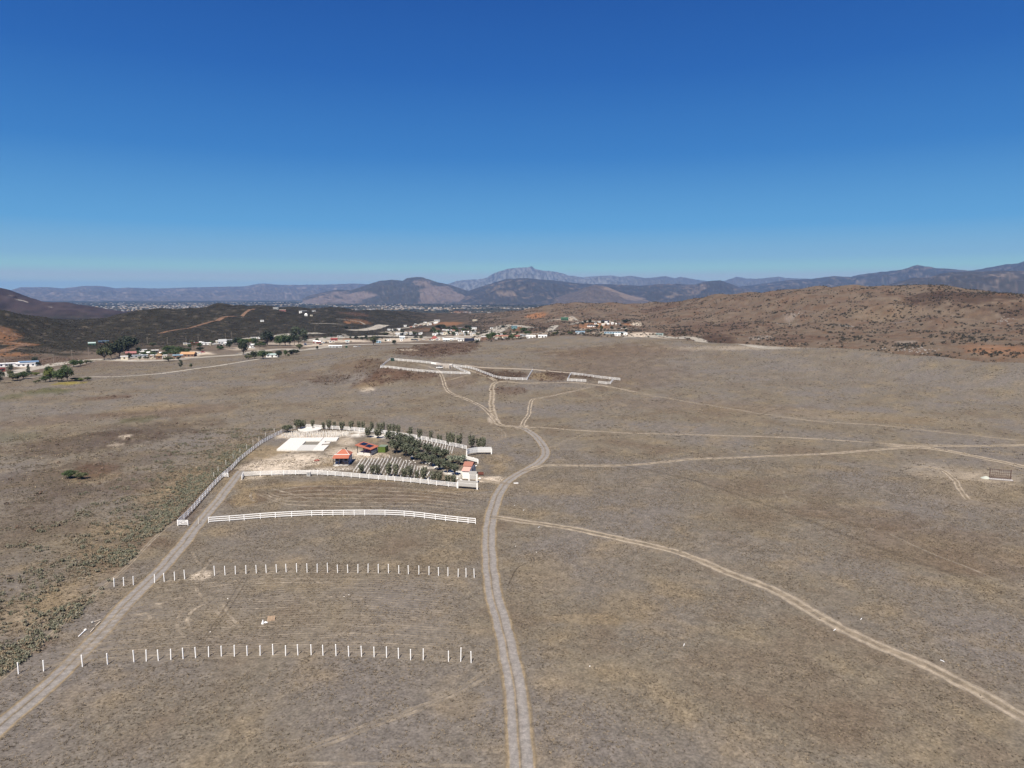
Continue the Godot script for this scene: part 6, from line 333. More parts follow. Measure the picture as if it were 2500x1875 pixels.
func bar_transform(a: Vector3, b: Vector3, w: float, h: float) -> Transform3D:
	var f := (b - a)
	var l := f.length()
	f /= l
	var up := Vector3.UP if absf(f.y) < 0.95 else Vector3.RIGHT
	var s := f.cross(up).normalized()
	var u := s.cross(f)
	return Transform3D(Basis(s * w, u * h, f * l), (a + b) * 0.5 - u * h * 0.5)

func structure(called: String, mesh: Mesh, m: Material, kind := "structure", label := "") -> MeshInstance3D:
	var o := MeshInstance3D.new()
	o.name = numbered(called)
	o.mesh = mesh
	o.material_override = m
	o.set_meta("kind", kind)
	if label != "":
		o.set_meta("label", label)
	add_child(o)
	return o

func commit(verts: PackedVector3Array, index: PackedInt32Array, colors := PackedColorArray(), uvs := PackedVector2Array(), flat := false) -> ArrayMesh:
	var st := SurfaceTool.new()
	if flat:
		st.begin(Mesh.PRIMITIVE_TRIANGLES)
		for i in index:
			if colors.size() > 0:
				st.set_color(colors[i])
			st.set_smooth_group(-1)
			st.add_vertex(verts[i])
		st.generate_normals()
		return st.commit()
	var a := []
	a.resize(Mesh.ARRAY_MAX)
	a[Mesh.ARRAY_VERTEX] = verts
	a[Mesh.ARRAY_INDEX] = index
	if colors.size() > 0:
		a[Mesh.ARRAY_COLOR] = colors
	if uvs.size() > 0:
		a[Mesh.ARRAY_TEX_UV] = uvs
	st.create_from_arrays(a)
	st.generate_normals()
	return st.commit()

func quads(corners: Array) -> ArrayMesh:
	# each entry is four corners, clockwise seen from outside
	var st := SurfaceTool.new()
	st.begin(Mesh.PRIMITIVE_TRIANGLES)
	for q in corners:
		for k in ([0, 1, 2, 0, 2, 3] if q.size() == 4 else [0, 1, 2]):
			st.set_smooth_group(-1)
			st.add_vertex(q[k])
	st.generate_normals()
	return st.commit()

func box_mesh() -> ArrayMesh:
	# base at y = 0, one metre each way
	var a := []
	for y in [0.0, 1.0]:
		for c in [[-.5, .5], [.5, .5], [.5, -.5], [-.5, -.5]]:
			a.append(Vector3(c[0], y, c[1]))
	var f := []
	for i in 4:
		var j := (i + 1) % 4
		f.append([a[i], a[i + 4], a[j + 4], a[j]])
	f.append([a[4], a[7], a[6], a[5]])
	f.append([a[0], a[1], a[2], a[3]])
	return quads(f)

func gable_mesh() -> ArrayMesh:
	var a := Vector3(-.5, 0, .5)
	var b := Vector3(.5, 0, .5)
	var c := Vector3(.5, 0, -.5)
	var d := Vector3(-.5, 0, -.5)
	var e := Vector3(-.5, 1, 0)
	var f := Vector3(.5, 1, 0)
	return quads([[a, e, f, b], [c, f, e, d], [b, f, c], [d, e, a], [a, b, c, d]])

func hip_mesh() -> ArrayMesh:
	var a := Vector3(-.5, 0, .5)
	var b := Vector3(.5, 0, .5)
	var c := Vector3(.5, 0, -.5)
	var d := Vector3(-.5, 0, -.5)
	var e := Vector3(-.12, 1, 0)
	var f := Vector3(.12, 1, 0)
	return quads([[a, e, f, b], [c, f, e, d], [b, f, c], [d, e, a], [a, b, c, d]])

func tube_mesh(n: int) -> ArrayMesh:
	var f := []
	for i in n:
		var p := Vector2.from_angle(TAU * i / n) * .5
		var q := Vector2.from_angle(TAU * (i + 1) / n) * .5
		f.append([Vector3(p.x, 0, p.y), Vector3(p.x, 1, p.y), Vector3(q.x, 1, q.y), Vector3(q.x, 0, q.y)])
		f.append([Vector3(0, 1, 0), Vector3(q.x, 1, q.y), Vector3(p.x, 1, p.y)])
	for k in f:
		k.reverse()
	return quads(f)

func extrude(poly: PackedVector2Array, low: float, high: float) -> ArrayMesh:
	# a plan outline (x, z) raised from low to high
	if not Geometry2D.is_polygon_clockwise(poly):
		poly.reverse()
	var st := SurfaceTool.new()
	st.begin(Mesh.PRIMITIVE_TRIANGLES)
	var t := Geometry2D.triangulate_polygon(poly)
	for i in range(0, t.size(), 3):
		var tri := PackedVector2Array([poly[t[i]], poly[t[i + 1]], poly[t[i + 2]]])
		if not Geometry2D.is_polygon_clockwise(tri):
			tri.reverse()
		for v in [tri[2], tri[1], tri[0]]:
			st.set_smooth_group(-1)
			st.add_vertex(Vector3(v.x, high, v.y))
		for v in tri:
			st.set_smooth_group(-1)
			st.add_vertex(Vector3(v.x, low, v.y))
	var n := poly.size()
	for i in n:
		var p := poly[i]
		var q := poly[(i + 1) % n]
		var c := [Vector3(p.x, low, p.y), Vector3(p.x, high, p.y), Vector3(q.x, high, q.y), Vector3(q.x, low, q.y)]
		for k in [0, 2, 1, 0, 3, 2]:
			st.set_smooth_group(-1)
			st.add_vertex(c[k])
	st.generate_normals()
	return st.commit()

# ---------------------------------------------------------------- terrain
func cubic(a: float, b: float, c: float, d: float, t: float) -> float:
	return b + 0.5 * t * (c - a + t * (2.0 * a - 5.0 * b + 4.0 * c - d + t * (3.0 * (b - c) + d - a)))

func terrain(x: float, z: float) -> float:
	var r := sqrt(x * x + z * z)
	if r < 1.0:
		return 0.0
	var th := atan2(x, -z)
	var u := clampf((th - GRID_FROM) / (GRID_TO - GRID_FROM) * 40.0, 0.0, 39.999)
	var v := clampf(log(r / 200.0) / 0.0585535, 0.0, 62.999)
	var i := int(u)
	var j := int(v)
	var fv := v - j
	var j0 := maxi(j - 1, 0)
	var j3 := mini(j + 2, 63)
	var a: Array = GRID_HEIGHTS[maxi(i - 1, 0)]
	var b: Array = GRID_HEIGHTS[i]
	var c: Array = GRID_HEIGHTS[i + 1]
	var d: Array = GRID_HEIGHTS[mini(i + 2, 40)]
	var h := cubic(cubic(a[j0], a[j], a[j + 1], a[j3], fv), cubic(b[j0], b[j], b[j + 1], b[j3], fv), cubic(c[j0], c[j], c[j + 1], c[j3], fv), cubic(d[j0], d[j], d[j + 1], d[j3], fv), u - i)
	var off := absf(th)
	if off > 0.8:
		h = lerpf(h, -12.0 * smoothstep(300.0, 1500.0, r), smoothstep(0.8, 1.5, off))
	if r < 760.0:
		h += field_noise.get_noise_2d(x, z) * 0.5 * (1.0 - smoothstep(450.0, 760.0, r))
	else:
		var k := smoothstep(820.0, 1150.0, r) * (1.0 - smoothstep(3800.0, 5200.0, r))
		if k > 0.0:
			var g := 1.0 - absf(hill_noise.get_noise_2d(x * 1.3, z * 0.8)) * 2.2
			h += (hill_noise.get_noise_2d(x + 900.0, z) * 5.0 + (0.55 - g) * 8.0) * k * clampf((h + 8.0) / 30.0, 0.1, 1.0)
	return h

func on_ground(x: float, z: float, lift := 0.0) -> Vector3:
	return Vector3(x, terrain(x, z) + lift, z)

func soil_at(x: float, z: float, r: float, th: float, near: Array) -> Color:
	var n1 := patch_noise.get_noise_2d(x, z)
	var n2 := patch_noise.get_noise_2d(x * 3.1 + 400.0, z * 3.1)
	var k3 := 1.0 if r < 320.0 else (0.5 if r < 640.0 else (0.3 if r < 1200.0 else (0.18 if r < 2400.0 else 0.06)))
	var n3 := fine_noise.get_noise_2d(x * k3, z * k3)
	var c := Color(.210, .181, .140)
	c = c.lerp(SOIL[6], clampf(n1 * 1.6 + 0.35, 0.0, 1.0))
	c = c.lerp(SOIL[2], clampf(n2 * 0.9 - 0.10, 0.0, 0.5))
	c = c.lerp(SOIL[8], clampf(-n1 * 0.8 - n2 * 0.6 - 0.10, 0.0, 0.55))
	if r > 520.0:
		var wob := n1 * 160.0 + n2 * 60.0
		var deg := rad_to_deg(th)
		# beyond the field: reddish scrub, then chaparral, dry hills and the valley floor
		if deg < 2.0:
			var foot := lerpf(820.0, 1130.0, smoothstep(-36.0, -13.0, deg))
			var left := 1.0 - smoothstep(-9.0, 1.0, deg + n1 * 5.0)
			c = c.lerp(Color(.150, .110, .085).lerp(Color(.20, .165, .13), clampf(n2 + 0.5, 0, 1)), smoothstep(foot - 300.0, foot - 120.0, r + wob) * 0.9)
			var chap := smoothstep(foot - 60.0, foot + 60.0, r + wob * 0.8) * left
			c = c.lerp(SOIL[9] * (1.0 + 0.5 * n3), chap * clampf(0.97 - 1.4 * maxf(n2 * 0.6 + n3 * 0.55 - 0.22, 0.0), 0.0, 1.0))
			c = c.lerp(Color(.15, .11, .085) * (1.0 + 0.6 * n3), (1.0 - left) * smoothstep(1000.0, 1200.0, r) * 0.8)
			c = c.lerp(SOIL[9] * 1.3, (1.0 - left) * smoothstep(1150.0, 1300.0, r) * smoothstep(0.02, 0.25, n1 + n3 * 0.35))
		if deg > -4.0:
			var rim := lerpf(790.0, 760.0, smoothstep(0.0, 10.0, deg)) - 210.0 * clampf((deg - 10.0) / 25.0, 0.0, 1.0)
			var dry := smoothstep(-4.0, 3.0, deg) * smoothstep(rim + 25.0, rim + 75.0, r)
			var hill := Color(.176, .135, .099).lerp(Color(.155, .104, .072), clampf(n1 * 1.5 + 0.35, 0.0, 1.0))
			hill = hill.lerp(Color(.20, .165, .128), clampf(n2 * 1.2, 0.0, 0.6))
			c = c.lerp(hill * (1.0 + 0.22 * n3), dry)
		if r > 2500.0:
			var k := smoothstep(2500.0, 3100.0, r + wob * 2.0)
			var floor_c := Color(.10, .088, .068).lerp(Color(.045, .052, .036), clampf(n1 * 1.2 + 0.5, 0, 1))
			floor_c = floor_c.lerp(Color(.24, .20, .15), clampf(patch_noise.get_noise_2d(x * 0.12, z * 0.05) * 2.0 - 0.2, 0.0, 0.8))
			if deg < -22.0:
				floor_c = floor_c.lerp(Color(.075, .055, .05) * (1.0 + n3 * 0.5), 1.0 - smoothstep(4300.0, 4900.0, r))
			c = c.lerp(floor_c, k)
	for p in near:
		var dx: float = x - p[0]
		var dz: float = z - p[1]
		var along: float = (dx * p[6] + dz * p[7]) / p[2]
		var out_: float = (-dx * p[7] + dz * p[6]) / p[3]
		var d := sqrt(along * along + out_ * out_)
		if d < 1.6:
			d += n2 * 0.40 + n3 * 0.32
			var k: float = (1.0 - smoothstep(0.6, 1.15, d)) * p[5]
			if k > 0.0:
				c = c.lerp(SOIL[int(p[4])] * (1.0 + 0.22 * n3), k)
	return c * (1.0 + 0.10 * n3)

func build_ground() -> void:
	var angles := PackedFloat32Array()
	var a := -PI
	while a < PI - 0.001:
		angles.append(a)
		a += (0.00185 if absf(a) < 0.68 else (0.012 if absf(a) < 0.9 else 0.09))
	angles.append(PI)
	var radii := PackedFloat32Array([0.5, 15.0, 30.0, 45.0])
	var r := 56.0
	while r < 34000.0:
		radii.append(r)
		r += minf(maxf(r * r / 55.0 * 0.0024, 0.18), r * (0.016 if r < 800.0 else (0.009 if r < 2100.0 else 0.025))) if r > 70.0 else 3.0
	var patches := []
	for p in PATCHES:
		var th := atan2(p[0], -p[1])
		var q: Array = p.duplicate()
		q.append(cos(th))
		q.append(sin(th))
		q.append(sqrt(p[0] * p[0] + p[1] * p[1]))
		q.append(th)
		patches.append(q)
	var na := angles.size()
	var nr := radii.size()
	var verts := PackedVector3Array()
	var cols := PackedColorArray()
	var uvs := PackedVector2Array()
	verts.resize(na * nr)
	cols.resize(na * nr)
	uvs.resize(na * nr)
	var k := 0
	for j in nr:
		var rr := radii[j]
		var row := []
		for q in patches:
			if absf(rr - q[8]) < maxf(q[2], q[3]) * 1.7:
				row.append(q)
		var near := []
		for i in na:
			var th := angles[i]
			var x := sin(th) * rr
			var z := -cos(th) * rr
			if i % 16 == 0:
				near = []
				for q in row:
					if absf(x - q[0]) + absf(z - q[1]) < maxf(q[2], q[3]) * 2.6 + rr * 0.06:
						near.append(q)
			verts[k] = Vector3(x, terrain(x, z), z)
			cols[k] = soil_at(x, z, rr, th, near)
			uvs[k] = Vector2(x * .83 + z * .55, z * .83 - x * .55) / 38.0
			k += 1
	var index := PackedInt32Array()
	index.resize((na - 1) * (nr - 1) * 6)
	k = 0
	for j in nr - 1:
		for i in na - 1:
			var p := j * na + i
			index[k] = p
			index[k + 1] = p + na
			index[k + 2] = p + na + 1
			index[k + 3] = p
			index[k + 4] = p + na + 1
			index[k + 5] = p + 1
			k += 6
	var m := StandardMaterial3D.new()
	m.resource_name = "dry_field"
	m.vertex_color_use_as_albedo = true
	m.albedo_texture = grain
	m.albedo_color = srgb(Color(1.0, 1.0, 1.0))
	m.detail_enabled = true
	m.detail_albedo = coarse
	m.detail_blend_mode = BaseMaterial3D.BLEND_MODE_MUL
	m.roughness = 1.0
	m.metallic_specular = 0.1
	for i in cols.size():
		cols[i] = cols[i] * 1.23
	structure("ground", commit(verts, index, cols, uvs), m)
	print("ground ", na, " x ", nr)

func build_mountains() -> void:
	var ridge := FastNoiseLite.new()
	ridge.seed = 77
	ridge.frequency = 1.0 / 1500.0
	ridge.fractal_type = FastNoiseLite.FRACTAL_RIDGED
	ridge.fractal_octaves = 5
	var spots := FastNoiseLite.new()
	spots.seed = 78
	spots.frequency = 1.0 / 420.0
	spots.fractal_octaves = 5
	var looks := [[Color(.085, .075, .065), Color(.16, .13, .11), 5200.0], [Color(.042, .039, .033), Color(.125, .098, .084), 2600.0], [Color(.085, .08, .075), Color(.145, .142, .136), 4500.0], [Color(.036, .033, .030), Color(.12, .092, .07), 2600.0], [Color(.040, .037, .034), Color(.11, .09, .075), 3400.0], [Color(.038, .034, .031), Color(.12, .095, .078), 2200.0], [Color(.07, .055, .045), Color(.15, .112, .082), 1200.0]]
	for q in MOUNTAINS.size():
		var crest: Array = MOUNTAINS[q]
		var n := crest.size() / 3
		var fine := []
		for i in n - 1:
			var p := Vector3(crest[i * 3], crest[i * 3 + 2], crest[i * 3 + 1])
			var s := Vector3(crest[i * 3 + 3], crest[i * 3 + 5], crest[i * 3 + 4])
			for t in 16:
				fine.append(p.lerp(s, t / 16.0))
		var rows := 60
		var reach: float = looks[q][2]
		var verts := PackedVector3Array()
		var cols := PackedColorArray()
		for i in fine.size():
			var p: Vector3 = fine[i]
			var away := Vector3(p.x, 0, p.z).normalized()
			var side := minf(1.0, minf(i, fine.size() - 1 - i) / 28.0)
			for j in rows:
				var t := (j - 8.0) / (rows - 9.0)
				var back := t < 0.0
				var d := t * reach if not back else t * reach * 1.4
				var x := p.x - away.x * d
				var z := p.z - away.z * d
				var g := ridge.get_noise_2d(x, z)
				var f := 1.0 - t if not back else 1.0 + t * 4.0
				var prof := pow(maxf(f, 0.0), 1.25)
				var y := lerpf(-60.0, p.y, prof)
				var tall := p.y + 60.0
				y += (g - 0.25) * tall * 0.42 * clampf(4.0 * absf(t) * (1.0 - absf(t)), 0.0, 1.0) * side
				if absf(t) < 0.02:
					y += spots.get_noise_2d(x * 3.0, z * 3.0) * tall * 0.02
				verts.append(Vector3(x, y, z))
				var s1 := spots.get_noise_2d(x, z)
				var s2 := spots.get_noise_2d(x * 5.0, z * 5.0)
				var bare := clampf(s1 * 1.8 + s2 * 1.1 - 0.25, 0.0, 1.0)
				if q == 1:
					bare = smoothstep(0.15, 0.42, t + s1 * 0.45 + s2 * 0.2) * (1.0 - smoothstep(0.75, 0.9, t + s2 * 0.2)) * smoothstep(-0.15, 0.05, sin(i * 0.034 + 0.6) + s1)
				elif q == 2:
					bare = clampf(s2 * 2.2 + 0.45, 0.0, 1.0) * (1.0 - smoothstep(0.35, 0.75, t + s1 * 0.3)) * (1.0 - smoothstep(0.5, 0.62, float(i) / fine.size()))
				elif q == 6:
					bare = (1.0 - smoothstep(0.12, 0.30, t + s1 * 0.5)) * smoothstep(0.45, 0.6, float(i) / fine.size())
				var lo: Color = looks[q][0]
				var hi: Color = looks[q][1]
				var fleck := spots.get_noise_2d(x * 14.0, z * 14.0)
				cols.append(lo.lerp(hi, clampf(bare + maxf(fleck - 0.28, 0.0) * 1.6, 0.0, 1.0)) * (1.0 + 0.4 * s2 + 0.3 * fleck))
		var index := PackedInt32Array()
		for i in fine.size() - 1:
			for j in rows - 1:
				var p0 := i * rows + j
				for v in [p0, p0 + rows, p0 + rows + 1, p0, p0 + rows + 1, p0 + 1]:
					index.append(v)
		structure("mountain", commit(verts, index, cols), tinted("mountain_slope", 1.0))

# ---------------------------------------------------------------- roads and tracks
func smooth_line(flat_points: Array, step: float) -> PackedVector2Array:
	var p := PackedVector2Array()
	for i in range(0, flat_points.size(), 2):
		p.append(Vector2(flat_points[i], flat_points[i + 1]))
	var out_pts := PackedVector2Array()
	for i in p.size() - 1:
		var a := p[maxi(i - 1, 0)]
		var d := p[mini(i + 2, p.size() - 1)]
		var n := maxi(2, int(p[i].distance_to(p[i + 1]) / step))
		for k in n:
			out_pts.append(p[i].cubic_interpolate(p[i + 1], a, d, float(k) / n))
	out_pts.append(p[p.size() - 1])
	return out_pts

func build_roads() -> void:
	var kinds := {0: "gravel_road", 1: "dirt_track", 2: "rutted_track", 3: "valley_road", 4: "wheel_rut", 5: "wheel_rut", 6: "red_dirt_road"}
	for rd in ROADS:
		var kind := int(rd[0])
		var width: float = rd[1]
		var cover: float = rd[2]
		var first := Vector2(rd[3][0], rd[3][1])
		var far := first.length()
		var pts := smooth_line(rd[3], clampf(far * 0.006, 0.8, 8.0))
		ribbon_count += 1
		var lanes: Array
		match kind:
			0: lanes = [[-1.38, 2, 0.0], [-1.16, 2, .7], [-1.02, 2, .95], [-.92, 9, 1.0], [-.72, 8, 1.0], [-.40, 8, 1.0], [-.24, 9, 1.0], [-.14, 2, .95], [.0, 7, .92], [.10, 9, 1.0], [.40, 8, 1.0], [.72, 8, 1.0], [.92, 9, 1.0], [1.02, 2, .95], [1.16, 2, .7], [1.38, 2, 0.0]]
			2: lanes = [[-1.2, 0, 0.0], [-.9, 0, .95], [-.55, 0, .95], [-.3, 0, .25], [0.0, 0, .15], [.3, 0, .25], [.55, 0, .95], [.9, 0, .95], [1.2, 0, 0.0]]
			1: lanes = [[-1.25, 3, 0.0], [-.95, 0, .6], [-.6, 0, 1.0], [-.25, 3, .8], [0.0, 3, .7], [.25, 3, .8], [.6, 0, 1.0], [.95, 0, .6], [1.25, 3, 0.0]]
			_: lanes = [[-1.1, 0, 0.0], [-.75, 0, 1.0], [0.0, 0, .95], [.75, 0, 1.0], [1.1, 0, 0.0]]
		var verts := PackedVector3Array()
		var cols := PackedColorArray()
		var uvs := PackedVector2Array()
		var nl := lanes.size()
		for i in pts.size():
			var t := (pts[mini(i + 1, pts.size() - 1)] - pts[maxi(i - 1, 0)]).normalized()
			var side := Vector2(-t.y, t.x)
			var r := pts[i].length()
			var lift := 0.006 + 0.00010 * maxf(r - 120.0, 0.0) + ribbon_count * 0.0003 + 0.25 * smoothstep(650.0, 900.0, r)
			var ends := 1.0 if kind == 0 else clampf((minf(i, pts.size() - 1 - i) + 1.0) / 4.0, 0.0, 1.0)
			var meander := fine_noise.get_noise_2d(pts[i].x * .35, pts[i].y * .35 + 90.0) * (0.25 if kind == 0 else 0.14 * width)
			for l in lanes:
				var wob := fine_noise.get_noise_2d(pts[i].x * 1.4 + l[0] * 37.0, pts[i].y * 1.4)
				var q: Vector2 = pts[i] + side * (l[0] * 0.5 * width * (1.0 + (0.12 if kind == 0 else 0.30) * wob) + meander)
				verts.append(on_ground(q.x, q.y, lift))
				if kind < 2 and r < 300.0 and absf(l[0]) < 1.3:
					road_cells[Vector2i(q.floor())] = true
				var n := fine_noise.get_noise_2d(q.x * 2.0, q.y * 2.0)
				var c: Color
				match int(l[1]):
					9: c = Color(.375, .340, .305)
					8: c = Color(.405, .376, .350)
					7: c = Color(.29, .255, .215)
					2: c = Color(.44, .35, .235)
					3: c = Color(.45, .375, .28)
					_: c = Color(.60, .51, .40)
				if kind == 3:
					c = Color(.62, .57, .49)
				elif kind == 5:
					c = Color(.115, .09, .072)
				elif kind == 6:
					c = Color(.34, .215, .145)
				elif kind == 4:
					c = Color(.54, .46, .36)
				c *= 1.0 + (0.10 if kind == 0 else 0.28) * n
				c.a = clampf(l[2] * cover * (1.0 + (0.9 if kind >= 4 else 0.5) * n * (1.0 if l[2] < 0.96 or kind >= 4 else 0.0)), 0.0, 1.0) * ends
				cols.append(c * Color(.95, .95, .95, 1.0))
				uvs.append(q / 17.0)
		var index := PackedInt32Array()
		for i in pts.size() - 1:
			for l in nl - 1:
				var p := i * nl + l
				for v in [p, p + nl, p + nl + 1, p, p + nl + 1, p + 1]:
					index.append(v)
		if not mats.has("worn_earth"):
			var m := StandardMaterial3D.new()
			m.resource_name = "worn_earth"
			m.vertex_color_use_as_albedo = true
			m.albedo_texture = dust
			m.detail_enabled = true
			m.detail_albedo = coarse
			m.detail_blend_mode = BaseMaterial3D.BLEND_MODE_MUL
			m.transparency = BaseMaterial3D.TRANSPARENCY_ALPHA
			m.cull_mode = BaseMaterial3D.CULL_DISABLED
			m.roughness = 1.0
			m.metallic_specular = 0.1
			mats["worn_earth"] = m
		structure(kinds[kind], commit(verts, index, cols, uvs), mats["worn_earth"])

# ---------------------------------------------------------------- the walled compound
func arch_panel(parent: Node3D, called: String, m: Material, at: Vector3, turn: float, w: float, h: float, open_from: float, open_to: float, spring: float, thick: float) -> void:
	# an upright wall panel along local x with a round-headed opening, drawn in plan and stood up
	var p := PackedVector2Array([Vector2(0, 0), Vector2(open_from, 0), Vector2(open_from, spring)])
	var mid := (open_from + open_to) * .5
	var rad := (open_to - open_from) * .5
	for i in range(1, 9):
		p.append(Vector2(mid - rad * cos(PI * i / 9.0), spring + rad * sin(PI * i / 9.0)))
	for v in [Vector2(open_to, spring), Vector2(open_to, 0), Vector2(w, 0), Vector2(w, h), Vector2(0, h)]:
		p.append(v)
	var o := MeshInstance3D.new()
	o.name = called
	o.mesh = extrude(p, -thick * .5, thick * .5)
	o.material_override = m
	o.transform = Transform3D(Basis.from_euler(Vector3(0, turn, 0)) * Basis(Vector3.RIGHT, Vector3.BACK, Vector3.UP), at)
	parent.add_child(o, true)

func wall_run(called: String, label: String, pts: Array, h: float, thick: float, m: Material, cap: Material, posts := 0) -> Node3D:
	var base := on_ground(pts[0], pts[1])
	var t := thing(called, label, "wall", base)
	for i in range(0, pts.size() - 2, 2):
		var a := on_ground(pts[i], pts[i + 1], -.15) - base
		var b := on_ground(pts[i + 2], pts[i + 3], -.15) - base
		bar(t, "wall_panel", m, a + Vector3(0, h + .15, 0), b + Vector3(0, h + .15, 0), thick, h + .15)
		bar(t, "coping", cap, a + Vector3(0, h + .22, 0), b + Vector3(0, h + .22, 0), thick + .08, .07)
	for i in range(0, pts.size(), 2):
		if posts > 0 and (i == 0 or i == pts.size() - 2 or posts > 1):
			var a := on_ground(pts[i], pts[i + 1], -.1) - base
			part(t, "pier", unit_box, cap, a, Vector3(thick + .16, h + .42, thick + .16))
	return t

func build_compound() -> void:
	var white := mat("white_render", Color(.76, .75, .72), .9)
	var concrete := stained("pale_concrete", Color(.60, .58, .54), 9.0)
	var stucco := stained("grey_stucco", Color(.40, .39, .37), 3.0)
	var tiles := stained("red_roof_tiles", Color(.37, .118, .068), 1.2, .8)
	var dark := mat("dark_timber", Color(.035, .025, .022), .8)
	var blue := mat("blue_grey_render", Color(.34, .39, .48), .9)
	var glass := mat("dark_window", Color(.015, .02, .03), .15)
	# foundation slab with an open court
	var outline := PackedVector2Array()
	for i in range(0, SLAB_OUTLINE.size(), 2):
		outline.append(Vector2(SLAB_OUTLINE[i], SLAB_OUTLINE[i + 1]))
	var court := PackedVector2Array()
	for i in range(0, 8, 2):
		court.append(Vector2(SLAB_COURT[i], SLAB_COURT[i + 1]))
	var mid := (court[0] + court[2]) * .5
	var slab_at := on_ground(mid.x, mid.y)
	var slab := thing("foundation_slab", "pale concrete house foundation slab with a rectangular open court", "foundation", slab_at)
	var back := (court[1] - court[0]).normalized() * 80.0
	var right := (court[3] - court[0]).normalized() * 80.0
	var cuts := [
		PackedVector2Array([court[0] - back, court[0] + back, court[0] + back - right, court[0] - back - right]),
		PackedVector2Array([court[3] - back, court[3] + back, court[3] + back + right, court[3] - back + right]),
		PackedVector2Array([court[1], court[2], court[2] + back, court[1] + back]),
		PackedVector2Array([court[0], court[3], court[3] - back, court[0] - back])]
	var tops := [.42, .40, .42, .38]
	for k in 4:
		for piece in Geometry2D.intersect_polygons(outline, cuts[k]):
			var local := PackedVector2Array()
			for v in piece:
				local.append(v - mid)
			part(slab, "slab_section", extrude(local, -.3, tops[k]), concrete if k != 3 else stained("weathered_concrete", Color(.47, .46, .43), 4.0), Vector3.ZERO)
	var bed := PackedVector2Array()
	for v in court:
		bed.append(v - mid)
	part(slab, "court_gravel", extrude(bed, -.3, .08), stained("court_gravel", Color(.17, .155, .125), 2.0), Vector3.ZERO)
	# round slab at the back
	var ring := PackedVector2Array()
	for i in 36:
		ring.append(Vector2.from_angle(TAU * i / 36.0) * (ROUND_SLAB[2] * .98))
	var round_slab := thing("round_slab", "round white concrete terrace slab by the rear fence", "terrace", on_ground(ROUND_SLAB[0], ROUND_SLAB[1] - 1.0))
	part(round_slab, "disc", extrude(ring, -.3, .45), concrete, Vector3.ZERO)
	part(round_slab, "fire_pit", unit_tube, mat("stone", Color(.3, .29, .27)), Vector3(1.0, .45, -1.5), Vector3(1.1, .35, 1.1))
	part(round_slab, "step", unit_box, concrete, Vector3(-.6, -.2, ROUND_SLAB[2] + .2), Vector3(1.6, .4, .5))
	# caretaker house
	var at := on_ground(HOUSE_AT[0], HOUSE_AT[1])
	var house := thing("cottage", "small blue-white cottage with orange tile roof and a dark front porch", "house", at, deg_to_rad(2))
	part(house, "floor_slab", unit_box, stucco, Vector3(0, -.2, -3.6), Vector3(5.0, .45, 7.4))
	part(house, "wall", unit_box, blue, Vector3(.05, .25, -4.9), Vector3(4.7, 2.6, 4.9))
	for x in [-2.3, -.75, .8, 2.3]:
		part(house, "porch_post", unit_box, dark, Vector3(x, .25, -.25), Vector3(.16, 2.2, .16))
	bar(house, "porch_beam", dark, Vector3(-2.4, 2.55, -.25), Vector3(2.4, 2.55, -.25), .16, .18)
	for side in [-1.0, 1.0]:
		bar(house, "porch_rail", dark, Vector3(side * 2.3, 1.15, -.25), Vector3(side * 2.3, 1.15, -2.4), .08, .1)
	bar(house, "porch_rail", dark, Vector3(.2, 1.15, -.25), Vector3(2.3, 1.15, -.25), .08, .1)
	for k in 9:
		part(house, "baluster", unit_box, dark, Vector3(.35 + k * .23, .25, -.25), Vector3(.06, .85, .06))
	var front_door := part(house, "door", unit_box, mat("dark_blue_door", Color(.02, .03, .06), .5), Vector3(-.3, .25, -2.42), Vector3(.95, 2.1, .06))
	part(front_door, "handle", unit_box, white, Vector3(.38, .46, .7), Vector3(.06, .06, .6))
	for x in [-1.5, 1.2]:
		var w := part(house, "window", unit_box, glass, Vector3(x, 1.1, -2.42), Vector3(1.0, 1.1, .06))
		part(w, "frame", unit_box, white, Vector3(0, -.06, .1), Vector3(1.12, .06, 1.2))
	for z in [-3.8, -5.8]:
		part(house, "side_window", unit_box, glass, Vector3(2.43, 1.1, z), Vector3(.06, 1.0, .8))
	var lean := quads([[Vector3(-2.65, 2.55, .25), Vector3(-2.5, 3.15, -2.3), Vector3(2.55, 3.15, -2.3), Vector3(2.65, 2.55, .25)], [Vector3(-2.65, 2.47, .25), Vector3(2.65, 2.47, .25), Vector3(2.55, 3.07, -2.3), Vector3(-2.5, 3.07, -2.3)], [Vector3(-2.65, 2.47, .25), Vector3(-2.65, 2.55, .25), Vector3(2.65, 2.55, .25), Vector3(2.65, 2.47, .25)], [Vector3(2.65, 2.47, .25), Vector3(2.65, 2.55, .25), Vector3(2.55, 3.15, -2.3), Vector3(2.55, 3.07, -2.3)], [Vector3(-2.5, 3.07, -2.3), Vector3(-2.5, 3.15, -2.3), Vector3(-2.65, 2.55, .25), Vector3(-2.65, 2.47, .25)]])
	part(house, "porch_roof", lean, tiles, Vector3.ZERO)
	bar(house, "ridge_cap", white, Vector3(-2.55, 3.26, -2.35), Vector3(2.6, 3.26, -2.35), .22, .14)
	var roof := part(house, "roof", unit_hip, tiles, Vector3(.05, 2.86, -4.95), Vector3(5.2, 1.55, 5.5))
	part(roof, "chimney", unit_box, dark, Vector3(.12, .72, -.2), Vector3(.08, .5, .08))
	bar(house, "hip_cap", white, Vector3(2.55, 3.0, -2.3), Vector3(.7, 4.45, -4.95), .08, .08)
	bar(house, "hip_cap", white, Vector3(-2.45, 3.0, -2.3), Vector3(-.6, 4.45, -4.95), .08, .08)
	part(house, "step", unit_box, concrete, Vector3(-1.2, -.1, .35), Vector3(1.4, .25, .6))
	# open pavilion with solar panels
	var c0 := Vector2(PAVILION_CORNERS[0], PAVILION_CORNERS[1])
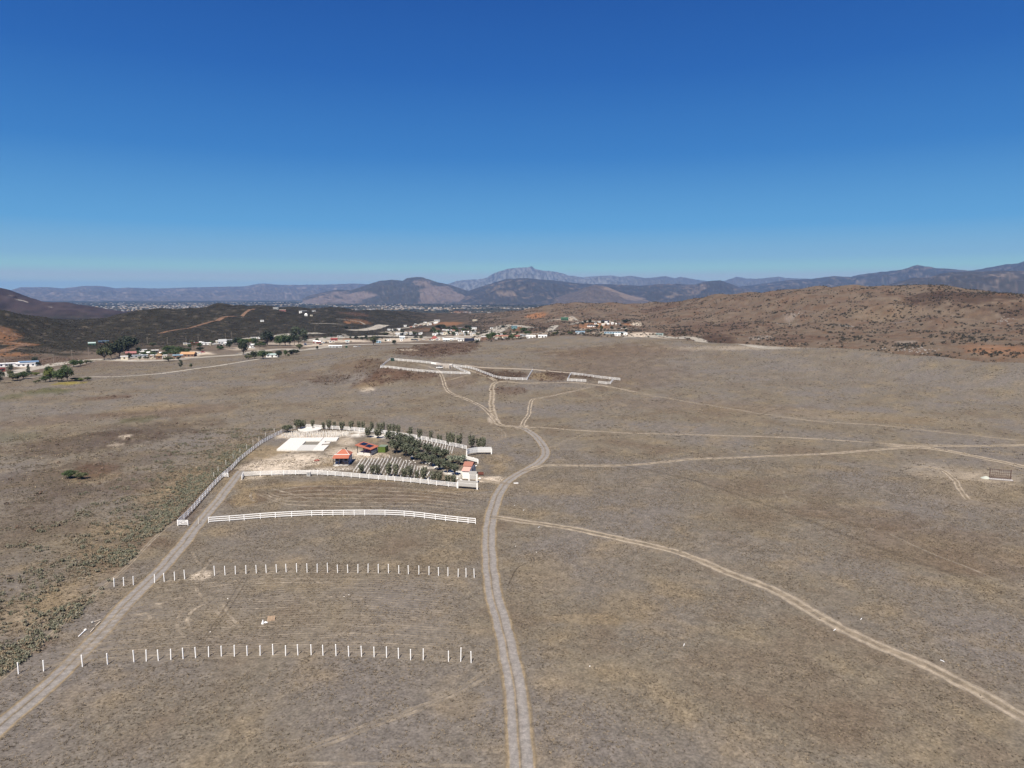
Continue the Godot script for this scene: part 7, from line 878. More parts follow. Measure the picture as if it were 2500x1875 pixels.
	var c1 := Vector2(PAVILION_CORNERS[2], PAVILION_CORNERS[3])
	var pav := thing("pavilion", "open-sided pavilion with an orange mono-pitch roof carrying solar panels", "pavilion", on_ground(c1.x, c1.y), deg_to_rad(-16))
	part(pav, "platform", unit_box, concrete, Vector3(-2.55, -.3, -2.7), Vector3(5.1, 1.05, 5.4))
	part(pav, "low_wall", unit_box, blue, Vector3(-.1, .75, -3.2), Vector3(.2, .75, 4.3))
	for p in [[-5.0, -.15, 2.55], [-2.6, -.15, 2.05], [-.15, -.15, 1.55], [-5.0, -5.2, 2.55], [-.15, -5.2, 1.55], [-.15, -2.7, 1.55]]:
		part(pav, "post", unit_box, dark, Vector3(p[0], .75, p[1]), Vector3(.18, p[2], .18))
	var tilt := atan2(1.0, 4.85)
	var lid := part(pav, "roof", unit_box, tiles, Vector3(-2.6, 2.83, -2.68), Vector3(6.3, .16, 6.2), Vector3(0, 0, -tilt))
	for g in 2:
		for k in 4:
			var sp := part(pav, "solar_panel", unit_box, mat("solar_glass", Color(.01, .013, .02), .2), Vector3(-4.0 + g * 2.35, 3.0 + .08 - (-4.0 + g * 2.35 + 2.6) * tan(tilt) + .02, -4.3 + k * .82 + g * .5), Vector3(1.9, .05, .72), Vector3(0, 0, -tilt))
			part(sp, "frame", unit_box, mat("panel_frame", Color(.45, .46, .47), .4, .8), Vector3(0, .02, -.5), Vector3(1.0, .9, .06))
			sp.set_meta("label", "black solar panel on the orange roof")
	part(pav, "table", unit_box, mat("red_table", Color(.22, .03, .03)), Vector3(-2.6, 1.35, -2.6), Vector3(1.6, .08, .9))
	part(pav, "table_leg", unit_box, dark, Vector3(-2.6, .75, -2.6), Vector3(.2, .6, .2))
	part(pav, "counter", unit_box, blue, Vector3(-2.4, .75, -5.0), Vector3(4.2, .95, .4))
	# green container
	var g0 := Vector2(CONTAINER_AT[0], CONTAINER_AT[1])
	var box := thing("storage_container", "olive green metal storage container with a grey roof beside the pavilion", "container", on_ground(g0.x, g0.y), deg_to_rad(-10))
	var green := mat("olive_green_paint", Color(.085, .135, .022), .6)
	part(box, "body", unit_box, green, Vector3(1.4, .1, -1.6), Vector3(2.7, 2.05, 3.2))
	part(box, "roof", unit_box, mat("grey_green_roof", Color(.16, .20, .14), .7), Vector3(1.4, 2.15, -1.6), Vector3(2.82, .08, 3.32))
	for k in 10:
		part(box, "rib", unit_box, green, Vector3(.2 + k * .265, .2, .015), Vector3(.09, 1.85, .05))
	part(box, "skid", unit_box, dark, Vector3(1.4, -.15, -1.6), Vector3(2.4, .25, 2.9))
	# red hoop on the bare ground
	var hoop := []
	for i in 20:
		var a0 := TAU * i / 20.0
		var a1 := TAU * (i + 1) / 20.0
		for rr in [[.75, 0.0, .8, .22], [.8, .22, .62, .22], [.62, .22, .6, 0.0]]:
			hoop.append([Vector3(cos(a0) * rr[0], rr[1], sin(a0) * rr[0]), Vector3(cos(a1) * rr[0], rr[1], sin(a1) * rr[0]), Vector3(cos(a1) * rr[2], rr[3], sin(a1) * rr[2]), Vector3(cos(a0) * rr[2], rr[3], sin(a0) * rr[2])])
	single("fire_ring", "low dark red ring lying on the bare yard left of the cottage", "fire ring", quads(hoop), mat("dark_red", Color(.26, .025, .02), .6), Transform3D(Basis.from_scale(Vector3(1.1, 1, 1.1)), on_ground(RED_RING[0], RED_RING[1], -.02)))
	# gatehouse and its walls
	wall_run("boundary_wall", "grey stuccoed boundary wall closing the white fence beside the gate", WALL_FRONT, 1.55, .25, stucco, white, 1)
	wall_run("gate_wing_wall", "tall grey stuccoed wing wall standing against the gatehouse", WALL_SECOND, 2.3, .25, stucco, white, 1)
	wall_run("curved_wall", "curved white wall with peeling dark patches beyond the gatehouse", WALL_CURVED, 1.65, .25, stained("peeling_white_render", Color(.58, .58, .57), .7), white, 1)
	wall_run("entry_wall", "low white wall sweeping from the olive trees to the gatehouse", WALL_INNER, .95, .22, white, white, 1)
	var ga := on_ground(GATEHOUSE_AT[0], GATEHOUSE_AT[1])
	var gate := thing("gatehouse", "white arched gatehouse with two tiers of red tiled roof", "gatehouse", ga, deg_to_rad(-13))
	part(gate, "front_block", unit_box, white, Vector3(-1.0, -.15, -1.1), Vector3(2.1, 2.7, 2.2))
	var shed_roof := quads([[Vector3(-2.3, 2.5, .25), Vector3(-2.2, 3.35, -2.1), Vector3(.25, 3.35, -2.1), Vector3(.25, 2.5, .25)], [Vector3(-2.3, 2.4, .25), Vector3(.25, 2.4, .25), Vector3(.25, 3.25, -2.1), Vector3(-2.2, 3.25, -2.1)], [Vector3(-2.3, 2.4, .25), Vector3(-2.3, 2.5, .25), Vector3(.25, 2.5, .25), Vector3(.25, 2.4, .25)], [Vector3(.25, 2.4, .25), Vector3(.25, 2.5, .25), Vector3(.25, 3.35, -2.1), Vector3(.25, 3.25, -2.1)]])
	part(gate, "lower_roof", shed_roof, stained("sun_bleached_tiles", Color(.52, .30, .25), 1.5, .8), Vector3.ZERO)
	arch_panel(gate, "arch_wall", white, Vector3(.0, -.15, -2.2), deg_to_rad(90), 3.4, 3.7, .5, 2.7, 1.7, .3)
	arch_panel(gate, "arch_wall", white, Vector3(-2.0, -.15, -2.2), deg_to_rad(90), 3.4, 3.7, .5, 2.7, 1.7, .3)
	part(gate, "tower_wall", unit_box, white, Vector3(-1.0, 2.6, -2.25), Vector3(1.9, 1.0, .2))
	part(gate, "tower_wall", unit_box, white, Vector3(-1.0, -.15, -5.5), Vector3(1.9, 3.7, .2))
	part(gate, "gate_leaf", unit_box, mat("dark_gate", Color(.03, .022, .03), .6), Vector3(-1.2, .0, -3.85), Vector3(.1, 2.4, 2.1))
	part(gate, "upper_roof", unit_gable, stained("faded_red_tiles", Color(.29, .125, .09), 1.2, .85), Vector3(-1.0, 3.5, -3.9), Vector3(2.9, .95, 4.2))
	part(gate, "side_pier", unit_box, stucco, Vector3(.25, -.15, -5.9), Vector3(.5, 2.9, .5))
	part(gate, "side_cap", unit_box, white, Vector3(.35, 2.76, -5.7), Vector3(1.1, .1, .9))
	var sign_at := on_ground(GATE_SIGN[0], GATE_SIGN[1])
	var board := thing("gate_panel", "rust brown metal panel standing by the gatehouse entrance", "panel", sign_at, deg_to_rad(-8))
	part(board, "panel", unit_box, mat("rust_brown", Color(.13, .045, .03), .8), Vector3(0, .22, 0), Vector3(1.65, .85, .08))
	for x in [-.75, .75]:
		part(board, "foot", unit_box, dark, Vector3(x, -.1, 0), Vector3(.08, .34, .3))
	# stone cabinet at the yard fence
	var cab := thing("meter_cabinet", "grey block meter cabinet built against the white yard fence", "cabinet", on_ground(FENCE_BOX[0], FENCE_BOX[1]))
	part(cab, "block", unit_box, stucco, Vector3(0, -.1, -.4), Vector3(1.1, 1.35, .8))
	part(cab, "cap", unit_box, concrete, Vector3(0, 1.25, -.4), Vector3(1.22, .1, .92))
	part(cab, "door", unit_box, mat("meter_door", Color(.24, .25, .26), .5), Vector3(0, .35, .012), Vector3(.6, .7, .03))
	for k in ROCKS.size():
		var q: Array = ROCKS[k]
		single("white_boulder", "pale boulder lying under the olive trees", "boulder", rock_mesh(k % 4), mat("pale_stone", Color(.60, .58, .54)), Transform3D(Basis.from_euler(Vector3(0, k * 1.7, 0)) * Basis.from_scale(Vector3(1.3, .9, 1.1) * q[2] * 1.5), on_ground(q[0], q[1], -.05)), "pale boulders under the olive trees")

var rocks := {}
func rock_mesh(k: int) -> ArrayMesh:
	if not rocks.has(k):
		var s := SphereMesh.new()
		s.radius = .5
		s.height = 1.0
		s.radial_segments = 9
		s.rings = 5
		var a := s.get_mesh_arrays()
		var v: PackedVector3Array = a[Mesh.ARRAY_VERTEX]
		var n := FastNoiseLite.new()
		n.seed = 50 + k
		n.frequency = 1.6
		for i in v.size():
			v[i] = v[i] * (1.0 + .5 * n.get_noise_3dv(v[i])) + Vector3(0, .35, 0)
		rocks[k] = commit(v, a[Mesh.ARRAY_INDEX])
	return rocks[k]

# ---------------------------------------------------------------- fences and posts
const FENCE_LABELS := {
	"front": "long white three-rail ranch fence curving across the field between the two roads",
	"yard": "white four-rail fence along the near side of the walled yard",
	"leaf": "short white gate leaf at the end of the yard fence",
	"lane": "white three-rail fence running up beside the gravel lane to the round slab",
	"lanegate": "white gate standing at the near end of the lane fence",
	"yardgate": "white gate halfway up the lane fence with a slanting brace",
	"rear": "white four-rail fence behind the rear row of olive trees",
	"lotA": "long white fence along the near side of the knoll lot",
	"lotB": "short white fence climbing to the green shed",
	"lotC": "white fence running from the green shed to the unfinished walls",
	"lotD": "white fence slanting from the stone tank to the corner of the knoll lot",
	"lotE": "long white fence swinging around the dark scrub lot beside the dirt track",
	"lotF": "short white fence climbing beside the straw coloured scrub",
	"lotG": "short white fence piece along the track at the small far lot",
	"lotH": "white fence around the back of the small far lot",
	"lotI": "short hooked white fence piece at the end of the small far lot"}

func build_fences() -> void:
	var vinyl := mat("white_vinyl", Color(.84, .84, .83), .5)
	for f in FENCES:
		var key: String = f[0]
		var rails := int(f[1])
		var h: float = f[2]
		var line := smooth_line(f[4], f[3]) if key in ["front", "yard", "lane", "rear", "lotE"] else sharp_line(f[4], f[3])
		# even spacing along the curve
		var spots := PackedVector2Array([line[0]])
		var run := 0.0
		for i in range(1, line.size()):
			run += line[i].distance_to(line[i - 1])
			if run >= f[3] * .97 or i == line.size() - 1:
				if i == line.size() - 1 and run < f[3] * .4 and spots.size() > 1:
					spots[spots.size() - 1] = line[i]
				else:
					spots.append(line[i])
				run = 0.0
		var base := on_ground(spots[0].x, spots[0].y)
		var gate := key.ends_with("gate") or key == "leaf"
		var t := thing("white_gate" if gate else "rail_fence", FENCE_LABELS[key], "gate" if gate else "fence", base)
		for i in spots.size():
			var p := on_ground(spots[i].x, spots[i].y) - base
			part(t, "post", unit_box, vinyl, p - Vector3(0, .1, 0), Vector3(.15, h + .13 + rng.randf_range(-.03, .05), .15), Vector3(rng.randf_range(-.03, .03), 0, rng.randf_range(-.03, .03)))
			if i > 0:
				var q := on_ground(spots[i - 1].x, spots[i - 1].y) - base
				for k in rails:
					var y := h * (.22 + .72 * k / (rails - 1.0))
					bar(t, "rail", vinyl, q + Vector3(0, y + .08, 0), p + Vector3(0, y + .08, 0), .05, .14 if rails == 4 else .18)
				if gate:
					bar(t, "brace", vinyl, q + Vector3(0, h * .25, 0), p + Vector3(0, h, 0), .055, .09)

func sharp_line(flat_points: Array, step: float) -> PackedVector2Array:
	var out_pts := PackedVector2Array()
	for i in range(0, flat_points.size() - 2, 2):
		var a := Vector2(flat_points[i], flat_points[i + 1])
		var b := Vector2(flat_points[i + 2], flat_points[i + 3])
		var n := maxi(1, int(round(a.distance_to(b) / step)))
		for k in n:
			out_pts.append(a.lerp(b, float(k) / n))
	out_pts.append(Vector2(flat_points[flat_points.size() - 2], flat_points[flat_points.size() - 1]))
	return out_pts

func build_posts() -> void:
	var vinyl := mat("white_vinyl", Color(.84, .84, .83), .5)
	var cap := unit_hip
	for set_ in [[POSTS_FAR_ROW, "white square fence post without rails in the row beyond the pallet", "bare posts in the row beyond the pallet"], [POSTS_NEAR_ROW, "white square fence post without rails in the row before the pallet", "bare posts in the row before the pallet"]]:
		for p in set_[0]:
			var t := thing("bare_post", set_[1], "post", on_ground(p[0], p[1]), rng.randf_range(-.2, .2), set_[2])
			t.rotation.z = rng.randf_range(-.03, .03)
			part(t, "shaft", unit_box, vinyl, Vector3(0, -.1, 0), Vector3(.125, p[2] + .1, .125))
			part(t, "cap", cap, vinyl, Vector3(0, p[2], 0), Vector3(.15, .05, .15))
	var grey := mat("pale_concrete_post", Color(.55, .52, .47), .9)
	for k in TALL_POSTS.size():
		var p: Array = TALL_POSTS[k]
		var last := k == TALL_POSTS.size() - 1
		var t := thing("boundary_post", "pinkish concrete post standing alone between the lane and its fence" if last else "tall pale concrete boundary post on the scrub side of the lane fence", "post", on_ground(p[0], p[1]), 0.0, "" if last else "boundary posts along the scrub")
		part(t, "shaft", unit_box, grey, Vector3(0, -.1, 0), Vector3(.12, 1.7 if last else 1.95, .12))
		part(t, "top", unit_hip, grey, Vector3(0, 1.6 if last else 1.85, 0), Vector3(.12, .06, .12))

# ---------------------------------------------------------------- vines
func build_vines() -> void:
	var tube := mat("white_grow_tube", Color(.76, .75, .72), .6)
	var stake := mat("white_stake", Color(.70, .68, .63), .7)
	var extra := []
	var made := 0
	for s in [[VINE_ROWS, 17, "white grow tube around a young vine behind the yard fence", "grow tubes in the front vineyard"], [BACK_VINE_ROWS, 10, "white grow tube around a young vine before the rear olive row", "grow tubes in the back vineyard"]]:
		for q in s[0]:
			for i in int(s[1]):
				var f: float = i / (s[1] - 1.0)
				var x: float = lerpf(q[0], q[2], f) + rng.randf_range(-.04, .04)
				var z: float = lerpf(q[1], q[3], f) + rng.randf_range(-.08, .08)
				var h := rng.randf_range(.5, .72)
				if rng.randf() < .05:
					continue
				var xf := Transform3D(Basis.from_euler(Vector3(rng.randf_range(-.12, .12), 0, rng.randf_range(-.12, .12))) * Basis.from_scale(Vector3(.16, h, .16)), on_ground(x, z, -.04))
				if made < 300:
					single("grow_tube", s[2], "grow tube", unit_tube, tube, xf, s[3])
					made += 1
				else:
					extra.append(xf)
	if extra.size() > 0:
		var mm := multi(unit_tube, extra, [])
		stuff("grow_tubes_beyond", mm, tube, "more white grow tubes standing in rows in the back vineyard", "grow tube")
	for q in STAKE_ROWS:
		for i in 22:
			var f := i / 21.0
			var x: float = lerpf(q[0], q[2], f) + rng.randf_range(-.15, .15)
			var z: float = lerpf(q[1], q[3], f) + rng.randf_range(-.3, .3)
			var h := rng.randf_range(.95, 1.35)
			single("vine_stake", "thin white stake in the dense rows behind the foundation slab", "stake", unit_box, stake, Transform3D(Basis.from_euler(Vector3(rng.randf_range(-.08, .08), rng.randf() * 3.0, rng.randf_range(-.08, .08))) * Basis.from_scale(Vector3(.13, h, .13)), on_ground(x, z, -.04)), "stakes behind the foundation slab")

func multi(mesh: Mesh, xfs: Array, tints: Array) -> MultiMesh:
	var mm := MultiMesh.new()
	mm.transform_format = MultiMesh.TRANSFORM_3D
	mm.use_colors = tints.size() > 0
	mm.mesh = mesh
	mm.instance_count = xfs.size()
	for i in xfs.size():
		mm.set_instance_transform(i, xfs[i])
		if tints.size() > 0:
			mm.set_instance_color(i, tints[i])
	return mm

func stuff(called: String, mm: MultiMesh, m: Material, label: String, category: String) -> void:
	var o := MultiMeshInstance3D.new()
	o.name = numbered(called)
	o.multimesh = mm
	o.material_override = m
	o.set_meta("kind", "stuff")
	o.set_meta("label", label)
	o.set_meta("category", category)
	add_child(o)

# ---------------------------------------------------------------- trees
var crowns := {}
func crown_mesh(key: String, lobes: Array, leaves: int, leaf: float, s: int, base: Color, spread := .35) -> ArrayMesh:
	# leaf-sized faces spread through the lobes; the crown fills a unit box standing on y = 0
	if crowns.has(key):
		return crowns[key]
	var g := RandomNumberGenerator.new()
	g.seed = s
	var verts := PackedVector3Array()
	var cols := PackedColorArray()
	var index := PackedInt32Array()
	for l in lobes:
		var c: Vector3 = l[0]
		var e: Vector3 = l[1]
		var tone := g.randf_range(.75, 1.3)
		for k in leaves:
			var d := Vector3(g.randfn(), g.randfn(), g.randfn()).normalized() * pow(g.randf(), spread)
			var p := c + d * e
			var n := (d + Vector3(g.randfn(), g.randfn() + .5, g.randfn()) * .8).normalized()
			var u := n.cross(Vector3(g.randfn(), g.randfn(), g.randfn())).normalized() * leaf * g.randf_range(.5, 1.2)
			var v := n.cross(u).normalized() * leaf * g.randf_range(.35, .8)
			var b := verts.size()
			for q in [p - u, p + v, p + u, p - v]:
				verts.append(q)
			var col := base * (tone * g.randf_range(.7, 1.35))
			col.a = 1.0
			for q in 4:
				cols.append(col)
			for q in [0, 1, 2, 0, 2, 3]:
				index.append(b + q)
	crowns[key] = commit(verts, index, cols)
	return crowns[key]

func stem_mesh(key: String, tops: Array, s: int, thick: float) -> ArrayMesh:
	if crowns.has(key):
		return crowns[key]
	var g := RandomNumberGenerator.new()
	g.seed = s
	var verts := PackedVector3Array()
	var index := PackedInt32Array()
	for t in tops:
		var a: Vector3 = t[0]
		var b: Vector3 = t[1]
		var prev := -1
		for k in 4:
			var f := k / 3.0
			var p := a.lerp(b, f) + Vector3(g.randfn(), 0, g.randfn()) * .02 * f
			var r: float = thick * t[2] * (1.0 - .75 * f)
			var start := verts.size()
			for q in 5:
				verts.append(p + Vector3(cos(TAU * q / 5.0) * r, 0, sin(TAU * q / 5.0) * r))
			if prev >= 0:
				for q in 5:
					var w := (q + 1) % 5
					for v in [prev + q, start + w, start + q, prev + q, prev + w, start + w]:
						index.append(v)
			prev = start
	crowns[key] = commit(verts, index)
	return crowns[key]

func lobes_vase(s: int, n: int, low: float) -> Array:
	var g := RandomNumberGenerator.new()
	g.seed = s
	var out_l := []
	for k in n:
		var a := TAU * k / n + g.randf_range(-.4, .4)
		var d := g.randf_range(.12, .30)
		var y := g.randf_range(.55, .72)
		out_l.append([Vector3(cos(a) * d, y, sin(a) * d), Vector3(g.randf_range(.10, .16), g.randf_range(.20, .30), g.randf_range(.10, .16))])
		out_l.append([Vector3(cos(a) * d * .7, low + .08, sin(a) * d * .7), Vector3(.11, .16, .11)])
	return out_l

func lobes_round(s: int, n: int) -> Array:
	var g := RandomNumberGenerator.new()
	g.seed = s
	var out_l := []
	for k in n:
		var d := Vector3(g.randfn(), g.randfn() * .7 + .25, g.randfn()).normalized()
		var p := Vector3(0, .56, 0) + d * Vector3(.30, .27, .30) * g.randf_range(.6, 1.05)
		out_l.append([p, Vector3.ONE * g.randf_range(.12, .21)])
	return out_l

func lobes_tall(s: int, n: int) -> Array:
	var g := RandomNumberGenerator.new()
	g.seed = s
	var out_l := []
	for k in n:
		var f := (k + .5) / n
		var a := g.randf() * TAU
		var d := .22 * sin(PI * clampf(f, .15, .9))
		out_l.append([Vector3(cos(a) * d, .28 + .62 * f, sin(a) * d), Vector3(g.randf_range(.13, .24), g.randf_range(.08, .14), g.randf_range(.13, .24))])
	return out_l

func stems_for(lobes: Array, fork: float, thick: float) -> Array:
	var t := [[Vector3.ZERO, Vector3(0, fork, 0), thick * 1.3]]
	for l in lobes:
		t.append([Vector3(0, fork * .7, 0), l[0], thick * .55])
	return t

func plant(called: String, label: String, category: String, group: String, at: Vector3, w: float, h: float, turn: float, crown: Mesh, stem: Mesh, tint: Color, key: String, squash := 1.0) -> void:
	var t := thing(called, label, category, at, turn, group)
	t.scale = Vector3(w, h, w * squash)
	part(t, "trunk", stem, mat("bark", Color(.16, .13, .10)), Vector3(0, -.02, 0))
	part(t, "crown", crown, leaf_material(key, tint), Vector3.ZERO)

func leaf_material(key: String, tint: Color) -> StandardMaterial3D:
	var m := tinted("leaves_" + key, .75, true)
	m.albedo_color = srgb(tint)
	return m

func build_olives() -> void:
	var looks := []
	for k in 4:
		var lo := lobes_vase(100 + k, 6, .28)
		looks.append([crown_mesh("olive%d" % k, lo, 46, .068, 200 + k, Color(.115, .118, .078)), stem_mesh("olive_stem%d" % k, stems_for(lo, .10, .022), 300 + k, 1.0)])
	var dense := []
	for k in 3:
		var lo := lobes_round(140 + k, 16)
		dense.append([crown_mesh("dense%d" % k, lo, 60, .05, 240 + k, Color(.072, .082, .052)), stem_mesh("dense_stem%d" % k, stems_for(lo, .22, .03), 340 + k, 1.0)])
	for i in OLIVES.size():
		var o: Array = OLIVES[i]
		var at := on_ground(o[0], o[1])
		var turn := rng.randf() * TAU
		match int(o[4]):
			0:
				var label := "upright olive tree with several bare stems in the row along the rear fence"
				var group := "olive trees along the rear fence"
				if i == 30 or i == 31:
					label = "dark olive tree with splayed stems standing on pale ground behind the pavilion"
					group = "pair of olive trees behind the pavilion"
				elif i > 45:
					label = "bushy olive tree growing close behind the white yard fence"
					group = "olive trees behind the yard fence"
				var l: Array = looks[i % 4]
				plant("olive_tree", label, "tree", group, at, o[3] * 1.35, o[2] * 1.25, turn, l[0], l[1], Color.WHITE, "olive")
			1:
				var l: Array = dense[i % 3]
				plant("grey_bush", "rounded grey-green bush at the corner of the lane fence by the round slab", "bush", "bushes by the round slab", at, o[3] * 1.15, o[2], turn, l[0], l[1], Color(1.25, 1.2, 1.1), "grey_bush")
			2:
				var l: Array = dense[i % 3]
				plant("dense_olive_tree", "broad dark olive tree in the thick double row beside the green container", "tree", "thick double row of olive trees", at, o[3] * 1.32, o[2] * 1.08, turn, l[0], l[1], Color.WHITE, "dense")
			3:
				var l: Array = dense[i % 3]
				plant("silver_olive_tree", "silvery pale olive tree next to the gatehouse", "tree", "silvery olive trees by the gatehouse", at, o[3] * 1.2, o[2], turn, l[0], l[1], Color(2.6, 2.5, 2.9), "silver")

func landmark(x: float, z: float) -> String:
	# the nearest named building, to say which tree or car is meant
	var best := 1e12
	var say := ""
	for b in BUILDINGS:
		var d: float = (b[0] - x) * (b[0] - x) + (b[1] - z) * (b[1] - z)
		if d < best and not b[9].begins_with("small pale"):
			best = d
			say = b[9]
	if best > 8100.0:
		return " standing apart in the dry field"
	var words := say.split(" ")
	var out_words := PackedStringArray()
	for w in words:
		if out_words.size() >= 3 and w in ["with", "on", "at", "by", "behind", "in", "beside", "under", "below", "among", "near", "next", "between", "before", "above", "standing", "of", "half", "along", "alone", "along", "beyond", "parked", "rising", "halfway", "high", "and"]:
			break
		out_words.append(w.trim_suffix(","))
	return " near the " + " ".join(out_words.slice(0, 7))

func build_far_trees() -> void:
	var broad := []
	for k in 4:
		var lo := lobes_round(500 + k, 24)
		broad.append([crown_mesh("broad%d" % k, lo, 60, .042, 520 + k, Color(.045, .058, .028)), stem_mesh("broad_stem%d" % k, stems_for(lo, .28, .028), 540 + k, 1.0)])
	var tall := []
	for k in 3:
		var lo := lobes_tall(560 + k, 16)
		tall.append([crown_mesh("tall%d" % k, lo, 60, .04, 580 + k, Color(.05, .06, .036)), stem_mesh("tall_stem%d" % k, [[Vector3.ZERO, Vector3(0, .9, 0), .03]], 590 + k, 1.0)])
	var palm_lobes := []
	for k in 11:
		var a := TAU * k / 11.0
		for q in 3:
			palm_lobes.append([Vector3(cos(a) * (.14 + q * .14), .86 - q * q * .04, sin(a) * (.14 + q * .14)), Vector3(.07, .03, .07)])
	var palm := [crown_mesh("palm", palm_lobes, 14, .06, 600, Color(.05, .06, .03)), stem_mesh("palm_stem", [[Vector3.ZERO, Vector3(0, .86, 0), .035]], 601, 1.0)]
	var kinds := [
		["broad_tree", "broad dark evergreen tree beyond the dry field", "tree", "dark evergreen trees beyond the field", Color(.62, .62, .62), "evergreen"],
		["eucalyptus_tree", "tall loose eucalyptus tree beyond the dry field", "tree", "eucalyptus trees beyond the field", Color(.95, 1.0, .95), "eucalyptus"],
		["leafy_bush", "rounded green bushy tree beyond the dry field", "tree", "green bushy trees beyond the field", Color(1.15, 1.35, .9), "leafy"],
		["grey_shrub_tree", "dull grey-olive tree beyond the dry field", "tree", "grey-olive trees beyond the field", Color(1.7, 1.45, 1.3), "dull"],
		["yellow_green_tree", "yellow-green leafy tree beyond the dry field", "tree", "yellow-green trees beyond the field", Color(2.3, 2.1, .9), "yellow"],
		["fan_palm", "palm with a round frond head among the farm houses", "palm", "palms among the farm houses", Color(1.1, 1.1, .9), "palm"]]
	for i in TREES.size():
		var o: Array = TREES[i]
		var k := int(o[4])
		var d: Array = kinds[k]
		var look: Array = tall[i % 3] if k == 1 else (palm if k == 5 else broad[i % 4])
		var spot := landmark(o[0], o[1])
		var say: String = d[1].replace(" beyond the dry field", "").replace(" among the farm houses", "") + spot
		plant(d[0], say, d[2], say.replace("tree", "trees"), on_ground(o[0], o[1]), o[3] * 1.75, o[2] * 1.5, i * 2.4, look[0], look[1], d[4], d[5])

# ---------------------------------------------------------------- town
func build_buildings() -> void:
	var pane := mat("far_window", Color(.03, .035, .045), .2)
	for i in BUILDINGS.size():
		var b: Array = BUILDINGS[i]
		var w: float = b[2]
		var d: float = b[3]
		var h: float = b[4]
		var wall := mat("wall_paint_%d" % int(b[7]), PAINT[int(b[7])], .85)
		var roof_m := mat("roof_paint_%d" % int(b[8]), PAINT[int(b[8])], .7)
		var low := 1e9
		var turn: float = b[5]
		for c in [[-1, -1], [1, -1], [1, 1], [-1, 1]]:
			var v := Vector3(c[0] * w * .5, 0, c[1] * d * .5).rotated(Vector3.UP, turn)
			low = minf(low, terrain(b[0] + v.x, b[1] + v.z))
		var mid := terrain(b[0], b[1])
		low = maxf(low, mid - 4.0)
		var say: String = b[9]
		var t := thing("house" if w < 16.0 else "shed", say, "house" if w < 16.0 else "shed", Vector3(b[0], low, b[1]), turn, say.replace("small pale", "pale") if say.begins_with("small pale") else "")
		h += (mid - low)
		part(t, "wall", unit_box, wall, Vector3(0, -.3, 0), Vector3(w, h + .3, d))
		match int(b[6]):
			0: part(t, "roof", unit_box, roof_m, Vector3(0, h, 0), Vector3(w + .7, .28, d + .7))
			1: part(t, "roof", unit_gable, roof_m, Vector3(0, h - .05, 0), Vector3(w + .6, clampf(d * .22, .9, 2.8), d + .8))
			2: part(t, "roof", unit_hip, roof_m, Vector3(0, h - .05, 0), Vector3(w + 1.0, clampf(w * .45, 1.2, 4.5), d + 1.0))
		var n := clampi(int(w / 3.2), 1, 9)
		for k in n:
			var x := (k + .5) / n * w - w * .5
			if k == n / 2 and n > 1:
				part(t, "door", unit_box, pane, Vector3(x, 0, d * .5 + .02), Vector3(minf(1.2, w / n * .6), minf(2.2, h * .8), .08))
			else:
				part(t, "window", unit_box, pane, Vector3(x, h * .4, d * .5 + .02), Vector3(minf(1.4, w / n * .55), minf(1.2, h * .35), .08))
		if i % 3 == 0:
			part(t, "side_window", unit_box, pane, Vector3(w * .5 + .02, h * .4, 0), Vector3(.08, minf(1.2, h * .35), 1.3))

func build_lot() -> void:
	wall_run("field_wall", "low pale rubble wall along the upper edge of the scrub lots", LOT_EDGE, .45, .35, stained("rubble", Color(.42, .36, .30), 1.5), stained("rubble", Color(.42, .36, .30), 1.5), 0)
	var block := stained("raw_block", Color(.42, .38, .34), 2.0)
	var white := mat("white_render", Color(.76, .75, .72), .9)
	var shed := thing("green_shed", "dark green cabin at the top corner of the knoll lot", "shed", on_ground(SHED_AT[0], SHED_AT[1]), .1)
	var green := mat("dark_green_paint", Color(.012, .035, .022), .6)
	part(shed, "body", unit_box, green, Vector3(0, -.2, -1.0), Vector3(2.3, 2.1, 2.2))
	part(shed, "roof", unit_box, mat("shed_roof", Color(.06, .08, .07)), Vector3(0, 1.9, -1.0), Vector3(2.5, .12, 2.4))
	part(shed, "door", unit_box, mat("shed_door", Color(.02, .05, .035)), Vector3(.3, 0, .12), Vector3(.8, 1.7, .05))
	for k in LOT_WALLS.size():
		wall_run("unfinished_wall", ["white painted wall stub where the knoll fence ends", "long low unfinished block wall behind the parked white car"][k], LOT_WALLS[k], 1.3, .25, [white, block][k], white, 0)
	var hs := thing("unfinished_house", "roofless grey block house shell on the knoll lot", "house", on_ground(LOT_HOUSE[0], LOT_HOUSE[1]), -.15)
	part(hs, "side_wall", unit_box, block, Vector3(-2.2, -.2, -1.6), Vector3(.25, 1.9, 3.2))
	part(hs, "side_wall", unit_box, block, Vector3(2.2, -.2, -1.6), Vector3(.25, 1.9, 3.2))
	part(hs, "back_wall", unit_box, block, Vector3(0, -.2, -3.2), Vector3(4.15, 1.9, .25))
	for x in [-1.8, -.6, .6, 1.8]:
		part(hs, "front_pier", unit_box, block, Vector3(x, -.2, .0), Vector3(.5, 1.9, .25))
	part(hs, "lintel", unit_box, block, Vector3(0, 1.7, 0), Vector3(4.6, .25, .27))
	var tank := thing("stone_tank", "round pale stone tank beside the house shell", "tank", on_ground(LOT_TANK[0], LOT_TANK[1]))
	part(tank, "wall", unit_tube, block, Vector3(0, -.2, 0), Vector3(2.6, 1.8, 2.6))
	part(tank, "rim", unit_tube, white, Vector3(0, 1.6, 0), Vector3(2.75, .12, 2.75))
	car(on_ground(LOT_CAR[0], LOT_CAR[1]), 1.4, 0, "white pickup parked beside the unfinished walls on the knoll", "")

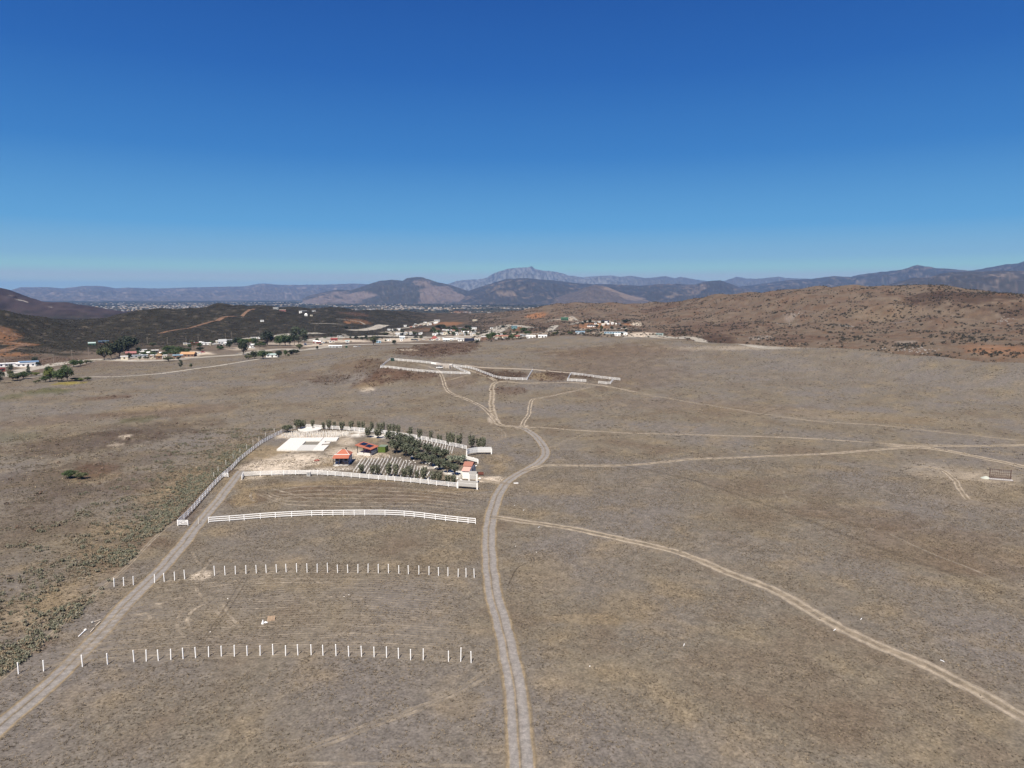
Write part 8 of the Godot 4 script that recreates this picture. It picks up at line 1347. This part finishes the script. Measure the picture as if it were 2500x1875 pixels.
func car(at: Vector3, turn: float, tint: int, label: String, group: String) -> void:
	var paint := mat("car_paint_%d" % tint, [Color(.78, .78, .77), Color(.35, .03, .03), Color(.30, .31, .32), Color(.05, .055, .06)][tint], .35)
	var t := thing("parked_car", label, "car", at, turn, group)
	part(t, "body", unit_box, paint, Vector3(0, .35, 0), Vector3(1.8, .55, 4.4))
	part(t, "cabin", unit_hip, mat("car_glass", Color(.02, .025, .03), .1), Vector3(0, .9, -.2), Vector3(1.7, .75, 3.0))
	part(t, "roof", unit_box, paint, Vector3(0, 1.42, -.2), Vector3(1.2, .1, 1.4))
	for s in [-1.0, 1.0]:
		for z in [-1.35, 1.35]:
			var wheel := part(t, "wheel", unit_tube, mat("tyre", Color(.02, .02, .02)), Vector3(s * .93, .33, z), Vector3(.66, .22, .66), Vector3(0, 0, s * PI / 2))
			part(wheel, "rim", unit_tube, mat("rim_metal", Color(.4, .4, .4), .4, .8), Vector3(0, -.03, 0), Vector3(.55, .05, .55))

func build_valley_objects() -> void:
	var wood := mat("weathered_pole", Color(.26, .22, .18))
	for p in POLES:
		var t := thing("utility_pole", "thin weathered utility pole with a crossarm beyond the dry field", "pole", on_ground(p[0], p[1]), 0.0, "utility poles beyond the field")
		part(t, "shaft", unit_tube, wood, Vector3(0, -.3, 0), Vector3(.3, p[2] + .3, .3))
		part(t, "crossarm", unit_box, wood, Vector3(0, p[2] - .9, 0), Vector3(2.0, .16, .14))
	var words := ["white", "red", "silver", "black"]
	for i in CARS.size():
		var c: Array = CARS[i]
		var k := int(c[2])
		car(on_ground(c[0], c[1]), 1.2 + (i % 4) * .25, k, "small %s car parked" % words[k] + landmark(c[0], c[1]), "small %s cars" % words[k] + landmark(c[0], c[1]))

# ---------------------------------------------------------------- things lying in the field
func build_field_objects() -> void:
	var vinyl := mat("white_vinyl", Color(.84, .84, .83), .5)
	var wood := mat("pallet_wood", Color(.30, .215, .145))
	var pal := thing("wooden_pallet", "tan wooden pallet propped on one edge in the dry field", "pallet", on_ground(PALLET[0], PALLET[1], .12), .15)
	pal.rotation.x = .5
	for k in 7:
		part(pal, "deck_board", unit_box, wood, Vector3(0, .11, -.5 + k * .165), Vector3(1.25, .025, .12))
	for x in [-.56, 0.0, .56]:
		part(pal, "stringer", unit_box, wood, Vector3(x, .02, 0), Vector3(.09, .09, 1.12))
	for k in 3:
		part(pal, "bottom_board", unit_box, wood, Vector3(0, -.006, -.5 + k * .5), Vector3(1.25, .022, .12))
	var bag := quads([[Vector3(-.35, 0, .1), Vector3(.0, .95, -.05), Vector3(.12, 0, .18)], [Vector3(.12, 0, .18), Vector3(.0, .95, -.05), Vector3(.2, 0, -.25)], [Vector3(.2, 0, -.25), Vector3(.0, .95, -.05), Vector3(-.3, 0, -.2)], [Vector3(-.3, 0, -.2), Vector3(.0, .95, -.05), Vector3(-.35, 0, .1)]])
	single("white_sack", "torn white sack standing in a peak beside the pallet", "sack", bag, mat("white_sack_cloth", Color(.78, .78, .78), .8), Transform3D(Basis.from_scale(Vector3(.95, .9, .95)), on_ground(WHITE_BAG[0], WHITE_BAG[1], -.02)))
	single("crumpled_sack", "small crumpled white sack between the peaked sack and the pallet", "sack", rock_mesh(1), mat("white_sack_cloth", Color(.78, .78, .78), .8), Transform3D(Basis.from_scale(Vector3(.65, .35, .45)), on_ground(SMALL_BAG[0], SMALL_BAG[1], -.02)))
	var says := ["fallen white post beside the lane with a lump of concrete on its foot", "fallen cream post lying across the lane verge", "weathered board lying along the lane edge", "short weathered board lying along the lane edge", "short white stake lying in the field near the road bend", "short white stake lying beside the curved dirt track junction", "short white survey stake lying alone in the open field", "short white survey stake lying on the curved dirt track", "short white survey stake lying beyond the curved dirt track", "thin white stake lying near the far bend of the dirt track"]
	for i in FALLEN.size():
		var f: Array = FALLEN[i]
		var a := on_ground(f[0], f[1], .14)
		var b := on_ground(f[2], f[3], .14)
		var stub := b - a
		if i >= 4:
			b = a + stub.normalized() * clampf(stub.length(), .4, .75)
		var t := thing("fallen_post" if i < 2 else ("weathered_board" if i < 4 else "survey_stake"), says[i], "post" if i < 2 else ("board" if i < 4 else "stake"), a)
		var m := vinyl if i == 0 or i > 3 else mat("cream_wood", Color(.52, .45, .36))
		bar(t, "shaft", m, Vector3.ZERO, b - a, .13 if i < 4 else .08, .09)
		if i < 2:
			part(t, "concrete_foot", rock_mesh(2), mat("stone", Color(.3, .29, .27)) if i == 1 else mat("pale_stone", Color(.6, .58, .54)), (b - a) * (1.0 if i == 0 else 0.0) + Vector3(0, -.16, 0), Vector3.ONE * .45)
		else:
			part(t, "pointed_end", unit_hip, m, (b - a) + Vector3(0, -.06, 0), Vector3(.1, .2, .1), Vector3(PI / 2, atan2((b - a).x, (b - a).z), 0))
	var pile := thing("board_stack", "stack of white boards lying at the road bend by the gatehouse", "boards", on_ground(WHITE_BOARDS[0], WHITE_BOARDS[1]), .1)
	for k in 4:
		part(pile, "board", unit_box, vinyl, Vector3(.05 * k, .01 + .07 * (k / 2), -.25 + (k % 2) * .5), Vector3(1.35, .06, .16))
	for i in SPECKS.size():
		single("white_stone", "small white stone lying in the dry field", "stone", rock_mesh(i % 4), mat("white_stone", Color(.72, .70, .66)), Transform3D(Basis.from_euler(Vector3(0, i, 0)) * Basis.from_scale(Vector3(.24, .15, .2)), on_ground(SPECKS[i][0], SPECKS[i][1], -.05)), "white stones in the field")
	# steel reinforcing frame with its footing, and the gravel beside it
	var a := on_ground(FRAME_AT[0], FRAME_AT[1])
	var b := on_ground(FRAME_AT[2], FRAME_AT[3])
	var turn := atan2(-(b.z - a.z), b.x - a.x) * .55
	var fr := thing("rebar_frame", "rusty brown reinforcing steel frame standing on a pale footing", "steel frame", a.lerp(b, .5), turn)
	var rust := mat("rusty_steel", Color(.085, .05, .04), .8)
	part(fr, "footing", unit_box, stained("footing", Color(.52, .50, .48), 2.0), Vector3(0, -.2, -.5), Vector3(6.0, .4, 1.8))
	part(fr, "trench_board", unit_box, mat("grey_board", Color(.17, .15, .14)), Vector3(0, -.1, .55), Vector3(6.4, .3, .12))
	for row in 2:
		var z := -.2 - row * .9
		for k in 12:
			part(fr, "upright", unit_box, rust, Vector3(-2.6 + k * .47, .15, z), Vector3(.07, (1.3 if row == 0 else 2.9), .07))
		for y in ([.5, 1.4] if row == 0 else [.6, 1.9, 2.9]):
			bar(fr, "crossbar", rust, Vector3(-2.8, y, z), Vector3(2.75, y, z), .10, .10)
	for x in [-2.75, 2.7]:
		part(fr, "corner_post", unit_box, rust, Vector3(x, .1, -1.1), Vector3(.14, 3.1, .14))
	var heap := []
	for i in 16:
		var a0 := TAU * i / 16.0
		var a1 := TAU * (i + 1) / 16.0
		var rr := [1.0, .62, .25, 0.0]
		var hh := [0.0, .42, .82, .95]
		for k in 3:
			heap.append([Vector3(cos(a0) * rr[k], hh[k], sin(a0) * rr[k]), Vector3(cos(a1) * rr[k], hh[k], sin(a1) * rr[k]), Vector3(cos(a1) * rr[k + 1], hh[k + 1], sin(a1) * rr[k + 1]), Vector3(cos(a0) * rr[k + 1], hh[k + 1], sin(a0) * rr[k + 1])])
	single("gravel_heap", "pale greenish gravel heap beside the rusty steel frame", "gravel heap", quads(heap), stained("pale_gravel", Color(.40, .42, .37), .8), Transform3D(Basis.from_scale(Vector3(1.5, .75, 1.5)), on_ground(GRAVEL_PILE[0], GRAVEL_PILE[1], -.06)))

# ---------------------------------------------------------------- ground cover
func blades(s: int, n: int) -> ArrayMesh:
	var g := RandomNumberGenerator.new()
	g.seed = s
	var verts := PackedVector3Array()
	var cols := PackedColorArray()
	var index := PackedInt32Array()
	for k in n:
		var a := g.randf() * TAU
		var d := Vector3(cos(a), 0, sin(a))
		var p := d * g.randf() * .35
		var side := Vector3(-d.z, 0, d.x) * .09
		var tip := p + d * g.randf_range(.1, .55) + Vector3(0, g.randf_range(.5, 1.0), 0)
		var b := verts.size()
		for v in [p - side, tip, p + side]:
			verts.append(v)
			cols.append(Color.WHITE * g.randf_range(.75, 1.25))
		index.append_array([b, b + 1, b + 2])
	return commit(verts, index, cols)

func shrub_mesh(s: int, n: int) -> ArrayMesh:
	return crown_mesh("shrub%d_%d" % [s, n], [[Vector3(0, .38, 0), Vector3(.42, .42, .42)]], n, .2, s, Color(1, 1, 1), .5)

func edge_x(z: float) -> float:
	for i in range(0, SCRUB_EDGE.size() - 2, 2):
		var z0: float = SCRUB_EDGE[i + 1]
		var z1: float = SCRUB_EDGE[i + 3]
		if z <= z0 and z >= z1:
			return lerpf(SCRUB_EDGE[i], SCRUB_EDGE[i + 2], (z - z0) / (z1 - z0))
	return -1e9

func build_cover() -> void:
	var look := tinted("dry_plants", .95, true)
	# dry grass tufts over the near field
	for v in 2:
		var xfs := []
		var tints := []
		for i in 95000:
			var r := sqrt(rng.randf_range(72.0 * 72.0, 250.0 * 250.0))
			var th := rng.randf_range(-.66, .66)
			var x := sin(th) * r
			var z := -cos(th) * r
			var n := patch_noise.get_noise_2d(x * 4.0, z * 4.0)
			if n < rng.randf_range(-.5, .25) or road_cells.has(Vector2i(Vector2(x, z).floor())):
				continue
			var s := rng.randf_range(.12, .34)
			xfs.append(Transform3D(Basis.from_euler(Vector3(0, rng.randf() * TAU, 0)) * Basis.from_scale(Vector3(s * 1.6, s * .7, s * 1.6)), on_ground(x, z, -.01)))
			tints.append(Color(.17, .138, .102).lerp(Color(.27, .215, .145), rng.randf() * rng.randf()) if rng.randf() < .62 else Color(.105, .085, .065))
		stuff(["dry_grass", "dry_weeds"][v], multi(blades(70 + v, 9), xfs, tints), look, ["short dry straw grass tufts over the field", "low dry brown weeds over the field"][v], "grass")
	# coarser weeds farther out
	var far_x := []
	var far_c := []
	for i in 60000:
		var r := sqrt(rng.randf_range(240.0 * 240.0, 720.0 * 720.0))
		var th := rng.randf_range(-.66, .66)
		var x := sin(th) * r
		var z := -cos(th) * r
		if patch_noise.get_noise_2d(x * 2.0, z * 2.0) < rng.randf_range(-.3, .45):
			continue
		var s := rng.randf_range(.3, .85)
		far_x.append(Transform3D(Basis.from_euler(Vector3(0, i, 0)) * Basis.from_scale(Vector3(s * 1.8, s * .6, s * 1.8)), on_ground(x, z, -.03)))
		far_c.append(Color(.085, .068, .052) if rng.randf() < .6 else Color(.26, .21, .14))
	stuff("far_weeds", multi(blades(77, 8), far_x, far_c), look, "sparse dry weeds over the farther field", "weeds")
	# weeds and low shrubs in the walled yard
	var yard_x := []
	var yard_c := []
	for i in 900:
		var x := rng.randf_range(-105.0, -18.0)
		var z := rng.randf_range(-290.0, -195.0)
		if patch_noise.get_noise_2d(x * 6.0, z * 6.0) < .12:
			continue
		var s := rng.randf_range(.2, .55)
		yard_x.append(Transform3D(Basis.from_euler(Vector3(0, i, 0)) * Basis.from_scale(Vector3(s * 1.2, s * .7, s * 1.2)), on_ground(x, z, -.05)))
		yard_c.append(Color(.15, .135, .085).lerp(Color(.26, .21, .13), rng.randf()))
	stuff("yard_weeds", multi(shrub_mesh(809, 14), yard_x, yard_c), look, "low dry weeds scattered over the walled yard", "weeds")
	# scrub strip on the far side of the lane
	var green_x := []
	var green_c := []
	var straw_x := []
	var straw_c := []
	for i in 90000:
		var r := sqrt(rng.randf_range(80.0 * 80.0, 340.0 * 340.0))
		var th := rng.randf_range(-.67, -.20)
		var x := sin(th) * r
		var z := -cos(th) * r
		var e := edge_x(z)
		if e < -1e8 or x > e - .5 or road_cells.has(Vector2i(Vector2(x, z).floor())):
			continue
		var away := e - x
		var clump := patch_noise.get_noise_2d(x * 5.0, z * 5.0)
		var at := on_ground(x, z, -.05)
		var turn := Basis.from_euler(Vector3(0, rng.randf() * TAU, 0))
		if away < 22.0 + clump * 30.0:
			if clump > (.16 if r > 170.0 else -.12) and rng.randf() < .42:
				var s := rng.randf_range(.3, .6) + pow(rng.randf(), 3.0) * .8
				green_x.append(Transform3D(turn * Basis.from_scale(Vector3(s, s * .9, s)), at))
				green_c.append(Color(.145, .145, .100).lerp(Color(.22, .20, .15), rng.randf()) if rng.randf() < .75 else Color(.18, .145, .105))
			elif rng.randf() < .42:
				var s := rng.randf_range(.25, .6)
				straw_x.append(Transform3D(turn * Basis.from_scale(Vector3(s * 1.4, s * .8, s * 1.4)), at))
				straw_c.append(Color(.245, .195, .12).lerp(Color(.15, .118, .085), rng.randf()))
		elif rng.randf() < .06 + .18 * smoothstep(.1, .35, clump):
			var s := rng.randf_range(.3, .75)
			green_x.append(Transform3D(turn * Basis.from_scale(Vector3(s, s * .7, s)), at))
			green_c.append(Color(.13, .125, .085).lerp(Color(.17, .125, .09), rng.randf()))
	# taller clumps hugging the boundary line
	for i in 6500:
		var z := rng.randf_range(-260.0, -70.0)
		var e := edge_x(z)
		if e < -1e8:
			continue
		var x := e - 1.2 - absf(rng.randfn()) * 4.2
		if patch_noise.get_noise_2d(x * 2.2, z * 2.2) < rng.randf_range(-.25, .35):
			continue
		var s := rng.randf_range(.45, 1.2)
		green_x.append(Transform3D(Basis.from_euler(Vector3(0, rng.randf() * TAU, 0)) * Basis.from_scale(Vector3(s, s * .95, s)), on_ground(x, z, -.05)))
		green_c.append(Color(.135, .142, .095).lerp(Color(.21, .20, .15), rng.randf()) if rng.randf() < .7 else Color(.23, .185, .125))
	stuff("scrub_bushes", multi(shrub_mesh(801, 26), green_x, green_c), look, "grey-green scrub bushes along the ditch beside the lane", "scrub")
	stuff("straw_grass", multi(blades(75, 12), straw_x, straw_c), look, "tall straw coloured grass along the ditch beside the lane", "grass")
	# dark scrub on the knoll and in the draws
	var dark_x := []
	var dark_c := []
	for p in PATCHES:
		var k := int(p[4])
		var r := sqrt(p[0] * p[0] + p[1] * p[1])
		if r > 860.0 or r < 200.0 or not (k == 3 or k == 4):
			continue
		var th := atan2(p[0], -p[1])
		var n := mini(int(p[2] * p[3] * (.55 if r > 400.0 else .05)), 3500)
		for i in n:
			var a := rng.randf() * TAU
			var q := sqrt(rng.randf())
			var lx: float = cos(a) * q * p[2]
			var lz: float = sin(a) * q * p[3]
			var x: float = p[0] + lx * cos(th) - lz * sin(th)
			var z: float = p[1] + lx * sin(th) + lz * cos(th)
			if patch_noise.get_noise_2d(x * 5.0, z * 5.0) < .02:
				continue
			var s := rng.randf_range(.7, 1.7)
			dark_x.append(Transform3D(Basis.from_euler(Vector3(0, a * 9.0, 0)) * Basis.from_scale(Vector3(s * 1.3, s * .8, s * 1.3)), on_ground(x, z, -.08)))
			dark_c.append(Color(.095, .060, .042).lerp(Color(.16, .11, .08), rng.randf()))
	stuff("brown_scrub", multi(shrub_mesh(803, 16), dark_x, dark_c), look, "dark reddish-brown dry scrub on the knoll", "scrub")
	# shrubs on the dry hill and chaparral on the dark hills
	var hill_x := []
	var hill_c := []
	for i in 30000:
		var r := rng.randf_range(700.0, 1950.0)
		var th := rng.randf_range(-.06, .68)
		var x := sin(th) * r
		var z := -cos(th) * r
		var n := patch_noise.get_noise_2d(x * .8, z * .8)
		var burnt := smoothstep(.45, .52, th + n * .1) * smoothstep(1120.0, 1200.0, r + n * 120.0)
		var gully := smoothstep(.80, .97, 1.0 - absf(hill_noise.get_noise_2d(x * 1.3, z * .8)) * 2.2)
		if n * 1.1 + .20 + burnt * .5 + gully * .35 < rng.randf_range(-.1, 1.0) or r < 850.0 - 260.0 * clampf((rad_to_deg(th) - 10.0) / 25.0, 0.0, 1.0):
			continue
		var s := rng.randf_range(1.3, 3.1) * (1.0 + maxf(n, 0.0) * .6)
		hill_x.append(Transform3D(Basis.from_euler(Vector3(0, i, 0)) * Basis.from_scale(Vector3(s * 1.4, s * .8, s * 1.4)), on_ground(x, z, -.2)))
		hill_c.append(Color(.030, .030, .020).lerp(Color(.062, .052, .036), rng.randf()))
	stuff("hill_shrubs", multi(shrub_mesh(805, 22), hill_x, hill_c), look, "dark shrubs dotted over the dry brown hill", "shrubs")
	var chap_x := []
	var chap_c := []
	for i in 16000:
		var th := rng.randf_range(-.68, -.12)
		var foot := lerpf(800.0, 1120.0, smoothstep(-36.0, -13.0, rad_to_deg(th)))
		var r := foot + pow(rng.randf(), .8) * 900.0
		var x := sin(th) * r
		var z := -cos(th) * r
		var s := rng.randf_range(1.2, 3.0)
		chap_x.append(Transform3D(Basis.from_euler(Vector3(0, i, 0)) * Basis.from_scale(Vector3(s * 1.5, s * .7, s * 1.5)), on_ground(x, z, -.3)))
		chap_c.append(Color(.042, .039, .028).lerp(Color(.085, .073, .052), rng.randf()))
	stuff("chaparral", multi(shrub_mesh(806, 12), chap_x, chap_c), look, "dark green chaparral covering the left hills", "shrubs")
	var out_x := []
	for p in ROCK_OUTCROPS:
		for i in 26:
			var x: float = p[0] + rng.randfn() * p[2]
			var z: float = p[1] + rng.randfn() * p[2]
			var s := rng.randf_range(.6, 2.0)
			out_x.append(Transform3D(Basis.from_euler(Vector3(0, i, 0)) * Basis.from_scale(Vector3(s * 1.3, s * .7, s)), on_ground(x, z, -.2)))
	stuff("rock_outcrops", multi(rock_mesh(3), out_x, []), mat("outcrop_stone", Color(.24, .22, .20)), "pale rock outcrops on the dry brown hill", "rocks")

func build_distant_town() -> void:
	var xfs := []
	var tints := []
	var tree_x := []
	var tree_c := []
	for i in 9000:
		var th := rng.randf_range(-.60, .24)
		var r := rng.randf_range(3000.0, 9500.0)
		var x := sin(th) * r
		var z := -cos(th) * r
		var n := hill_noise.get_noise_2d(x * .35, z * .18)
		if r < 4300.0 and th < -.36:
			continue
		var city := 0.0
		if th > -.50 and th < -.40 and r > 4200.0 and r < 7000.0:
			city = .5
		if rng.randf() < maxf(city, .05 + n * 1.3):
			var w := rng.randf_range(7.0, 17.0)
			xfs.append(Transform3D(Basis.from_euler(Vector3(0, rng.randf() * 3.0, 0)) * Basis.from_scale(Vector3(w, rng.randf_range(2.5, 5.0), rng.randf_range(8.0, 16.0))), on_ground(x, z, -.5)))
			var k := rng.randf()
			tints.append(Color(.44, .42, .40) if k < .4 else (Color(.48, .38, .28) if k < .8 else Color(.30, .28, .27)))
		elif rng.randf() < .55:
			var s := rng.randf_range(9.0, 20.0)
			tree_x.append(Transform3D(Basis.from_euler(Vector3(0, i, 0)) * Basis.from_scale(Vector3(s * 1.3, s * .6, s * 1.3)), on_ground(x, z, -.5)))
			tree_c.append(Color(.035, .042, .028).lerp(Color(.06, .055, .04), rng.randf()))
	stuff("distant_town", multi(unit_box, xfs, tints), tinted("distant_walls", .9), "pale houses of the distant valley town", "town")
	stuff("distant_trees", multi(shrub_mesh(808, 14), tree_x, tree_c), tinted("dry_plants", .95, true), "dark tree clumps between the distant valley houses", "trees")
